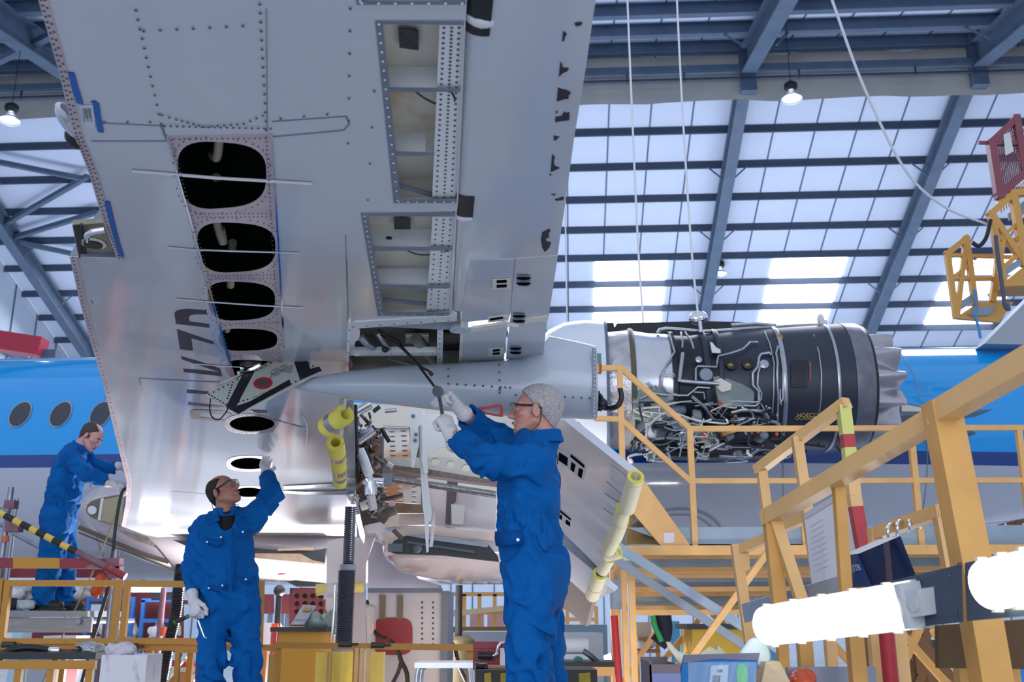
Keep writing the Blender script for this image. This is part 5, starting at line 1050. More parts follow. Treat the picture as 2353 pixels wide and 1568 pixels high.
m = MB(); m.cyl(P(455, 1426, 6.55), P(469, 1464, 6.55), .008, 8, .006); m.cyl(P(469, 1464, 6.55), P(475, 1467, 6.55), .004, 8); m.build('shaft', CHROME, t)
t2_ = thing('pen_torch', 'green and black torch sticking out left of the shaved-head person\'s fist', 'torch', P(414, 1424, 6.6))
m = MB(); m.cyl(P(404, 1430, 6.58), P(428, 1419, 6.6), .013, 12); m.build('grip', BLACK, t2_)
m = MB(); m.cyl(P(428, 1419, 6.6), P(434, 1416, 6.6), .014, 12); m.cyl(P(400, 1432, 6.58), P(404, 1430, 6.58), .0135, 12); m.build('collar', M('green_plastic', '#1f7a4a', .4), t2_)
sf = V((.30, -1, 0)).normalized(); s2 = sf.cross(EZ)
def chest2(u, v, y): return P(u, v, y)
for pl in ([(474, 1236), (498, 1244), (512, 1236)], [(548, 1222), (562, 1225), (575, 1212)]):
    rows = [[P(u, v + dv, 6.655 + .02 * abs(u - 520) / 60) for u, v in pl] for dv in (0, 8, 14)]; detail(c2, rows, 'pocket_flap', SEAMB)
for pl in ([(480, 1345), (500, 1348), (522, 1340)], [(552, 1325), (570, 1330), (588, 1322)]): detail(c2, [[P(u, v + dv, 6.66 + .03 * abs(u - 528) / 60) for u, v in pl] for dv in (0, 7, 12)], 'pocket_flap', SEAMB)
m = MB()
for u, v in ((476, 1246), (508, 1235), (558, 1223), (480, 1352), (511, 1346), (565, 1332)): m.lathe([(0, .008), (.004, .006)], P(u, v, 6.63), V((0, -1, 0)), 10)
m.build('snap', SNAP, c2)
m = MB(); m.grid([[P(u, v, 6.665) for u in (533, 539)] for v in (1215, 1260, 1310, 1360)]); o = m.build('zip_placket', SEAMB, c2); md = o.modifiers.new('s', 'SOLIDIFY'); md.thickness = .004
for pl in ([(498, 1178, 6.74), (505, 1196, 6.68), (490, 1200, 6.68), (487, 1188, 6.74)], [(540, 1172, 6.75), (563, 1186, 6.70), (548, 1190, 6.68), (541, 1180, 6.70)]):
    m = MB(); m.prism([P(*p) for p in pl], V((0, .012, 0))); m.build('lapel', CLOTH, c2)
# ------------------------------------------------------------------ 3 mechanic on the scaffold
J3 = dict(head=P(211, 1004, 9.2), neck=P(184, 1030, 9.22), chest=P(160, 1085, 9.22), waist=P(148, 1128, 9.2),
          sr=P(162, 1052, 9.03), sl=P(182, 1044, 9.40), er=P(202, 1092, 8.95), wr=P(255, 1110, 9.05), el=P(228, 1076, 9.45), wl=P(278, 1074, 9.5),
          hr=P(131, 1190, 9.10), hl=P(143, 1190, 9.32), kr=P(118, 1290, 9.10), kl=P(150, 1290, 9.35), ar=P(97, 1374, 9.08), al=P(146, 1376, 9.36))
z3 = P(100, 1404, 9.1).z
J3['ar'].z = z3 + .10; J3['al'].z = z3 + .10
p3, c3, w3, R3 = person(dict(j=J3, fwd=(1, .12, 0), look=(.80, -.10, -.50), up=(.45, 0, .9), skin=SKIN3, hairmat=HAIRB, style='thin', hs=1.0, t=(.135, .19, .145, .18, .15, .185), lg=(.118, .10, .088), floor=z3, seed=3, glasses=False, cuffr=.056, label='balding person in blue coveralls on the scaffold planks leaning into the wing edge'))
hand('glove', p3, P(258, 1112, 9.05), P(285, 1117, 9.1) - P(258, 1112, 9.05), V((.1, .6, -.7)), .7, -1, .5, s=1.12)
hand('glove', p3, P(283, 1074, 9.5), P(300, 1078, 9.55) - P(283, 1074, 9.5), V((.1, -.6, -.7)), .7, 1, .5, s=1.1)
# ================================================================== loose things on and under the wing
FOAM = M('yellow_foam', '#e2d65e', .8, 0, .05, 10); FOAM2 = M('pale_foam', '#efe8b4', .75, 0, .04, 10); TAPE = M('silver_tape', '#a9abb0', .3, .7); TAPEW = M('masking_tape', '#dedce2', .6); TAPEP = M('cream_tape', '#eee6c4', .6); TAPEB = M('blue_tape', '#1f5fae', .6)
def cpad(label, a, b, r, ya, yb, mat=FOAM, gap=.9, band=None, inner=.55, core=None, rot=0, slit=None):
    p0, p1 = P(*a, ya), P(*b, yb); d = (p1 - p0).normalized(); x = d.orthogonal().normalized() if slit is None else (V(slit) - d * V(slit).dot(d)).normalized(); y = d.cross(x); n = 22; rot = rot if slit is None else pi
    t = thing('foam_pad', label, 'foam pad', (p0 + p1) / 2, 'foam edge protectors')
    def ring(p, rr): return [p + (x * cos(q) + y * sin(q)) * rr for q in [pi + rot + gap / 2 + (2 * pi - gap) * k / (n - 1) for k in range(n)]]
    m = MB(); o0, o1, i0, i1 = ring(p0, r), ring(p1, r), ring(p0, r * inner), ring(p1, r * inner)
    m.grid([i0, o0, o1, i1, i0]); 
    for k in (0, n - 1): m.add([i0[k], o0[k], o1[k], i1[k]], [(0, 1, 2, 3)])
    m.build('foam_sleeve', mat, t, 50)
    for f0, f1 in (band or []):
        q0, q1 = p0 + (p1 - p0) * f0, p0 + (p1 - p0) * f1; m = MB(); m.grid([ring(q0, r * 1.02), ring(q1, r * 1.02)]); m.build('tape_band', TAPE if mat is FOAM else TAPEP, t, 60)
    return t
cpad('largest yellow foam pad, silver-taped, at the top of the wing flange', (794, 952), (750, 982), .052, 4.93, 5.06, band=[(.45, .72)], gap=.75, slit=(.2, 0, 1))
cpad('open-ended yellow foam pad second from the top on the wing flange', (771, 1017), (777, 1056), .055, 6.1, 6.42, gap=.5, slit=(1, -.2, .3), band=[(.6, .8)])
cpad('short yellow foam pad with pale tape, third down the wing flange', (777, 1054), (780, 1086), .052, 6.5, 6.75, band=[(.6, .9)], slit=(1, .3, 0), gap=.5)
cpad('lowest yellow foam pad on the wing flange above the jack', (780, 1082), (781, 1110), .049, 6.75, 6.95, band=[(.3, .55)], slit=(1, .3, 0), gap=.5)
FP = [((1461, 1096), (1440, 1170), .052, 5.96, 6.25, 'topmost and longest pale foam pad on the drooped flap'), ((1433, 1168), (1425, 1196), .050, 6.35, 6.5, 'short pale foam pad just below the topmost one on the flap'), ((1428, 1194), (1412, 1236), .052, 6.6, 6.85, 'pale foam pad at the middle of the flap edge'),
      ((1412, 1232), (1398, 1264), .050, 6.95, 7.2, 'pale foam pad above the sideways one on the flap edge'), ((1422, 1268), (1392, 1274), .055, 7.3, 7.35, 'foam pad lying crosswise on the flap edge with its yellow end showing'), ((1400, 1282), (1384, 1312), .047, 7.45, 7.6, 'pale foam pad below the sideways one on the flap edge'), ((1379, 1318), (1360, 1372), .056, 7.75, 8.05, 'lowest pale foam pad with red pen rings near the flap corner')]
for a, b, r, ya, yb, lb in FP:
    t = cpad(lb, a, b, r, ya, yb, FOAM2, .35, [(.12, .95)], .62, slit=(.3, 1, .2)); m = MB(); p0, p1 = P(*a, ya), P(*b, yb); d = (p1 - p0).normalized(); m.lathe([(.0, r * .6), (-.002, r * .98), (-.003, r * .62)], p0, d, 22, False); m.build('yellow_end', FOAM, t)
    if 'red' in lb: m = MB(); [m.lathe([(0, r * 1.03), (.006, r * 1.03)], p0 + (p1 - p0) * f, d, 22, False) for f in (.55, .97)]; m.build('red_ring', RED, t)
m = MB(); p0, p1 = P(726, 1356, 9.7), P(836, 1349, 9.75); m.cyl(p0, p1, .052, 18); t = thing('foam_pad', 'solid yellow foam tube taped across the white gear door behind the jack', 'foam pad', p0); m.build('foam_tube', M('warm_foam', '#eddb86', .8), t)
m = MB(); m.lathe([(0, .0535), (.10, .0535)], p0 + (p1 - p0) * .24, p1 - p0, 18, False); m.build('tape_band', TAPEW, t); m = MB(); m.prism([P(744, 1362, 9.62), P(754, 1362, 9.62), P(750, 1376, 9.6), P(744, 1380, 9.6)], V((0, .004, 0))); m.build('tape_tail', TAPEW, t)
def tape(lst, wid, label, mat=TAPEW, off=.004, group='tape strips on the wing', cat='tape'):
    pts = [PW(u, v, off) for u, v in lst]; m = MB(); L_ = []; R_ = []
    for i, p in enumerate(pts):
        d = (pts[min(i + 1, len(pts) - 1)] - pts[max(0, i - 1)]).normalized(); s_ = d.cross(WN) * wid / 2; L_.append(p + s_); R_.append(p - s_)
    m.grid([L_, R_]); m.grid([[p + UP * .002 for p in L_], [p + UP * .002 for p in R_]]); return tag(m.build('tape_strip', mat), label, cat, group)
tape([(303, 394), (345, 397), (500, 410), (640, 418), (719, 423)], .020, 'white tape strip across the largest tank opening'); tape([(386, 569), (450, 575), (600, 580), (688, 582)], .013, 'white tape strip across the second tank opening'); tape([(405, 688), (500, 696), (600, 703), (698, 708)], .016, 'white tape strip across the third tank opening'); tape([(449, 837), (500, 841), (556, 845)], .017, 'short white tape strip left of the hanging panel')
tape([(574, 944), (600, 957), (650, 972), (704, 986)], .022, 'white tape from the upper oval opening to the wing middle'); tape([(694, 955), (702, 970), (706, 986), (704, 1010), (701, 1040)], .012, 'curled thin tape end hanging beside the upper oval opening')
tape([(163, 168), (172, 200), (184, 239)], .017, 'uppermost blue tape strip along the leading edge', TAPEB); tape([(213, 234), (221, 240), (225, 270), (232, 305)], .016, 'blue tape strip beside the white tag', TAPEB); tape([(246, 464), (258, 515), (270, 560), (280, 591)], .018, 'long blue tape strip beside the slat gap', TAPEB)
m = MB(); m.prism([PW(u, v, .004) for u, v in ((183, 243), (213, 243), (218, 272), (219, 297), (199, 293), (188, 270))], UP * .002); t = m.build('paper_tag', M('tag_film', '#c3c8d2', .3)); tag(t, 'clear-backed white paper tag stuck beside the leading edge', 'tag')
m = MB()
for k in range(5): m.prism([PW(u, v, .0055) for u, v in ((190 + 4 * k, 250), (192 + 4 * k, 250), (195 + 4 * k, 280 - (k % 2) * 8), (193 + 4 * k, 280 - (k % 2) * 8))], UP * .001)
m.build('handwriting', M('pen_ink', '#6c7280', .6), t)
# hanging access panel
PA, PB_, PC = P(472, 907, 4.92), P(677, 801, 5.12), P(548, 952, 4.80); pn_ = (PB_ - PA).cross(PC - PA).normalized()
if pn_.y > 0: pn_ = -pn_
def pp(u, v, off=.0): r = ray(u, v); return CAM + r * ((PA - CAM).dot(pn_) / r.dot(pn_)) + pn_ * off
zb3 = zz(380, 740, 3.92)
t = thing('hanging_panel', 'removed wing panel hanging by cables, with black lettering fragments and a red ring', 'panel', pp(600, 880))
PAN = M('panel_green_white', '#b7bdb7', .4, 0, .04, 4); m = MB(); m.prism([pp(*zb3(*q)) for q in ((360, 655), (1165, 238), (1410, 440), (1395, 452), (660, 832))], -pn_ * .008); pan = m.build('panel_sheet', PAN, t, 0)
for pl in ([(700, 470), (815, 425), (640, 760), (760, 720), (1120, 520), (1130, 570), (760, 770), (660, 832), (545, 768)], [(1135, 290), (1165, 238), (1275, 330), (1305, 425), (1385, 405), (1410, 440), (1215, 525)]):
    m = MB(); m.prism([pp(*zb3(*q), .002) for q in pl], -pn_ * .002); m.build('black_lettering', BLACK, pan, 0)
rr_ = [pp(*zb3(880 + 84 * cos(a) - 20 * sin(a) * -1, 555 + 50 * sin(a) - 18 * cos(a)), .003) for a in [2 * pi * k / 28 for k in range(28)]]; ri_ = [pp(*zb3(880 + 55 * cos(a) + 12 * sin(a), 555 + 32 * sin(a) - 12 * cos(a)), .003) for a in [2 * pi * k / 28 for k in range(28)]]
plate('red_ring', rr_, [ri_], .003, RED, pan, -pn_); m = MB(); m.prism([q - pn_ * .001 for q in ri_], -pn_ * .001); m.build('filler_lens', M('dark_lens', '#4b514c', .25), pan, 0)
m = MB(); m.prism([pp(*zb3(1110 + 32 * cos(a), 445 + 20 * sin(a)), .003) for a in [2 * pi * k / 16 for k in range(16)]], -pn_ * .002); m.build('drain_valve', GREY, pan, 0)
m = MB()
def prow(a, b, n, r=.0055):
    for i in range(n): f = i / max(1, n - 1); m.lathe([(0, r), (.003, r * .7)], pp(*zb3(a[0] + (b[0] - a[0]) * f, a[1] + (b[1] - a[1]) * f), .0), pn_, 8)
prow((395, 655), (1120, 282), 18); prow((395, 655), (620, 790), 10); prow((680, 790), (1380, 435), 18); prow((1160, 262), (1330, 400), 6); prow((600, 570), (560, 690), 6); prow((590, 740), (740, 700), 5); prow((650, 800), (730, 770), 4); prow((1075, 330), (1120, 320), 2); m.build('screw_heads', BLACK, pan)
m = MB()
for (x, y, L, n) in ((950, 440, 160, 4), (940, 480, 220, 3), (770, 690, 250, 1)):
    for j in range(n):
        for k in range(int(L / 14)):
            if (k * 7 + j * 3) % 5: a = (x + 14 * k, y + 13 * j - 6.2 * k); m.prism([pp(*zb3(*q), .0015) for q in ((a[0], a[1]), (a[0] + 9, a[1] - 4), (a[0] + 9, a[1] + 1), (a[0], a[1] + 5))], -pn_ * .001)
m.build('stencil_lines', RIV, pan, 0)
m = MB(); c_ = P(574, 838, 5.1); m.lathe([(0, .05), (.03, .058), (.05, .058), (.055, .063), (.08, .063), (.085, .05), (.105, .045), (.11, .03)], c_ - EZ * .02, V((.05, .05, 1)), 22); cp_ = m.build('quantity_probe', M('probe_black', '#24252a', .45), pan)
m = MB(); m.tube(bez([P(555, 846, 5.02), P(575, 850, 5.0), P(600, 838, 5.0), P(560, 852, 5.0), P(548, 858, 4.98)]), .012, 6); m.build('foil_wrap', CHROME, pan)
m = MB(); m.tube(bez([PW(591, 745, -.04), P(598, 765, 5.4), P(612, 788, 5.25), P(640, 815, 5.12)]), .010, 8); m.tube(bez([P(612, 788, 5.24), P(618, 800, 5.2), P(614, 825, 5.1), P(616, 835, 5.08)]), .008, 8); m.tube([PW(591, 745, -.05), PW(588, 735, -.08)], .01, 6); m.build('support_cable', HOSE, pan)
m = MB(); m.tube(bez([pp(484, 917), P(482, 940, 4.85), P(487, 958, 4.82), P(502, 965, 4.8), P(518, 950, 4.8), pp(524, 938)]), .0035, 6); m.build('wire_loop', HOSE, pan)
m = MB(); m.prism([pp(*zb3(*q), .012) for q in ((490, 565), (640, 500), (690, 470), (700, 485), (560, 560), (500, 572))], -pn_ * .003); m.build('plastic_film', M('clear_film', '#d6dbe2', .2, alpha=.6), pan, 0)
m = MB(); m.tube(bez([PW(286, 1122, -.02), P(277, 1145, 9.0), P(266, 1210, 8.95), P(258, 1290, 8.95), P(252, 1340, 8.95), P(214, 1470, 8.9), P(180, 1600, 8.9)]), .016, 8); tag(m.build('cable', M('green_black_cable', '#1e2a28', .5)), 'thick dark cable hanging from the wing edge beside the balding person', 'cable')
m = MB(); m.tube([P(275, 1165, 9.0), P(203, 1338, 8.9), P(140, 1470, 8.9), P(85, 1600, 8.9)], .007, 6); tag(m.build('rope', M('tan_rope', '#8d8467', .7)), 'thin tan rope slanting down behind the scaffold', 'rope')
# ================================================================== scaffold
SCP = M('galvanised_tube', '#8d95a0', .4, .7, .15, 12); SRED = M('scuffed_red_board', '#8a2f3c', .55, 0, .2, 8, hex2='#b59aa0', spots=10); SYEL = M('scuffed_yellow', '#b98a2f', .55, 0, .15, 8, hex2='#8a3a3a', spots=12); PLANK = M('grey_plank', '#8e9196', .6, 0, .12, 6, stretch=(1, 8, 8)); STRY = M('stripe_yellow', '#d9bb55', .5); PURP = M('worn_red_tube', '#7c5a66', .5, .2, .2, 12)
z_pl = z3
sc = thing('scaffold', 'red and grey tube scaffold with planks that the balding person stands on', 'scaffold', V((P(130, 1404, 9.2).x, 9.2, 0)))
def tubep(nm, pts, r, mat, par): m = MB(); m.tube([P(*p) for p in pts], r, 10); return m.build(nm, mat, par)
def vpost(nm, u, v, y, r, mat, par, z0=0.0): p = P(u, v, y); m = MB(); m.cyl(p, V((p.x, p.y, z0)), r, 10); return m.build(nm, mat, par)
vpost('post', 26, 1120, 8.9, .026, SCP, sc); vpost('post', 39, 1146, 9.8, .026, SCP, sc); vpost('post', 268, 1266, 8.75, .026, SCP, sc); vpost('post', 259, 1280, 9.9, .028, PURP, sc); vpost('post', -70, 1120, 8.9, .026, SCP, sc)
p = P(26, 1160, 8.9); m = MB(); m.box((p.x, p.y, p.z), (.09, .09, .07)); m.build('coupler', PURP, sc)
for q_, s_ in ((P(33, 1210, 8.9), (.12, .1, .1)), (P(262, 1300, 8.75), (.12, .1, .12)), (P(266, 1316, 8.75), (.1, .1, .1))): m = MB(); m.box(q_, s_); m.build('coupler', PURP, sc)
m = MB(); p = P(14, 1230, 8.9); m.cyl(P(13, 1232, 8.88), P(12, 1246, 8.88), .031, 10); m.build('orange_band', M('orange_band', '#d0633a', .5), sc)
tubep('ledger', [(-60, 1165, 8.85), (22, 1175, 8.85)], .024, SCP, sc); tubep('ledger', [(-60, 1205, 9.8), (30, 1208, 9.8)], .024, SCP, sc); tubep('ledger', [(30, 1225, 9.75), (90, 1257, 9.75), (250, 1300, 9.8)], .024, SCP, sc)
for (a, b, v0, v1, y, mt) in ((-40, 30, 1281, 1305, 8.72, SRED), (30, 137, 1281, 1307, 8.715, SYEL), (137, 252, 1283, 1307, 8.72, SRED), (-40, 250, 1307, 1328, 9.95, SRED)):
    m = MB(); m.prism([P(a, v0, y), P(b, v0 + 2, y), P(b, v1, y), P(a, v1, y)], V((0, .035, 0))); m.build('guard_board', mt, sc, 0)
for k in range(4):
    m = MB(); x0, x1 = P(-60, 1420, 9.1).x, P(240, 1420, 9.1).x; m.box(((x0 + x1) / 2, 8.84 + .235 * k, z_pl - .028), (x1 - x0, .225, .05)); m.build('plank', PLANK, sc, 0)
m = MB(); m.box((P(90, 1420, 9).x, 8.76, z_pl - .12), (P(238, 1420, 9).x - P(-60, 1420, 9).x, .03, .12)); m.build('toe_board', PLANK, sc, 0)
for u in (10, 232): m = MB(); m.cyl(V((P(u, 1440, 9.2).x, 8.7, z_pl - .09)), V((P(u, 1440, 9.2).x, 9.95, z_pl - .09)), .024, 10); m.build('transom', SCP, sc)
t = thing('barrier_pole', 'black and yellow striped pole slanting down to a red end across the scaffold', 'pole', P(130, 1250, 8.6))
a, b = P(-30, 1164, 8.62), P(288, 1326, 8.6); d = b - a; fr_ = [0, .09, .135, .20, .255, .32, .37, .43, .485, .545, .60, .655]
for i in range(len(fr_) - 1): m = MB(); m.cyl(a + d * fr_[i], a + d * fr_[i + 1], .0285, 12); m.build('stripe', BLACK if i % 2 == 0 else STRY, t)
m = MB(); m.cyl(a + d * .655, a + d * .86, .0285, 12); m.build('tube_end', PURP, t); m = MB(); m.cyl(a + d * .86, b, .032, 12); m.build('red_tip', SRED, t)
OR = M('orange_rubber', '#b8481f', .5)
lo, hi = box_of([P(222, 1350, 8.7)], .16); G = Field(lo, hi, .005)
for a, b, r in (((232, 1330), (228, 1345), .045), ((228, 1345), (220, 1358), .048), ((219, 1352), (214, 1366), .022), ((225, 1356), (222, 1372), .02), ((231, 1352), (233, 1364), .02), ((215, 1352), (212, 1358), .018)): G.u(G.cap(P(*a, 8.66), P(*b, 8.66), r, r * .85), .012)
tag(G.build('rubber_glove', OR), 'orange rubber glove hanging from the scaffold rail', 'glove')
RAG = M('pale_rag', '#b9c6cc', .8, 0, .2, 30, bump=.8, bscale=40); BAGW = M('white_plastic_bag', '#dfe6ea', .25, 0, .06, 12, bump=1, bscale=18); 
def blob(nm, label, cat, c, r, mat, seed, group=None, amp=.25):
    lo, hi = c - V(r) * 1.5, c + V(r) * 1.5; F_ = Field(lo, hi, max(.006, max(r) / 22)); rg = random.Random(seed)
    for k in range(7): o = V((rg.uniform(-.6, .6) * r[0], rg.uniform(-.6, .6) * r[1], rg.uniform(-.5, .5) * r[2])); F_.u(F_.ell(c + o, [q * rg.uniform(.4, .65) for q in r]), .03)
    F_.D = F_.D + folds(F_, max(r) * .07, 4.5 / max(r), seed); F_.D = np.maximum(F_.D, -(F_.Z - (c.z - r[2] * .75))); return tag(F_.build(nm, mat), label, cat, group)
m = blob('rag', 'crumpled pale rag left of the balding person\'s boots on the planks', 'rag', V((P(52, 1396, 9).x, 8.98, z_pl + .05)), (.14, .07, .05), RAG, 1)
m = MB(); m.box((P(36, 1395, 9).x, 8.86, z_pl + .055), (.1, .09, .1)); tag(m.build('tool_pouch', BLACK), 'small black pouch at the left end of the scaffold planks', 'pouch')
# ================================================================== work dock with guard rails
DECKM = M('dock_deck', '#a6abb3', .5, 0, .15, 3); m = MB(); m.box((-2.03, 6.23, DOCK - .06), (5.95, 4.16, .12)); dk = thing('work_dock', 'grey raised dock floor the two nearer people stand on', 'dock', (-2.03, 6.23, DOCK - .12)); m.build('deck', DECKM, dk, 0)
for x in (-4.8, -2, .8):
    for y in (4.2, 8.1): m = MB(); m.box((x, y, (DOCK - .12) / 2), (.1, .1, DOCK - .12)); m.build('leg', STEEL, dk, 0)
BC = [0]
def bar(par, nm, pts, w_, mat=YELW, h=None):
    m = MB(); BC[0] += 1; w_ = w_ * (1 + .017 * (BC[0] % 7)); h = h and h * (1 + .017 * (BC[0] % 7))
    w0 = w_
    for k_, (a, b) in enumerate(zip(pts, pts[1:])):
        w_ = w0 * (1 + .02 * (k_ % 2)); pa, pb = P(*a), P(*b); up = EZ if abs((pb - pa).normalized().z) < .8 else V((0, 1, 0)); d = (pb - pa).normalized() * w_ * .49; m.beam(pa - d, pb + d, w_, h or w_, up)
    return m.build(nm, mat, par, 0)
yr = 8.05
for (top, label, lx, rx) in ((((20, 1341), (274, 1341)), 'worn yellow hinged guard frame in front of the scaffold', (3, 1478), (259, 1478)), (((294, 1342), (600, 1344)), 'worn yellow hinged guard frame behind the shaved-head person', (281, 1478), (596, 1480)), (((-240, 1338), (2, 1338)), 'worn yellow guard frame cut off by the left edge of the photo', (-240, 1478), (-10, 1478))):
    t = thing('guard_frame', label, 'guard rail', P((lx[0] + rx[0]) / 2, 1478, yr), 'yellow guard frames along the dock')
    bar(t, 'top_rail', [(*top[0], yr), (*top[1], yr)], .045); bar(t, 'bottom_rail', [(lx[0], 1474, yr), (rx[0], 1474, yr)], .04); bar(t, 'post', [(*top[0], yr), (*lx, yr)], .045); bar(t, 'post', [(*top[1], yr), (*rx, yr)], .045)
t = thing('dock_rail', 'long low yellow rail running along the edge of the dock', 'guard rail', P(500, 1490, yr + .02))
bar(t, 'rail', [(-250, 1487, yr + .03), (640, 1489, yr + .03)], .042); bar(t, 'rail', [(640, 1483, yr - .02), (1092, 1489, yr - .02)], .046)
for u, v in ((205, 1484), (300, 1485), (793, 1481), (868, 1483), (20, 1482)): m = MB(); a = P(u - 15, v, yr - .05); m.cyl(a, a + V((.1, 0, 0)), .022, 10); m.cyl(a + V((.1, 0, 0)), a + V((.15, 0, 0)), .01, 8); m.build('latch', M('latch_steel', '#4a463f', .5, .6), t)
for u in (-130, 150, 440, 640, 820, 1080): a = P(u, 1487, yr + .03); m = MB(); m.box((a.x, a.y, (a.z + DOCK) / 2), (.045, .045, a.z - DOCK)); m.build('stanchion', YELW, t, 0)
for u in (822, 834, 848): a = P(u, 1490, yr); m = MB(); m.box((a.x, a.y - .03, (a.z + DOCK) / 2), (.03, .03, a.z - DOCK)); m.build('stanchion', YEL, t, 0)
# left workbench and white block
BT = M('black_bench_top', '#202226', .4, 0, .2, 10); yb = 6.9; zb_ = P(100, 1500, yb).z
t = thing('workbench', 'black-topped workbench with a worn yellow frame in the lower left corner', 'workbench', V((P(60, 1500, yb).x, yb, DOCK)))
x0, x1 = P(-160, 1500, yb).x, P(229, 1500, yb).x; m = MB(); m.box(((x0 + x1) / 2, yb + .25, zb_ - .02), (x1 - x0, .62, .045)); m.build('bench_top', BT, t, 0)
m = MB(); m.box(((x0 + x1) / 2, yb - .04, zb_ - .075), (x1 - x0, .04, .055)); m.build('apron', YELW, t, 0)
for u in (52, 126, 214, -100): xx = P(u, 1520, yb).x; m = MB(); m.box((xx, yb - .03, (zb_ - .05 + DOCK) / 2), (.045, .04, zb_ - .05 - DOCK)); m.build('leg', YELW, t, 0)
for u in (52, 214, -100): xx = P(u, 1520, yb).x; m = MB(); m.box((xx, yb + .5, (zb_ - .05 + DOCK) / 2), (.045, .04, zb_ - .05 - DOCK)); m.build('leg', YELW, t, 0)
m = MB(); m.tube(bez([P(-40, 1560, yb - .1), P(-10, 1530, yb), P(15, 1499, yb + .05), P(60, 1489, yb + .1), P(118, 1494, yb + .1)]), .022, 10); hs = tag(m.build('air_hose', HOSE), 'black hose with a silver end lying on the black bench', 'hose'); m = MB(); m.lathe([(-.03, .024), (.02, .026), (.04, .018)], P(124, 1495, yb + .1), V((1, 0, -.05)), 14); m.build('hose_nozzle', CHROME, hs)
for k, (u, mt, w_, lb) in enumerate(((160, M('file_wood', '#6d3d33', .5), .22, 'brown-handled file lying on the black bench'), (185, BLACK, .12, 'short black tool lying on the black bench'))): m = MB(); m.cyl(P(u - 20, 1496, yb + .15), P(u + 20, 1497, yb + .15), .012, 8); tag(m.build('hand_tool', mt), lb, 'tool')
blob('foil_scrap', 'crumpled silver foil on the right end of the black bench', 'foil', P(208, 1494, yb + .12) + EZ * .012, (.10, .07, .035), M('foil_scrap', '#b5b8bd', .25, .8, bump=1, bscale=40), 5)
m = MB(); xa, xb = P(229, 1540, 6.75).x, P(334, 1540, 6.75).x; zt = P(280, 1506, 6.75).z; m.box(((xa + xb) / 2, 6.75 + .16, (zt + DOCK) / 2), (xb - xa, .3, zt - DOCK)); tag(m.build('block', M('scuffed_white', '#d8d6de', .5, 0, .1, 14, hex2='#9a98a6', spots=6, stretch=(1, 1, .4))), 'scuffed white textured block standing right of the black bench', 'block')
blob('plastic_wrap', 'crumpled clear plastic on top of the white block', 'plastic', V((P(270, 1500, 6.8).x, 6.88, zt + .035)), (.10, .08, .06), M('crumpled_film', '#c9c4cf', .2, bump=1, bscale=30), 9)
m = MB(); m.box((P(289, 1500, 6.8).x, 6.86, zt + .018), (.05, .04, .036)); tag(m.build('small_box', CREAM), 'tiny cream box on top of the white block', 'box')
# corrugated hose
CORR = M('corrugated_hose', '#1a1b22', .45)
def corr(nm, label, cat, pts, r, pitch, mat):
    c_ = bez(pts, 40); L_ = 0; q = [c_[0]]; out = []; rs = []; acc = 0
    for a, b in zip(c_, c_[1:]):
        n_ = max(1, int((b - a).length / (pitch / 4)))
        for k in range(n_): out.append(a + (b - a) * (k / n_)); rs.append(r * (1 + .10 * cos(2 * pi * (acc + (b - a).length * k / n_) / pitch)))
        acc += (b - a).length
    m = MB(); m.tube(out, r, 16, True, rs); return tag(m.build(nm, mat, None, 60), label, cat)
corr('ducting_hose', 'thick black corrugated hose hanging behind the shaved-head person\'s right side', 'hose', [P(416, 1300, 9.0), P(410, 1350, 8.95), P(404, 1410, 8.9), P(391, 1465, 8.85), P(378, 1530, 8.8), P(362, 1610, 8.7), P(340, 1700, 8.6)], .045, .02, CORR)
t = thing('trestle', 'small worn yellow trestle frame left of the shaved-head person\'s legs', 'trestle', P(430, 1600, 7.9)); bar(t, 'top_bar', [(410, 1495, 7.9), (470, 1493, 7.9)], .04); bar(t, 'leg', [(410, 1495, 7.9), (400, 1640, 7.9)], .035); bar(t, 'leg', [(458, 1495, 7.9), (452, 1640, 7.9)], .035, MAROON)
# ================================================================== jack
JB = M('ribbed_jack_cover', '#666a76', .3, .75, .1, 30); JY = M('jack_yellow', '#d9bd4e', .3, 0, .1, 6, coat=.3, hex2=None)
yj = 9.15; jp_ = P(800, 1300, yj); t = thing('aircraft_jack', 'tall ribbed screw jack on a yellow base holding up the wing', 'jack', V((jp_.x, yj, 0)))
def zat(v): return P(800, v, yj).z
m = MB(); m.lathe([(zat(1160), .02), (zat(1152), .025), (zat(1146), .05), (zat(1135), .055), (zat(1128), .04)], V((jp_.x + .02, yj, 0)), EZ, 18); m.build('jack_head', CHROME, t)
def rib(z0, z1, r, n): return [(z0 + (z1 - z0) * k / (n * 4), r * (1 + .07 * cos(pi * k / 2))) for k in range(n * 4 + 1)]
m = MB(); m.lathe(rib(zat(1300), zat(1166), .050, 26), V((jp_.x, yj, 0)), EZ, 24); m.build('upper_ribbed_cover', JB, t); m = MB(); m.lathe([(zat(1312), .07), (zat(1298), .07)], V((jp_.x, yj, 0)), EZ, 24); m.build('collar', GREY, t)
m = MB(); m.lathe(rib(zat(1484), zat(1312), .076, 34), V((jp_.x - .01, yj, 0)), EZ, 24); m.build('lower_ribbed_cover', JB, t); m = MB(); m.lathe([(zat(1497), .105), (zat(1486), .105)], V((jp_.x - .01, yj, 0)), EZ, 24); m.build('collar', GREY, t)
m = MB(); m.lathe([(0, .11), (zat(1497), .105)], V((jp_.x - .01, yj, 0)), EZ, 24); m.build('ram_body', JY, t)
for du, w_, nm in ((-.19, .1, 'side_tank'), (.29, .12, 'pump_box')): m = MB(); m.box((jp_.x + du, yj + .02, zat(1499) / 2), (w_, .14, zat(1499))); m.build(nm, JY, t)
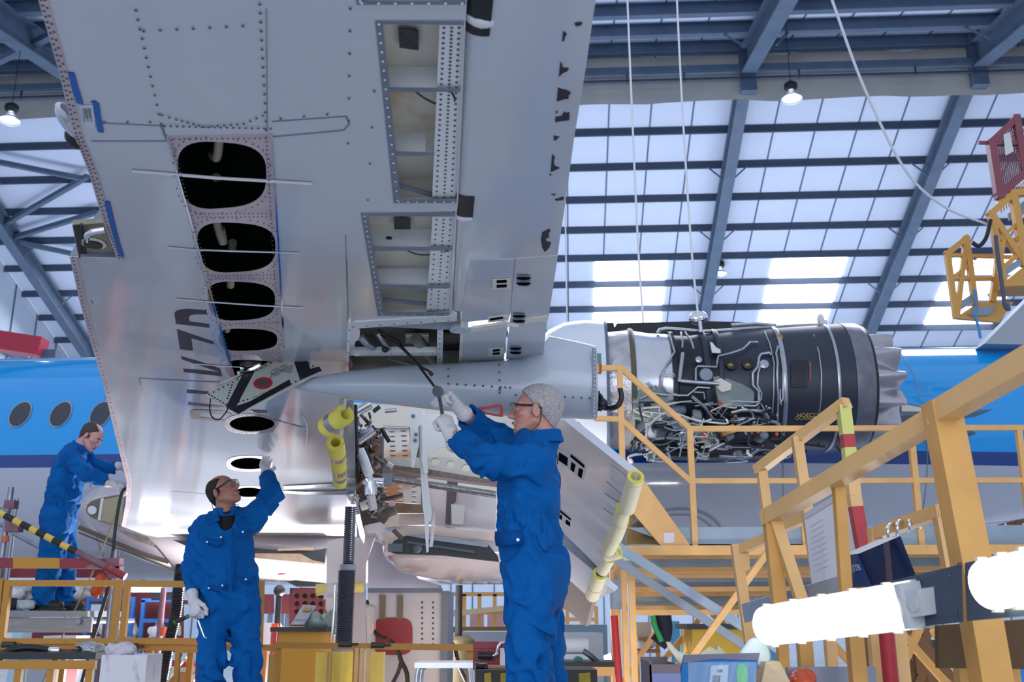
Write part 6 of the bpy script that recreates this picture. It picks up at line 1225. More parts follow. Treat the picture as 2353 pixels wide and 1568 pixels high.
m = MB(); m.tube([P(770, 1345, yj - .12), P(768, 1400, yj - .12), P(762, 1480, yj - .12)], .012, 8); m.build('chrome_stay', CHROME, t)
# ================================================================== equipment behind the dock (middle)
def slab(nm, label, cat, pl, y, d, mat, group=None, par=None):
    m = MB(); m.prism([P(u, v, y) for u, v in pl], V((0, d, 0))); o = m.build(nm, mat, par, 0)
    return tag(o, label, cat, group) if par is None else o
def cab(name, label, cat, u0, u1, v, y, d, mat, group=None, zb=0.0):
    a, b = P(u0, v, y), P(u1, v, y); m = MB(); m.box(((a.x + b.x) / 2, y + d / 2, (a.z + zb) / 2), (b.x - a.x, d, a.z - zb)); return tag(m.build(name, mat, None, 0), label, cat, group)
YC = M('flaking_yellow', '#cf9a34', .5, 0, .12, 7, hex2='#7b6a48', spots=18); cabn = cab('cabinet', 'flaking yellow cabinet standing left of the jack', 'cabinet', 640, 738, 1452, 9.6, .6, YC); ztop = P(690, 1452, 9.6).z
m = MB(); a, b = P(624, 1444, 9.55), P(752, 1444, 9.55); m.box(((a.x + b.x) / 2, 9.85, ztop + .02), (b.x - a.x, .7, .04)); tag(m.build('tray', BLACK), 'black tray on top of the flaking yellow cabinet', 'tray')
m = MB(); bs = [P(668, 1436, 9.6), P(698, 1436, 9.6), P(726, 1392, 9.9), P(696, 1390, 9.9)]; m.prism(bs, V((0, .02, -.01))); o = tag(m.build('document_board', M('grey_board', '#a9adbb', .4)), 'grey document board with a yellow label leaning above the yellow cabinet', 'document'); m = MB(); m.prism([P(695, 1405, 9.78), P(712, 1405, 9.78), P(716, 1396, 9.84), P(699, 1396, 9.84)], V((0, .006, -.002))); m.build('yellow_label', M('label_amber', '#a8874b', .5), o, 0)
m = MB(); m.prism([P(676, 1424, 9.66), P(704, 1426, 9.66), P(705, 1425, 9.665), P(677, 1423, 9.665)], V((0, .004, 0))); m.build('ruled_line', GREY, o, 0)
blob('plastic_bag', 'pale teal plastic bag bundled on the yellow cabinet', 'plastic bag', V((P(722, 1430, 9.7).x, 9.8, ztop + .10)), (.12, .1, .10), M('teal_film', '#8fa5aa', .3, bump=1, bscale=25), 12); blob('plastic_bag', 'green plastic bag hanging over the side of the yellow cabinet', 'plastic bag', V((P(748, 1440, 9.7).x, 9.85, ztop + .06)), (.08, .09, .13), M('green_film', '#7d9a8c', .3, bump=1, bscale=25), 13)
rk = thing('wheel_rack', 'dark maroon rack with rows of round holes behind the jack', 'rack', P(710, 1445, 11.5)); hl = []
for i in range(6):
    for j in range(4): hl.append([P(x, y, 11.5) for x, y in oval(682 + 18.5 * i, 1370 + 18 * j, 6.3, 6.3, 18)])
plate('perforated_face', [P(u, v, 11.5) for u, v in ((672, 1356), (690, 1351), (785, 1352), (785, 1440), (664, 1440), (664, 1380))], hl, .02, M('dark_maroon', '#561d24', .5, 0, .15, 6), rk, V((0, 1, 0))); m = MB(); m.prism([P(u, v, 11.6) for u, v in ((666, 1352), (790, 1352), (790, 1600), (664, 1600))], V((0, .4, 0))); m.build('rack_body', M('rack_inside', '#23141a', .6), rk, 0)
for (u0, u1, v0, v1, lb) in ((588, 628, 1366, 1411, 'maroon panel just right of the shaved-head person'), (638, 668, 1366, 1411, 'narrow maroon panel left of the holed rack'), (240, 330, 1350, 1480, 'dark maroon panel behind the right end of the scaffold'), (330, 420, 1362, 1500, 'wide dark maroon panel behind the corrugated hose'), (40, 235, 1425, 1470, 'maroon panel seen under the scaffold planks')):
    m = MB(); m.prism([P(u0, v0, 14.5), P(u1, v0, 14.5), P(u1, v1, 14.5), P(u0, v1, 14.5)], V((0, .05, 0))); o = tag(m.build('panel', MAROON, None, 0), lb, 'panel', 'maroon panels of the store')
    zz0 = P(u0, v1, 14.5).z
    if zz0 > .05: m = MB(); m.boxf((P(u0 + 3, v1, 14.5).x, 14.5, 0), (.06, 0, 0), (0, .05, 0), (0, 0, zz0)); m.boxf((P(u1 - 3, v1, 14.5).x - .06, 14.5, 0), (.06, 0, 0), (0, .05, 0), (0, 0, zz0)); m.build('leg', STEEL, o, 0)
BLUEF = M('blue_frame_paint', '#2a6fc0', .4); 
for (u0, u1, v0, lb) in ((205, 307, 1377, 'bright blue shelf frame behind the scaffold end'), (331, 400, 1380, 'blue shelf frame behind the corrugated hose')):
    t = thing('shelf_frame', lb, 'shelf', V((P((u0 + u1) / 2, v0, 14.2).x, 14.2, 0)), 'blue shelf frames'); bar(t, 'top_rail', [(u0, v0, 14.2), (u1, v0, 14.2)], .05, BLUEF); 
    for u in (u0, u1): a = P(u, v0, 14.2); m = MB(); m.box((a.x, a.y, a.z / 2), (.05, .05, a.z)); m.build('post', BLUEF, t, 0)
    bar(t, 'shelf_rail', [(u0, v0 + 47, 14.2), (u1, v0 + 47, 14.2)], .05, BLUEF); bar(t, 'shelf_rail', [(u0, v0 + 92, 14.2), (u1, v0 + 92, 14.2)], .06, GREY)
    a, b = P(u0, v0 + 92, 14.2), P(u1, v0 + 92, 14.2); m = MB(); m.boxf(a + V((0, -.1, 0)), V((b.x - a.x, 0, 0)), V((0, .34, 0)), V((0, 0, .03))); m.build('shelf_board', GREY, t, 0)
    for k in range(4 if u0 < 300 else 3):
        u = u0 + 14 + 22 * k; blob('plastic_bag', ['white plastic bag at the left end of the shelf behind the scaffold', 'second white bag from the left behind the scaffold', 'third white bag from the left behind the scaffold', 'white bag at the right end of the shelf behind the scaffold', 'white bag at the left end of the shelf behind the black hose', 'middle white bag on the shelf behind the black hose', 'white bag at the right end of the shelf behind the black hose'][k + (0 if u0 < 300 else 4)], 'plastic bag', V((P(u, v0 + 90, 14.1).x, 14.26, a.z + .125)), (.10, .10, .12), BAGW, 20 + k + int(u0), 'white bags on the shelves')
m = MB(); m.cyl(P(350, 1371, 13.6), P(412, 1370, 13.6), .05, 14); tag(m.build('roll', M('slate_roll', '#4a4c5c', .6)), 'dark grey roll lying high on the store behind the hose', 'roll')
for k, (u, v, r_, lb) in enumerate(((60, 1365, .22, 'pale covered bundle at the left behind the balding person\'s legs'), (190, 1362, .22, 'pale covered bundle behind the scaffold end'), (292, 1365, .2, 'pale covered bundle between the two guard frames'))): blob('covered_bundle', lb, 'bundle', V((P(u, v, 14.9).x, 14.95, P(-40, 1378, 14.6).z - .008 + r_ * .75)), (r_ * 1.5, .3, r_), BAGW, 40 + k, 'pale bundles on top of the store')
STORE = M('store_shelf', '#6d4a48', .6); m = MB(); a, b = P(-40, 1378, 14.6), P(560, 1378, 14.6); m.boxf((a.x, 14.58, a.z - .06), (b.x - a.x, 0, 0), (0, .8, 0), (0, 0, .05)); o = tag(m.build('store_shelf', STORE, None, 0), 'long shelf carrying the pale bundles at the back on the left', 'shelf')
for u in (-30, 150, 320, 550): m = MB(); xx = P(u, 1378, 14.6).x; m.boxf((xx, 15.2, 0), (.06, 0, 0), (0, .06, 0), (0, 0, a.z - .06)); m.build('post', STEEL, o, 0)
FLL = M('lit_tube_diffuser', '#ffffff', .4, emit=9)
m = MB(); m.prism([P(300, 1346, 13.9), P(366, 1346, 13.9), P(366, 1361, 13.9), P(300, 1361, 13.9)], V((0, .08, 0))); tag(m.build('light_fitting', FLL, None, 0), 'bright white light fitting seen through the second guard frame', 'lamp')
for k, (u, v0, nm, lb, mt) in enumerate(((376, 1352, 'scaffold_pole', 'grey scaffold pole with an orange band beside the corrugated hose', PURP), (631, 1435, 'scaffold_pole', 'red and grey pole just left of the flaking yellow cabinet', SRED), (642, 1358, 'scaffold_pole', 'dark pole with a round knob left of the holed maroon rack', DARK))):
    a = P(u, v0, 12.2 - .25 * (k == 1)); t = thing(nm, lb, 'pole', V((a.x, a.y, 0)), 'upright poles behind the dock'); m = MB(); m.cyl(V((a.x, a.y, 0)), a, .035, 10); m.build('tube', mt, t)
    if k == 2: m = MB(); m.ell(a, .07, 12, 8); m.build('knob', DARK, t)
    else: m = MB(); b = P(u, 1462 if k == 0 else 1452, a.y); m.cyl(b, b + EZ * .09, .04, 10); m.build('orange_band', M('orange_sleeve', '#e0552c', .5), t)
m = MB(); a = P(612, 1432, 12.6); m.lathe([(0, .2), (a.z - .05, .2), (a.z, .17)], V((a.x, 12.6, 0)), EZ, 20); tag(m.build('drum', WHITE), 'white drum between the shaved-head person and the yellow cabinet', 'drum')
blob('plastic_bag', 'white plastic bag low beside the white drum', 'plastic bag', V((P(610, 1478, 11).x, 11, .22)), (.14, .12, .22), BAGW, 55)
WOOD = M('raw_wood', '#a97b4f', .6, 0, .12, 8, stretch=(1, 1, .2))
for k, (u, v, lb) in enumerate(((345, 1492, 'raw wooden post beside the white block'), (607, 1497, 'left wooden offcut standing beside the yellow cabinet'), (628, 1503, 'olive wooden offcut standing against the yellow cabinet'))):
    a = P(u, v, 10.4); m = MB(); m.box((a.x, a.y, a.z / 2), (.07, .07, a.z)); tag(m.build('wood_offcut', [WOOD, WOOD, M('olive_wood', '#6f6b3f', .6)][k], None, 0), lb, 'wood')
m = MB(); a = P(300, 1520, 12.5); cab('crate', 'blue crate low behind the white block', 'crate', 333, 368, 1512, 11.6, .4, BLUEF); cab('toolbox', 'small red box low behind the black hose', 'box', 396, 432, 1518, 11.2, .3, RED, zb=P(390, 1537, 10.9).z + .005); cab('crate', 'wooden crate below the small red box', 'crate', 385, 452, 1537, 10.9, .7, WOOD); cab('toolbox', 'red box seen under the black workbench', 'box', 128, 150, 1522, 10.2, .3, RED); cab('crate', 'pale crate seen under the left end of the workbench', 'crate', 66, 118, 1519, 10.2, .4, M('pale_crate', '#aab4c2', .5)); cab('crate', 'white box at the left edge below the scaffold', 'box', -20, 40, 1445, 12.6, .4, BAGW); cab('carton', 'pale carton under the scaffold planks', 'box', 100, 175, 1462, 12.0, .4, M('pale_carton', '#d8dce2', .6)); cab('bucket', 'pale blue bucket under the scaffold planks', 'bucket', 30, 52, 1446, 11.8, .2, M('pale_blue', '#a9cfe0', .4))
m = MB(); 
t = thing('ladder', 'silver ladder leaning low behind the black hose', 'ladder', P(430, 1620, 10.6))
for o_ in (0, 60): bar(t, 'rail', [(385 + o_, 1560, 10.6), (440 + o_, 1490, 10.7)], .04, ALU)
bar(t, 'rung', [(400, 1541, 10.63), (458, 1541, 10.63)], .03, ALU); bar(t, 'rung', [(418, 1518, 10.66), (476, 1518, 10.66)], .03, ALU)
# white cabinet with the red hatch
CABW = M('riveted_white', '#cbc6c8', .35, 0, .05, 3); t = thing('equipment_cabinet', 'white riveted cabinet with a red rounded hatch right of the jack', 'cabinet', V((P(935, 1480, 11.0).x, 11.4, 0)))
a, b = P(846, 1363, 11.0), P(1016, 1363, 11.0); m = MB(); m.boxf((a.x, 11.0, 0), (b.x - a.x, 0, 0), (0, 1.0, 0), (0, 0, a.z)); m.build('body', CABW, t, 0)
m = MB(); m.prism([P(903 + x * 45, 1463 + y * 43, 10.985) for x, y in [(abs(cos(q)) ** .5 * (1 if cos(q) > 0 else -1), abs(sin(q)) ** .5 * (1 if sin(q) > 0 else -1)) for q in [2 * pi * k / 40 for k in range(40)]]], V((0, .03, 0))); h_ = m.build('hatch', M('hatch_red', '#8e2a2e', .4, 0, .08, 4), t, 0)
for u in (873, 913): m = MB(); m.prism([P(u, 1369, 10.97), P(u + 13, 1369, 10.97), P(u + 12, 1424, 10.97), P(u, 1424, 10.97)], V((0, .02, 0))); m.build('strap', M('tan_strap', '#7d6b56', .7), t, 0)
m = MB(); m.boxf((b.x, 10.95, 0), (.07, 0, 0), (0, 1.0, 0), (0, 0, a.z + .02)); m.build('corner_post', FLNG, t, 0)
m = MB(); m.boxf((a.x, 10.96, a.z), (b.x - a.x, 0, 0), (0, .1, 0), (0, 0, .05)); m.build('top_edge', FLNG, t, 0)
m = MB()
for u in (970, 995):
    for k in range(9): m.ell(P(u, 1385 + 12 * k, 10.998), .012, 6, 4)
m.build('rivets', RIV, t)
m = MB(); a = P(822, 1390, 10.9); m.lathe([(0, .22), (a.z - .03, .22), (a.z, .18)], V((a.x, 10.75, 0)), EZ, 24); tag(m.build('drum', CABW), 'white drum between the jack and the red-hatched cabinet', 'drum')
t = thing('cable_bundle', 'tangle of dark and blue cables hanging left of the red hatch', 'cable', P(850, 1450, 10.7))
for pts, r_, mt, nm in (([(842, 1380), (850, 1410), (845, 1430), (855, 1445), (870, 1462), (888, 1468)], .02, HOSE, 'dark_cable'), ([(853, 1415), (858, 1440), (855, 1465), (850, 1482), (848, 1530)], .014, M('blue_cable', '#5876a8', .5), 'blue_cable'), ([(838, 1432), (832, 1450), (838, 1470), (848, 1485)], .014, HOSE, 'dark_cable'), ([(896, 1472), (915, 1500), (922, 1520), (935, 1550), (936, 1600)], .024, HOSE, 'dark_cable'), ([(922, 1520), (915, 1545), (900, 1575)], .02, HOSE, 'dark_cable')):
    m = MB(); m.tube(bez([P(u, v, 10.7) for u, v in pts]), r_, 8); m.build(nm, mt, t)
m = MB(); m.lathe([(0, .07), (.04, .07)], P(846, 1443, 10.65), V((0, -1, 0)), 18); m.lathe([(.04, .035), (.05, .035)], P(846, 1443, 10.65), V((0, -1, 0)), 14); m.build('connector', PINKW, t)
OLIVE = M('olive_paint', '#6f6c4e', .5); t = thing('jack_stand', 'dark pole on an olive tank between the white cabinet and the toolbox', 'jack', V((P(1055, 1480, 13).x, 13, 0))); a = P(1055, 1345, 13); m = MB(); m.cyl(V((a.x, 13, .6)), a, .045, 12); m.build('ram', DARK, t); b = P(1060, 1462, 13); m = MB(); m.lathe([(0, .17), (b.z - .05, .17), (b.z, .1)], V((b.x, 13, 0)), EZ, 20); m.build('tank', OLIVE, t)
m = MB(); m.tube(bez([P(1030, 1470, 12.6), P(1045, 1490, 12.6), P(1055, 1530, 12.6), P(1075, 1575, 12.6)]), .025, 8); tag(m.build('hose', HOSE), 'black hose looping in front of the olive tank', 'hose')
cab('gas_drum', 'orange drum just right of the white cabinet', 'drum', 1030, 1040, 1455, 12.4, .2, M('orange_drum', '#c8532c', .4))
# stool, toolbox, striped step
ALS = M('bright_aluminium', '#dcdfe6', .25, .9, .05, 20); t = thing('step_stool', 'bright aluminium step stool between the cabinet and the toolbox', 'stool', V((P(1020, 1560, 7.2).x, 7.2, DOCK))); a, b = P(952, 1530, 7.0), P(1090, 1530, 7.0); m = MB(); m.box(((a.x + b.x) / 2, 7.2, a.z), (b.x - a.x, .38, .035)); m.build('tread', ALS, t)
for x in (a.x + .02, b.x - .03):
    for y in (7.04, 7.36): m = MB(); m.tube(bez([V((x + (.05 if x < b.x - .1 else -.05), y, a.z - .01)), V((x, y, a.z - .05)), V((x - (.02 if x < b.x - .1 else -.02), y, DOCK))]), .018, 8); m.build('leg', ALS, t)
yt = 6.3; t = thing('toolbox', 'red perforated toolbox with a handle beside the grey-haired person\'s knee', 'toolbox', V((P(1125, 1540, yt).x, yt + .1, P(1125, 1541, yt).z))); hl = []
a_, b_, zt0, zb0 = P(1087, 1475, yt), P(1164, 1475, yt), P(1100, 1475, yt).z, P(1100, 1541, yt).z; DKR = M('toolbox_red', '#8c1826', .35)
for i in range(10):
    for j in range(6): hl.append([P(x, y, yt) for x, y in oval(1092 + 6.4 * i, 1492 + 6.8 * j, 1.7, 1.7, 8)])
plate('perforated_side', [P(u, v, yt) for u, v in ((1087, 1475), (1164, 1475), (1164, 1541), (1087, 1541))], hl, .006, DKR, t, V((0, 1, 0))); m = MB(); m.boxf((a_.x, yt + .01, zb0), (b_.x - a_.x, 0, 0), (0, .28, 0), (0, 0, zt0 - zb0 - .005)); m.build('box_body', BLACK, t, 0)
m = MB(); m.tube(bez([P(1099, 1507, yt - .05), P(1115, 1508, yt - .05), P(1132, 1508, yt - .05)]), .022, 10, True); m.build('black_handle', BLACK, t); m = MB(); m.tube(bez([P(1132, 1508, yt - .05), P(1140, 1503, yt - .05), P(1146, 1482, yt - .05), P(1158, 1476, yt - .03)]), .008, 8); m.build('crank', CHROME, t)
m = MB(); m.prism([P(u, v, yt - .003) for u, v in ((1149, 1490), (1163, 1490), (1164, 1530), (1149, 1530))], V((0, .002, 0))); m.build('paper_label', WHITE, t, 0)
ys = 5.45; a, b = P(1092, 1540, ys), P(1372, 1540, ys); STY = M('step_black', '#3a3735', .7, 0, .3, 14, hex2='#6a665f', spots=14); t = thing('work_step', 'black step with yellow patches beside the grey-haired person', 'step', V(((a.x + b.x) / 2, ys + .2, DOCK))); m = MB()
for k, (x0, x1) in enumerate(((a.x, a.x + .22), (b.x - .24, b.x))): m.boxf((x0, ys, DOCK), (x1 - x0, 0, 0), (0, .4, 0), (0, 0, a.z - DOCK))
m.boxf((a.x + .2, ys + .25, DOCK), (b.x - a.x - .4, 0, 0), (0, .15, 0), (0, 0, a.z - DOCK)); m.build('body', STY, t, 0)
for u0, u1 in ((1113, 1128), (1150, 1165), (1284, 1303), (1330, 1356)): m = MB(); m.prism([P(u0, 1548, ys - .003), P(u1, 1546, ys - .003), P(u1 + 3, 1600, ys - .003), P(u0, 1600, ys - .003)], V((0, .003, 0))); m.build('yellow_patch', M('patch_yellow', '#9a861f', .6, 0, .3, 12), t, 0)
t = thing('hammer', 'hammer with a black head lying on the step by the toolbox', 'hammer', P(1130, 1534, ys + .1)); m = MB(); m.cyl(P(1117, 1534, ys + .1), P(1170, 1535, ys + .1), .012, 10); m.build('shaft', WOOD, t); m = MB(); m.lathe([(-.03, .026), (.0, .018), (.03, .02)], P(1105, 1533, ys + .1), V((1, .2, 0)), 12); m.cyl(P(1113, 1534, ys + .1), P(1121, 1534, ys + .1), .016, 10); m.build('head', BLACK, t)
# ================================================================== far yellow racks and bench behind, seen under the belly
FY = M('far_yellow', '#dca55a', .5); 
def rack(label, u0, u1, v0, v1, y, nu, nv, mat=FY, w_=.09):
    t = thing('yellow_rack', label, 'rack', V((P((u0 + u1) / 2, v1, y).x, y, 0)), 'yellow racks at the far side')
    for i in range(nu + 1): u = u0 + (u1 - u0) * i / nu; a = P(u, v0, y); m = MB(); m.box((a.x, a.y, a.z / 2), (w_, w_, a.z)); m.build('post', mat, t, 0)
    for j in range(nv + 1): v = v0 + (v1 - v0) * j / nv; bar(t, 'rail', [(u0, v, y), (u1, v, y)], w_, mat)
    return t
rack('tall yellow rack far behind, between the dark pole and the grey-haired person', 1032, 1172, 1366, 1450, 24, 4, 2); rack('distant yellow rack just left of the drooping flap tip', 1270, 1370, 1398, 1424, 26, 3, 1); rack('low reddish-brown rack far behind above the red toolbox', 1020, 1190, 1447, 1475, 20, 5, 1, M('far_brown', '#8a6338', .6))
m = MB(); m.beam(P(1035, 1412, 23.9), P(1160, 1398, 23.9), .25, .12); tag(m.build('ramp_board', M('pale_board', '#d9bd92', .6), None, 0), 'pale yellow board slanting across the far yellow rack', 'board')
PINKP = M('pink_panel', '#c99a9c', .6)
for (u0, u1, lb) in ((1080, 1112, 'left pinkish panel low behind the far yellow rack'), (1120, 1160, 'right pinkish panel low behind the far yellow rack')): cab('panel', lb, 'panel', u0, u1, 1408, 25, .1, PINKP)
cab('cabinet', 'pale blue-grey cabinet behind the red toolbox', 'cabinet', 1062, 1170, 1452, 17, .8, M('pale_blue_grey', '#93a5b2', .5)); 
BEN = M('pale_bench', '#c4d0d8', .45, 0, .08, 3); cab('bench', 'pale grey covered bench right of the grey-haired person\'s knees', 'bench', 1255, 1385, 1456, 15, 1.0, BEN); cab('bench', 'grey-blue counter behind the covered bench', 'bench', 1280, 1395, 1436, 18, .8, M('blue_grey_counter', '#8aa0ad', .5))
lb_ = cab('crate', 'low pale crate carrying the white wrapped roll', 'crate', 1292, 1358, 1504, 13.4, .4, BEN); m = MB(); a, b = P(1296, 1504, 13.6), P(1352, 1504, 13.6); a.z = b.z = P(1292, 1504, 13.4).z + .101; m.cyl(a, b, .10, 16); tag(m.build('film_roll', M('white_film', '#dfe7ee', .25, bump=.4, bscale=20)), 'white wrapped roll lying on the low pale crate', 'roll')
t = thing('trolley', 'yellow trolley with a dark tray low behind the flap tip', 'trolley', V((P(1330, 1540, 11).x, 11, 0))); a, b = P(1278, 1531, 11), P(1420, 1531, 11); m = MB(); m.boxf((a.x, 10.8, a.z), (b.x - a.x, 0, 0), (0, .6, 0), (0, 0, .05)); m.build('tray', BLACK, t, 0); m = MB(); m.boxf((a.x, 10.78, a.z - .09), (b.x - a.x, 0, 0), (0, .05, 0), (0, 0, .09)); m.build('apron', YEL, t, 0)
for x in (a.x, b.x - .05): m = MB(); m.boxf((x, 10.8, 0), (.05, 0, 0), (0, .05, 0), (0, 0, a.z - .05)); m.build('leg', YEL, t, 0)
m = MB(); m.prism([P(1318, 1526, 10.9), P(1342, 1526, 10.9), P(1338, 1512, 10.9), P(1328, 1508, 10.9), P(1320, 1514, 10.9)], V((0, .15, 0))); tag(m.build('tape_dispenser', M('teal_green', '#1f8a7a', .4)), 'teal tool block on the yellow trolley\'s tray', 'tool')
m = MB(); m.tube(bez([P(1340, 1496, 10.95), P(1352, 1504, 10.95), P(1365, 1515, 10.95), P(1380, 1530, 10.95)]), .03, 8); m.ell(P(1378, 1530, 10.95), .05, 10, 6); tag(m.build('pneumatic_tool', M('grey_tool', '#5b626c', .4, .5)), 'grey air tool slanting on the yellow trolley\'s tray', 'tool')
cab('bucket', 'grey bucket of small parts beside the grey-haired person\'s knee', 'bucket', 1277, 1292, 1490, 10.9, .2, M('bucket_grey', '#5c6068', .5), zb=a.z + .05)
m = MB(); m.prism([P(u, v, 14) for u, v in ((1388, 1508), (1404, 1502), (1406, 1524), (1390, 1528))], V((0, .05, 0))); 
t = thing('lit_lantern', 'small glowing lamp hanging low beyond the flap tip', 'lamp', P(1396, 1515, 14)); m.build('glow_panel', M('glow', '#fff8e6', .4, emit=6), t)
m = MB(); m.boxf(P(1396, 1528, 14), (.04, 0, 0), (0, .04, 0), (0, 0, -P(1396, 1528, 14).z)); m.build('post', YEL, t, 0)
# ================================================================== access platform in front of the engine
yp = 9.3; t = PLT = thing('access_platform', 'yellow access platform with guard rails in front of the engine', 'platform', V((P(1900, 1260, yp).x, yp + .8, 0)))
GDK = M('grey_steel_deck', '#8f9fae', .5, .1, .12, 3)
m = MB(); m.prism([P(1440, 1213, yp), P(2480, 1206, yp), P(2480, 1250, yp), P(1560, 1256, yp)], V((0, .03, 0))); m.build('toe_board', GDK, t, 0)
bar(t, 'edge_beam', [(1440, 1266, yp - .02), (2480, 1263, yp - .02)], .09, YEL, .085)
def yb_(nm, pts, w_, mat=YEL, h=None, par=PLT): return bar(par, nm, pts, w_, mat, h)
yb_('top_rail', [(1372, 846, yp), (1426, 846, yp), (1586, 986, yp), (2480, 983, yp)], .048); yb_('middle_rail', [(1372, 962, yp), (1426, 964, yp), (1586, 1106, yp), (2480, 1104, yp)], .045)
for (u0, v0, u1, v1) in ((1424, 848, 1434, 1200), (1585, 988, 1597, 1262), (1838, 988, 1850, 1262), (2094, 1010, 2118, 1262), (2340, 988, 2372, 1262)): yb_('post', [(u0, v0, yp), (u1, v1, yp)], .05)
m = MB(); m.prism([P(u, v, yp - .05) for u, v in ((1440, 1108), (1478, 1102), (1588, 1256), (1588, 1266), (1520, 1256), (1432, 1152))], V((0, .03, 0))); m.build('stair_stringer', YEL, t, 0)
m = MB(); m.prism([P(u, v, yp + .8) for u, v in ((1436, 1170), (1470, 1192), (1530, 1256), (1440, 1256))], V((0, .03, 0))); m.build('stair_stringer', YEL, t, 0)
for k in range(4): a = P(1445 + 28 * k, 1165 + 26 * k, yp); m = MB(); m.boxf(a, (.18, 0, 0), (0, .8, 0), (0, 0, .03)); m.build('tread', GDK, t, 0)
m = MB(); m.prism([P(u, v, yp - .055) for u, v in ((1525, 1225), (1549, 1224), (1549, 1247), (1526, 1249))], V((0, .004, 0))); m.build('notice', M('notice_paper', '#d7d2d8', .6), t, 0)
dz = P(1900, 1264, yp).z; x0, x1 = P(1445, 1264, yp).x, P(2480, 1264, yp).x; m = MB(); m.boxf((x0, yp, dz + .01), (x1 - x0, 0, 0), (0, 2.0, 0), (0, 0, .04)); m.build('deck', GDK, t, 0)
for k, (v0, v1, mat, y) in enumerate(((1275, 1285, YEL, 9.9), (1285, 1305, GDK, 10.2), (1305, 1317, YEL, 10.2), (1318, 1330, YEL, 10.5), (1330, 1350, GDK, 10.7), (1350, 1361, YEL, 10.6), (1361, 1372, YEL, 10.9), (1372, 1394, GDK, 11.0), (1393, 1403, YEL, 10.9), (1403, 1415, YEL, 9.5))):
    m = MB(); m.prism([P(1452, v0, y), P(2480, v0 - 6, y), P(2480, v1 - 6, y), P(1452, v1, y)], V((0, .05, 0))); m.build('under_beam' if mat is YEL else 'riser_plate', mat, t, 0)
for (u0, v0, u1, y, w_) in ((1450, 1300, 1458, 9.2, .055), (1433, 1310, 1440, 9.6, .05), (1416, 1290, 1421, 10.2, .055), (1406, 1310, 1408, 11, .05)):
    a = P(u0, v0, y); m = MB(); m.box((a.x, a.y, a.z / 2), (w_, w_, a.z)); m.build('post', YEL, t, 0)
for (u0, v0, u1, v1, y, mt, w_) in ((1428, 1262, 1800, 1500, 8.9, GDK, .075), (1418, 1288, 1740, 1505, 9.0, GREY, .065)): yb_('diagonal_brace', [(u0, v0, y), (u1, v1, y)], w_, mt)
for (a, b, y) in (((1760, 1275), (1590, 1510), 8.6), ((1530, 1418), (1430, 1570), 11), ((1610, 1420), (1500, 1545), 11.2), ((1655, 1420), (1530, 1560), 10.8), ((1640, 1415), (1740, 1500), 10.9)): yb_('brace', [(*a, y), (*b, y)], .05)
m = MB(); m.boxf((P(1408, 1367, 10).x, 10, P(1408, 1400, 10).z), (.1, 0, 0), (0, .3, 0), (0, 0, .28)); m.build('control_box', GDK, t, 0)
m = MB(); a = P(1411, 1415, 9.9); m.cyl(a, V((a.x + .1, a.y, 0)), .035, 10); tag(m.build('red_pole', RED), 'red pole standing left of the platform\'s front legs', 'pole')
# below the platform
CT_ = cab('container', 'yellow scuffed container with a black lid under the platform', 'container', 1590, 1752, 1447, 10.4, .6, M('scuffed_yellow_bin', '#c9a520', .5, 0, .15, 6, hex2='#8f7a2a', spots=14)); m = MB(); a, b = P(1580, 1447, 10.3), P(1760, 1447, 10.3); m.boxf((a.x, 10.3, a.z), (b.x - a.x, 0, 0), (0, .8, 0), (0, 0, .05)); m.build('lid', BLACK, CT_, 0)
t = thing('parts_shelf', 'wooden parts shelf under the platform beside the posts', 'shelf', V((P(1490, 1500, 12).x, 12, 0)))
for v in (1500, 1470): a, b = P(1462, v, 12), P(1512, v, 12); m = MB(); m.boxf((a.x, 11.8, a.z), (b.x - a.x, 0, 0), (0, .5, 0), (0, 0, .03)); m.build('shelf_board', WOOD, t, 0)
for u in (1462, 1511): a = P(u, 1440, 12); m = MB(); m.boxf((a.x, 12.2, 0), (.05, 0, 0), (0, .05, 0), (0, 0, a.z)); m.build('post', YEL, t, 0)
a = P(1478, 1466, 11.9); m = MB(); m.boxf(P(1463, 1468, 11.9), (P(1498, 1468, 11.9).x - P(1463, 1468, 11.9).x, 0, 0), (0, .3, 0), (0, 0, .18)); tag(m.build('carton', M('pale_carton2', '#c9bfae', .6), None, 0), 'pale carton on the parts shelf under the platform', 'box')
blob('plastic_bag', 'clear bag of parts on the lower board of the parts shelf', 'plastic bag', V((P(1490, 1492, 11.9).x, 12, P(1490, 1499, 12).z + .13)), (.16, .12, .12), BAGW, 71)
m = MB(); m.tube(bez([P(1520, 1412, 10.2), P(1525, 1440, 10.2), P(1522, 1465, 10.2), P(1512, 1480, 10.2)]), .09, 10); tag(m.build('jacket', M('dark_jacket', '#1b2030', .8)), 'dark jacket hanging under the platform', 'jacket'); m = MB(); m.tube(bez([P(1500, 1415, 10.1), P(1505, 1440, 10.1), P(1514, 1460, 10.1), P(1520, 1475, 10.1)]), .028, 8); tag(m.build('harness_strap', M('green_strap', '#2f9a58', .6)), 'green strap hanging beside the dark jacket', 'strap')
for k, (u, lb) in enumerate(((1545, 'leftmost blue-white stand behind the yellow container'), (1568, 'blue-white stand just left of the yellow container'), (1770, 'blue-white stand right of the yellow container'))): cab('stand', lb, 'stand', u, u + 16, 1428 + 8 * k, 14 + k, .2, [M('cyan_paint', '#5fb3dc', .5), WHITE, M('cyan_paint', '#5fb3dc', .5)][k])
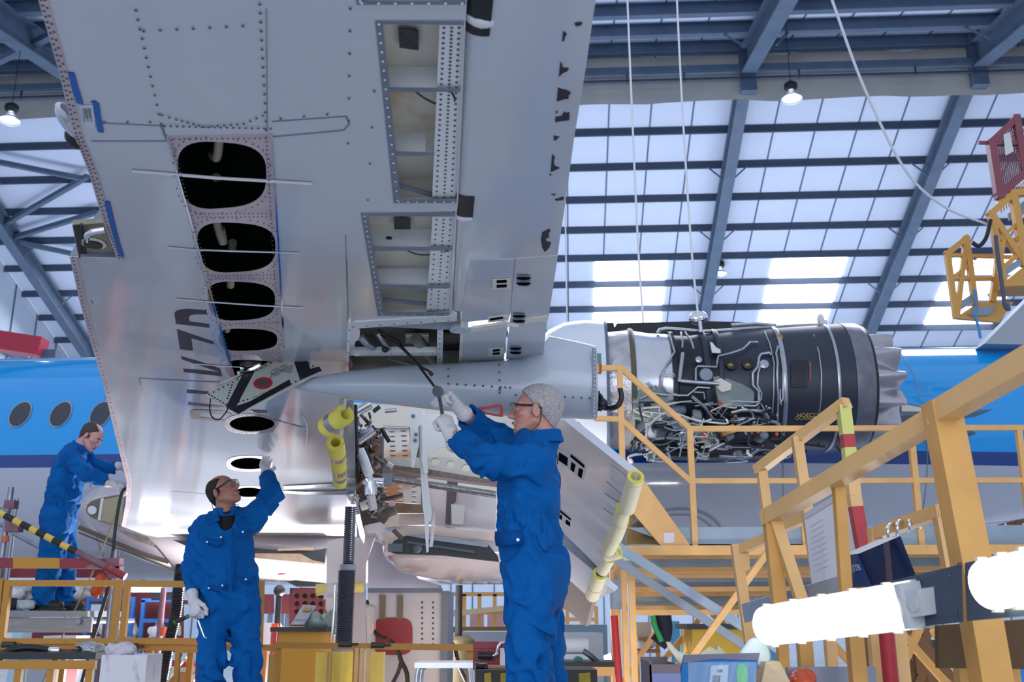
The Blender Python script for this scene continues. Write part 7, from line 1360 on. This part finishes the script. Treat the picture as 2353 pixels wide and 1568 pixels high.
# ================================================================== work stand in the right foreground
st = thing('work_stand', 'yellow stair stand with handrails and two lit tube lamps in the right foreground', 'stair', V((P(2000, 1500, 3.4).x, 3.4, 0)))
YF = M('pale_yellow_paint', '#e3b476', .42, 0, .08, 5); SPOT = M('darker_yellow', '#d29c50', .45, 0, .1, 6)
def sb(nm, pts, w_, mat=YF, h=None): return bar(st, nm, pts, w_, mat, h)
sb('handrail', [(1770, 1188, 4.2), (2150, 962, 3.15)], .062); sb('handrail', [(2162, 948, 3.05), (2480, 766, 2.35)], .065)
sb('post', [(2166, 955, 3.06), (2238, 1330, 3.06), (2290, 1640, 3.06)], .085, SPOT); sb('post', [(2148, 972, 3.12), (2190, 1180, 3.12)], .04)
sb('post', [(1926, 1104, 3.75), (1943, 1360, 3.75)], .037, SPOT); sb('post', [(1770, 1192, 4.2), (1790, 1385, 4.2)], .05, SPOT); sb('brace', [(1780, 1195, 4.18), (1842, 1382, 4.1)], .045)
sb('handrail', [(1747, 1076, 5.1), (1938, 931, 4.6)], .05); sb('post', [(1750, 1080, 5.1), (1772, 1250, 5.1), (1800, 1400, 5.1)], .045); sb('post', [(1832, 1015, 4.85), (1858, 1195, 4.85), (1880, 1340, 4.85)], .045)
dv = [(1938, 932), (1946, 1000), (1950, 1030), (1953, 1062), (1962, 1140), (1966, 1165), (1985, 1270)]
for k in range(6): m = MB(); m.beam(P(*dv[k], 4.6), P(*dv[k + 1], 4.6), .054, .054, V((0, 1, 0))); m.build('post_band', [M('lime_tape', '#cfce74', .5), RED, M('lime_tape', '#cfce74', .5), YF, YF, RED][k], st, 0)
sb('lower_rail', [(1700, 1264, 5.3), (1766, 1236, 5.15)], .045); sb('lower_rail', [(1790, 1215, 5.1), (1850, 1190, 4.9)], .045); sb('post', [(1692, 1262, 5.3), (1732, 1545, 5.3)], .045); m = MB(); m.prism([P(u, v, 5.28) for u, v in ((1702, 1262), (1720, 1258), (1724, 1310), (1706, 1316))], V((0, .03, 0))); m.build('gusset_plate', YF, st, 0)
sb('rail_loop', [(2012, 1262, 4.0), (2012, 1228, 4.0), (2160, 1176, 3.6), (2185, 1318, 3.6)], .045)
ALP = M('alu_plate', '#a7b2bf', .4, .4, .1, 8); m = MB(); m.prism([P(1706, 1388, 4.6), P(1936, 1322, 4.0), P(1940, 1366, 4.0), P(1713, 1432, 4.6)], V((.0, .02, 0))); m.build('side_plate', ALP, st, 0)
STG_ = M('dark_stringer', '#3f4a5c', .55, .2, .2, 9, hex2='#7c7f7e', spots=16)
m = MB(); m.prism([P(1775, 1400, 3.55), P(2210, 1297, 2.62), P(2214, 1430, 2.62), P(1780, 1478, 3.55)], V((.02, .05, 0))); m.build('stringer', STG_, st, 0); m = MB(); m.prism([P(2218, 1294, 2.6), P(2480, 1235, 2.1), P(2480, 1405, 2.1), P(2224, 1428, 2.6)], V((.02, .05, 0))); m.build('stringer', STG_, st, 0)
m = MB()
for u, v in ((2182, 1324), (2196, 1412), (2205, 1298), (2228, 1345), (2230, 1395)): m.lathe([(0, .006), (.003, .004)], P(u, v, 2.6), V((-.4, -1, 0)), 8)
m.build('bolts', BLACK, st)
m = MB(); m.prism([P(2156, 1438, 3.4), P(2480, 1415, 3.2), P(2480, 1540, 3.2), P(2158, 1536, 3.4)], V((0, .03, 0))); m.build('brown_panel', M('brown_ply', '#59401f', .6, 0, .15, 5), st, 0)
for (u0, u1, y, mt, w_) in ((1846, 1868, 3.9, SPOT, .05), (1962, 1975, 3.6, SPOT, .05), (1905, 1922, 5, YF, .05), (2008, 2032, 4.6, YF, .05), (1795, 1802, 5, SPOT, .05), (2064, 2088, 4.4, YF, .05)): a = P(u0, 1450, y); m = MB(); m.box((a.x, a.y, a.z / 2), (w_, w_, a.z)); m.build('post', mt, st, 0)
a = P(2036, 1452, 4.2); m = MB(); m.cyl(V((a.x, a.y, 0)), a, .03, 12); m.build('red_post', RED, st)
for (u0, v0, u1, v1) in ((1900, 1466, 1960, 1530), (2080, 1465, 2200, 1600), (2110, 1450, 2060, 1560), (2150, 1455, 2230, 1575)): sb('lattice_brace', [(u0, v0, 6.2), (u1, v1, 6.2)], .04, SPOT)
TUBE_L = M('lamp_diffuser', '#fffdf2', .3, emit=3.0); LAMPB = M('lamp_end_cap', '#b7bbc0', .4); CLIP = M('lamp_clip', '#d9dccb', .4)
def tubelamp(a, b, ya, yb, r, name):
    p0, p1 = P(*a, ya), P(*b, yb); d = (p1 - p0).normalized(); L_ = (p1 - p0).length; bk = V((.25, 1, 0)); bk = (bk - d * bk.dot(d)).normalized(); up = d.cross(bk).normalized(); up = up if up.z > 0 else -up
    m = MB(); prof = [(0, r * .8), (r * .2, r * .95), (r * .4, r), (L_ - r * .4, r), (L_ - .02, r * .92), (L_, r * .8)]; rows = []
    for x, q in prof: rows.append([p0 + d * x + up * q * sin(t) - bk * q * .75 * cos(t) for t in [2 * pi * k / 24 for k in range(25)]])
    m.grid(rows); m.add(rows[0][:-1], [tuple(range(24))]); m.add(rows[-1][:-1], [tuple(range(24))]); lp = m.build(name, TUBE_L, st)
    m = MB(); m.boxf(p0 + bk * r * .5 - up * r * 1.05 + d * .02, d * (L_ - .02), bk * r * .5, up * r * 2.1); m.build('lamp_tray', LAMPB, lp)
    m = MB(); m.boxf(p1 - up * r * .95 - bk * r * .5, d * .02, bk * r * 1.2, up * r * 1.9); m.boxf(p1 - up * r * .5 - bk * r * .3, d * .07, bk * r, up * r * 1.1); m.lathe([(0, r * .3), (.004, r * .3)], p1 + d * .045 - bk * r * .31, -bk, 14); m.build('end_cap', LAMPB, lp)
    for k in range(5):
        for sg in (-1, 1): m = MB(); m.box(p0 + d * L_ * (.08 + .84 * k / 4) + up * r * 1.03 * sg - bk * r * .1, (.022, .016, .009)); m.build('lamp_clip', CLIP, lp)
    return lp
tubelamp((1752, 1440), (2086, 1392), 3.42, 2.78, .062, 'tube_lamp'); tubelamp((2262, 1346), (2520, 1300), 2.45, 1.95, .058, 'tube_lamp')
for u in (2203, 2308): a = P(u, 1450, 3.6); m = MB(); m.box((a.x, a.y, a.z / 2), (.05, .05, a.z)); m.build('post', SPOT, st, 0)
BRS = M('dark_brown_steel', '#4e361c', .6, 0, .15, 5); t = thing('stair_flight', 'dark brown stair flight behind the posts under the tube lamps', 'stair', V((P(2060, 1560, 7.5).x, 7.5, 0)))
m = MB(); m.prism([P(u, v, 7.2) for u, v in ((1958, 1440), (2010, 1440), (2052, 1470), (2140, 1568), (2160, 1640), (2040, 1640), (2000, 1540))], V((0, .06, 0))); m.build('stair_cheek', BRS, t, 0)
m = MB(); m.prism([P(u, v, 7.8) for u, v in ((2070, 1440), (2090, 1440), (2180, 1560), (2180, 1640), (2140, 1640))], V((0, .06, 0))); m.build('stair_cheek', BRS, t, 0)
a, b = P(1990, 1470, 7.3), P(2110, 1600, 7.3); m = MB(); m.boxf((a.x, 7.25, 0), (.06, 0, 0), (0, .06, 0), (0, 0, a.z)); m.boxf((b.x, 7.25, 0), (.06, 0, 0), (0, .06, 0), (0, 0, b.z)); m.build('leg', BRS, t, 0)
for (q0, q1) in (((2085, 1462), (2190, 1560)), ((2100, 1455), (2175, 1545)), ((2125, 1450), (2140, 1568)), ((2105, 1452), (2112, 1540)), ((2135, 1510), (2100, 1590)), ((2085, 1462), (2110, 1448))): bar(t, 'lattice_bar', [(*q0, 7.0), (*q1, 7.0)], .05, M('lattice_brown', '#6d4826', .5))
cab('bin', 'dark green bin behind the brown lattice under the tube lamps', 'bin', 2108, 2160, 1472, 9.4, .5, M('bin_green', '#16402f', .5)); blob('plastic_bag', 'yellow bag on top of the dark green bin', 'plastic bag', V((P(2132, 1466, 9.5).x, 9.65, P(2132, 1472, 9.4).z + .08)), (.12, .1, .1), M('yellow_bag', '#c9b43a', .4, bump=1, bscale=20), 91); cab('crate', 'bright blue crate at the bottom right corner', 'crate', 2326, 2400, 1536, 7.4, .4, BLUEF)
# things on the stand
SHEET = M('drawing_sheet', '#eceaf0', .35); t = thing('drawing_sheet', 'large white drawing sheet in a clear sleeve hanging from the handrail', 'drawing', P(1890, 1240, 4.3))
def quad_on(a, b, c, d, th=.004): m = MB(); m.prism([P(*a), P(*b), P(*c), P(*d)], V((0, th, 0))); return m
sh1 = quad_on((1848, 1182, 4.5), (1916, 1142, 4.3), (1937, 1322, 4.3), (1866, 1346, 4.5)).build('sheet', SHEET, t, 0); quad_on((1848, 1180, 4.49), (1916, 1140, 4.29), (1918, 1152, 4.29), (1850, 1194, 4.49)).build('sleeve_edge', M('sleeve_film', '#cfc9d2', .3), t, 0)
m = MB()
for k in range(9): m.prism([P(1862 + k * .8, 1210 + 13 * k, 4.46), P(1900 + k * 1.6, 1188 + 13.5 * k, 4.36), P(1900 + k * 1.6, 1189.5 + 13.5 * k, 4.36), P(1862 + k * .8, 1211.5 + 13 * k, 4.46)], V((0, .001, 0)))
m.tube([P(1884, 1225, 4.40), P(1890, 1290, 4.40), P(1892, 1338, 4.40)], .0025, 4); m.build('printed_lines', M('faint_print', '#b9bfd2', .5), sh1, 0)
t2 = quad_on((1938, 1142, 4.75), (1951, 1128, 4.7), (1970, 1270, 4.7), (1946, 1282, 4.75)).build('drawing_sheet', SHEET, None, 0); tag(t2, 'narrow strip of a second white sheet right of the thick yellow post', 'drawing')
NAVY = M('navy_bin', '#16294e', .35, 0, .08, 4); bn = thing('litter_bin', 'dark navy litter bin hooked on the small yellow rail above the lamps', 'bin', P(2030, 1345, 3.75))
fr4 = [P(1971, 1274, 3.74), P(2069, 1232, 3.55), P(2104, 1322, 3.55), P(2004, 1348, 3.74)]; m = MB(); m.prism(fr4, V((-.02, .16, 0))); m.build('bin_body', NAVY, bn, 0)
m = MB(); m.prism([P(1951, 1276, 3.80), P(1971, 1273, 3.735), P(2004, 1348, 3.735), P(1960, 1350, 3.80)], V((.0, .01, 0))); sd_ = m.build('bin_side', M('navy_bin_side', '#2b4070', .35), bn, 0)
ot = P(1957, 1315, 3.765); text_mesh('LITTER', .034, ot, P(1976, 1311, 3.735) - ot, P(1951, 1299, 3.775) - ot, M('bin_lettering', '#9fb0cf', .5), 'lettering', sd_, .001, xs=.42)
m = MB(); m.prism([P(2031, 1250, 3.6), P(2043, 1245, 3.58), P(2052, 1335, 3.58), P(2038, 1339, 3.6)], V((0, .004, 0))); m.build('brown_tape', M('brown_tape', '#4a3a44', .4), bn, 0)
for k, (u, lb) in enumerate(((2050, 'left metal hook carrying the litter bin'), (2072, 'middle metal hook holding the litter bin corner'), (2100, 'right metal hook hanging empty on the small rail'))):
    yy = 3.82; vt = 1214 - 8 * k; m = MB(); m.tube(bez([P(u - 8, vt + 22, yy - .09), P(u - 10, vt + 2, yy - .09), P(u - 3, vt - 9, yy - .05), P(u + 6, vt - 6, yy + .03), P(u + 14, vt + 18, yy + .03)]), .007, 8); tag(m.build('hook', CHROME), lb, 'hook', 'metal hooks on the small rail')
m = MB(); m.prism([P(1966, 1242, 5.6), P(2010, 1240, 5.6), P(2010, 1268, 5.6), P(1968, 1270, 5.6)], V((0, .01, 0))); kp = tag(m.build('sign', M('sign_lime', '#c6bf63', .5), None, 0), 'small lime-yellow sign with a K behind the litter bin', 'sign'); text_mesh('K', .06, P(1988, 1266, 5.59), V((1, 0, 0)), EZ, M('sign_ink', '#8c8a4a', .5), 'lettering', kp, .001)
m = MB(); m.boxf((P(1988, 1270, 5.6).x, 5.62, 0), (.03, 0, 0), (0, .03, 0), (0, 0, P(1988, 1268, 5.6).z)); m.build('sign_post', YEL, kp, 0)
# ================================================================== packing table with boxes (bottom right)
yt = 3.3; zt = P(1650, 1606, yt).z; TBM = M('table_grey', '#6f737b', .6); tb_ = thing('packing_table', 'grey table carrying the boxes and blue folder at the bottom right', 'table', V((P(1660, 1600, yt).x, yt + .35, 0))); xa, xb = P(1470, 1606, yt).x, P(1868, 1606, yt).x
m = MB(); m.boxf((xa, yt - .15, zt - .03), (xb - xa, 0, 0), (0, .95, 0), (0, 0, .03)); m.build('table_top', TBM, tb_, 0)
for x in (xa, xb - .04):
    for y in (yt - .15, yt + .75): m = MB(); m.boxf((x, y, 0), (.04, 0, 0), (0, .04, 0), (0, 0, zt - .03)); m.build('leg', TBM, tb_, 0)
CARD = M('brown_cardboard', '#6f6267', .7, 0, .06, 6); CARD2 = M('beige_carton', '#cdb797', .65, 0, .05, 20, stretch=(1, 1, 8))
a, b = P(1492, 1520, yt), P(1558, 1524, yt); t = thing('cardboard_box', 'open grey-brown cardboard box left of the blue folder', 'box', V(((a.x + b.x) / 2, yt + .1, zt))); m = MB(); H = a.z - zt - .01
m.boxf((a.x, yt, zt), (b.x - a.x, 0, 0), (0, .006, 0), (0, 0, H)); m.boxf((a.x, yt, zt), (.006, 0, 0), (0, .22, 0), (0, 0, H + .01)); m.boxf((b.x, yt, zt), (.006, 0, 0), (0, .22, 0), (0, 0, H)); m.boxf((a.x, yt + .22, zt), (b.x - a.x, 0, 0), (0, .006, 0), (0, 0, H + .015)); m.boxf((a.x, yt, zt), (b.x - a.x, 0, 0), (0, .22, 0), (0, 0, .006)); m.build('box_walls', CARD, t, 0)
m = MB(); m.boxf(P(1498, 1548, yt - .004), (.09, 0, 0), (0, .003, 0), (0, 0, -.05)); m.build('clear_label', M('label_blue_film', '#6f76a8', .3), t, 0)
FB = M('folder_blue', '#0d62a0', .25); t = thing('folder', 'blue document folder in clear film with a green oval sticker', 'folder', V((P(1650, 1560, yt).x, yt, zt)))
def fp(u, v): return P(u, v, yt - .02 + (1606 - v) * .0006)
def fq(lst, d): m = MB(); m.prism([fp(*q) for q in lst], V((0, d, 0))); return m
fd = fq([(1553, 1606), (1572, 1506), (1745, 1502), (1728, 1606)], .02).build('cover', FB, t, 0)
fq([(1569, 1525), (1573, 1505), (1746, 1501), (1742, 1518), (1640, 1515)], -.003).build('grey_flap', M('folder_flap', '#615f72', .4), fd, 0)
fq([(1634, 1530), (1674, 1528), (1668, 1606), (1626, 1606)], -.003).build('paper_label', M('folder_label', '#9cb0c8', .4), fd, 0); m = MB()
for k in range(7): m.prism([fp(1638 + 2.5 * k, 1552) + V((0, -.005, 0)), fp(1639.5 + 2.5 * k, 1552) + V((0, -.005, 0)), fp(1637.5 + 2.5 * k, 1570) + V((0, -.005, 0)), fp(1636 + 2.5 * k, 1570) + V((0, -.005, 0))], V((0, -.001, 0)))
m.prism([fp(1648, 1539) + V((0, -.005, 0)), fp(1659, 1539) + V((0, -.005, 0)), fp(1658, 1545) + V((0, -.005, 0)), fp(1647, 1545) + V((0, -.005, 0))], V((0, -.001, 0))); m.build('printed_lines', M('label_print', '#3c4a66', .5), fd, 0)
fq([(1705 + 13 * cos(q) - 5 * sin(q) * -1 * .3, 1553 + 29 * sin(q)) for q in [2 * pi * k / 24 for k in range(24)]], -.003).build('green_sticker', M('sticker_green', '#1fa84a', .4), fd, 0)
m = MB(); m.grid([[fp(u, v) + V((0, -.008 - .004 * sin(u * .21 + v * .05), 0)) for u in range(1580, 1742, 6)] for v in range(1522, 1608, 8)]); m.build('clear_film', M('folder_film', '#cfe0ee', .08, alpha=.22), fd, 60)
PAPC = M('cream_paper', '#cbc7ac', .5); zc2 = zz(1400, 1200, 4.26)
m = MB(); rows = [[P(*zc2(x, y), yt + .12) for x, y in ((570, 1170), (590, 1230), (640, 1300), (700, 1400))], [P(*zc2(x, y), yt + .16) for x, y in ((590, 1180), (650, 1260), (720, 1320), (800, 1330))], [P(*zc2(x, y), yt + .3) for x, y in ((600, 1190), (680, 1270), (800, 1300), (960, 1290))], [P(*zc2(x, y), yt + .34) for x, y in ((605, 1200), (690, 1290), (800, 1320), (960, 1400))]]; m.grid(rows); o = tag(m.build('curled_manual', PAPC, None, 60), 'curled cream document rising behind the blue folder', 'document'); md = o.modifiers.new('s', 'SOLIDIFY'); md.thickness = .006
m = MB(); m.prism([P(*zc2(x, y), yt + .35) for x, y in ((880, 1310), (990, 1225), (1060, 1260), (1060, 1205), (1160, 1300), (1160, 1420), (880, 1420))], V((0, .03, 0))); tag(m.build('document_stack', PAPC, None, 0), 'crumpled cream papers standing behind the blue folder', 'document')
lo, hi = box_of([P(*zc2(1430, 1260), yt + .2)], .17); G = Field(lo, hi, .006)
for a, b, r in (((1350, 1330), (1425, 1225), .022), ((1425, 1225), (1470, 1235), .026), ((1470, 1240), (1500, 1300), .02), ((1380, 1330), (1500, 1330), .03)): G.u(G.cap(P(*zc2(*a), yt + .2), P(*zc2(*b), yt + .2), r, r * .8, ((0, 1, 0), .4)), .012)
tag(G.build('foam_wrap', M('white_foam_sheet', '#d3e4e8', .4)), 'white folded foam wrap at the right top corner of the blue folder', 'wrap')
m = MB(); m.prism([P(1742, 1606, yt + .12), P(1760, 1522, yt + .12), P(1792, 1521, yt + .14), P(1818, 1572, yt + .14), P(1822, 1606, yt + .14)], V((0, .25, 0))); tag(m.build('carton', CARD2, None, 0), 'beige corrugated carton right of the blue folder', 'box')
m = MB(); m.prism([P(u, v, yt + .5) for u, v in ((1810, 1534), (2012, 1533), (2018, 1606), (1812, 1606))], V((0, .03, 0))); m.build('lower_plate', M('grey_metal_tray', '#8d94a4', .4, .4), st, 0)
blob('plastic_bag', 'bright orange bag at the bottom edge right of the beige carton', 'plastic bag', V((P(1848, 1566, yt + .4).x, yt + .42, zt + .03)), (.05, .05, .045), M('orange_bag', '#d9572c', .4, bump=1, bscale=25), 81)
# ================================================================== tail docks, upper right
yd = 13.4; MESH = M('mesh_wire', '#7c4a58', .5, .3)
def db(t, nm, pts, w_, mat=YEL, y=yd): return bar(t, nm, [(u, v, y) for u, v in pts], w_, mat)
t = thing('tail_cage', 'small yellow cage platform low beside the tail, in front of a skylight', 'platform', P(2250, 735, yd)); zn_ = zz(2150, 260, 3.015)
for pts, w_ in (([(80, 975), (210, 870)], .075), ([(80, 975), (140, 1410)], .07), ([(210, 870), (150, 1390)], .06), ([(210, 870), (270, 1310)], .08), ([(100, 985), (540, 1000)], .05), ([(110, 1145), (440, 1150)], .05), ([(110, 1145), (225, 1060)], .05), ([(435, 1010), (395, 1290)], .08)): db(t, 'frame_bar', [zn_(*q) for q in pts], w_, M('dock_yellow', '#d69f52', .5))
DY = M('dock_yellow', '#d69f52', .5); m = MB(); m.prism([P(*zn_(*q), yd) for q in ((140, 1415), (300, 1310), (540, 1310), (440, 1450), (160, 1425))], V((0, .06, 0))); m.build('floor_frame', DY, t, 0)
m = MB(); m.prism([P(*zn_(*q), yd - .02) for q in ((165, 1310), (255, 1250), (262, 1310), (165, 1370))], V((0, .01, 0))); m.build('grey_kick_plate', GDK, t, 0); m = MB(); m.prism([P(*zn_(*q), yd - .03) for q in ((215, 1390), (330, 1340), (430, 1345), (370, 1400), (260, 1405))], V((0, .01, 0))); m.build('grey_kick_plate', GDK, t, 0)
m = MB(); m.tube(bez([P(*zn_(*q), yd - .1) for q in ((270, 1225), (280, 1330), (275, 1400), (295, 1480), (310, 1560))]), .02, 6); tag(m.build('blue_strap', M('blue_cord', '#3d8fd6', .5)), 'bright blue cord hanging under the small tail cage', 'cord')
t = thing('tail_dock', 'tall yellow tail dock at the right edge below the red mesh gate', 'platform', P(2330, 660, yd - .3)); y2 = yd - .3
for pts, w_ in (([(380, 700), (535, 560), (700, 545)], .085), ([(385, 700), (470, 1190)], .08), ([(535, 560), (615, 1040)], .1), ([(390, 710), (605, 1030)], .085), ([(430, 880), (560, 770)], .05), ([(470, 560), (440, 640)], .06), ([(455, 1080), (600, 960)], .06), ([(470, 860), (450, 980)], .06), ([(560, 870), (640, 960)], .05)): db(t, 'frame_bar', [zn_(*q) for q in pts], w_, DY, y2)
m = MB(); m.prism([P(*zn_(*q), y2) for q in ((470, 1180), (615, 1060), (760, 1000), (760, 1190), (480, 1200))], V((0, .5, 0))); m.build('floor_frame', DY, t, 0); m = MB(); m.prism([P(*zn_(*q), y2 - .03) for q in ((470, 1080), (590, 1000), (600, 1050), (475, 1135))], V((0, .02, 0))); m.build('grey_kick_plate', GDK, t, 0); m = MB(); m.prism([P(*zn_(*q), y2 + .2) for q in ((500, 700), (620, 600), (700, 570), (700, 660), (510, 745))], V((0, .02, 0))); m.build('grey_kick_plate', GDK, t, 0)
m = MB()
for k in range(10): m.beam(P(*zn_(445 + 18 * k, 600 - 14 * k), y2 + .25), P(*zn_(455 + 18 * k, 690 - 14 * k), y2 + .25), .015, .015)
m.build('lattice_panel', DY, t)
m = MB(); m.tube(bez([P(*zn_(*q), y2 - .12) for q in ((380, 740), (350, 860), (300, 920), (250, 895))]), .03, 8); tag(m.build('cable', HOSE), 'black cable drooping from the grey rope end to the small tail cage', 'cable'); m = MB(); m.tube(bez([P(*zn_(*q), y2 - .15) for q in ((415, 850), (430, 980), (460, 1200), (480, 1330), (505, 1360), (490, 1320))]), .03, 8); tag(m.build('cable', M('grey_cable', '#4d5468', .5)), 'dark grey cable with a looped end hanging down the tail dock', 'cable')
RG = M('gate_red', '#8c4a56', .5, 0, .1, 5); t = thing('mesh_gate', 'dull red gate with wire mesh at the top right edge', 'gate', P(2330, 440, y2))
for pts, w_ in (([(380, 205), (555, 40)], .09), ([(555, 40), (620, 430)], .10), ([(385, 215), (440, 570)], .11), ([(440, 570), (640, 400)], .10), ([(305, 205), (380, 207)], .04), ([(400, 210), (700, 210)], .06)): db(t, 'frame_bar', [zn_(*q) for q in pts], w_, RG, y2)
m = MB()
for k in range(15): f = k / 14; a = (395 + 165 * f, 215 - 150 * f); b = (445 + 160 * f, 545 - 140 * f); m.beam(P(*zn_(*a), y2), P(*zn_(*b), y2), .012, .012)
for k in range(22): f = k / 21; a = (390 + 55 * f, 215 + 330 * f); b = (560 + 50 * f, 60 + 350 * f); m.beam(P(*zn_(*a), y2 + .01), P(*zn_(*b), y2 + .01), .012, .012)
m.build('wire_mesh', MESH, t)
m = MB(); m.prism([P(*zn_(*q), y2 - .06) for q in ((470, 150), (515, 130), (540, 265), (485, 295))], V((0, .006, 0))); tag(m.build('notice', WHITE, None, 0), 'white notice tied to the red mesh gate', 'notice')
# far dock under the tail and red girder at left
t = thing('far_stand', 'brown lattice stand far behind under the tail at the right edge', 'stand', V((P(2300, 1210, 19).x, 19, 0))); BRN = M('brown_frame', '#8a5a32', .5)
for a, b in (((2230, 1178), (2480, 1172)), ((2235, 1198), (2480, 1194)), ((2240, 1175), (2265, 1212)), ((2275, 1212), (2262, 1175)), ((2290, 1175), (2300, 1212)), ((2325, 1212), (2312, 1172)), ((2350, 1172), (2335, 1212))): bar(t, 'frame_bar', [(*a, 19), (*b, 19)], .1, BRN)
for u in (2240, 2345): a = P(u, 1212, 19); m = MB(); m.boxf((a.x, 19, 0), (.1, 0, 0), (0, .1, 0), (0, 0, a.z)); m.build('post', BRN, t, 0)
t = thing('crane_girder', 'red crane girder glimpsed behind the left end of the blue fuselage', 'crane', P(-10, 790, 26)); m = MB(); m.beam(P(-160, 760, 26), P(100, 800, 26), .5, .5); m.build('girder', M('crane_red', '#c23348', .5), t, 0)
for x in (P(-150, 780, 26).x, P(95, 800, 26).x): m = MB(); m.boxf((x, 26, 0), (.4, 0, 0), (0, .4, 0), (0, 0, P(0, 795, 26).z - .1)); m.build('leg', STEEL, t, 0)
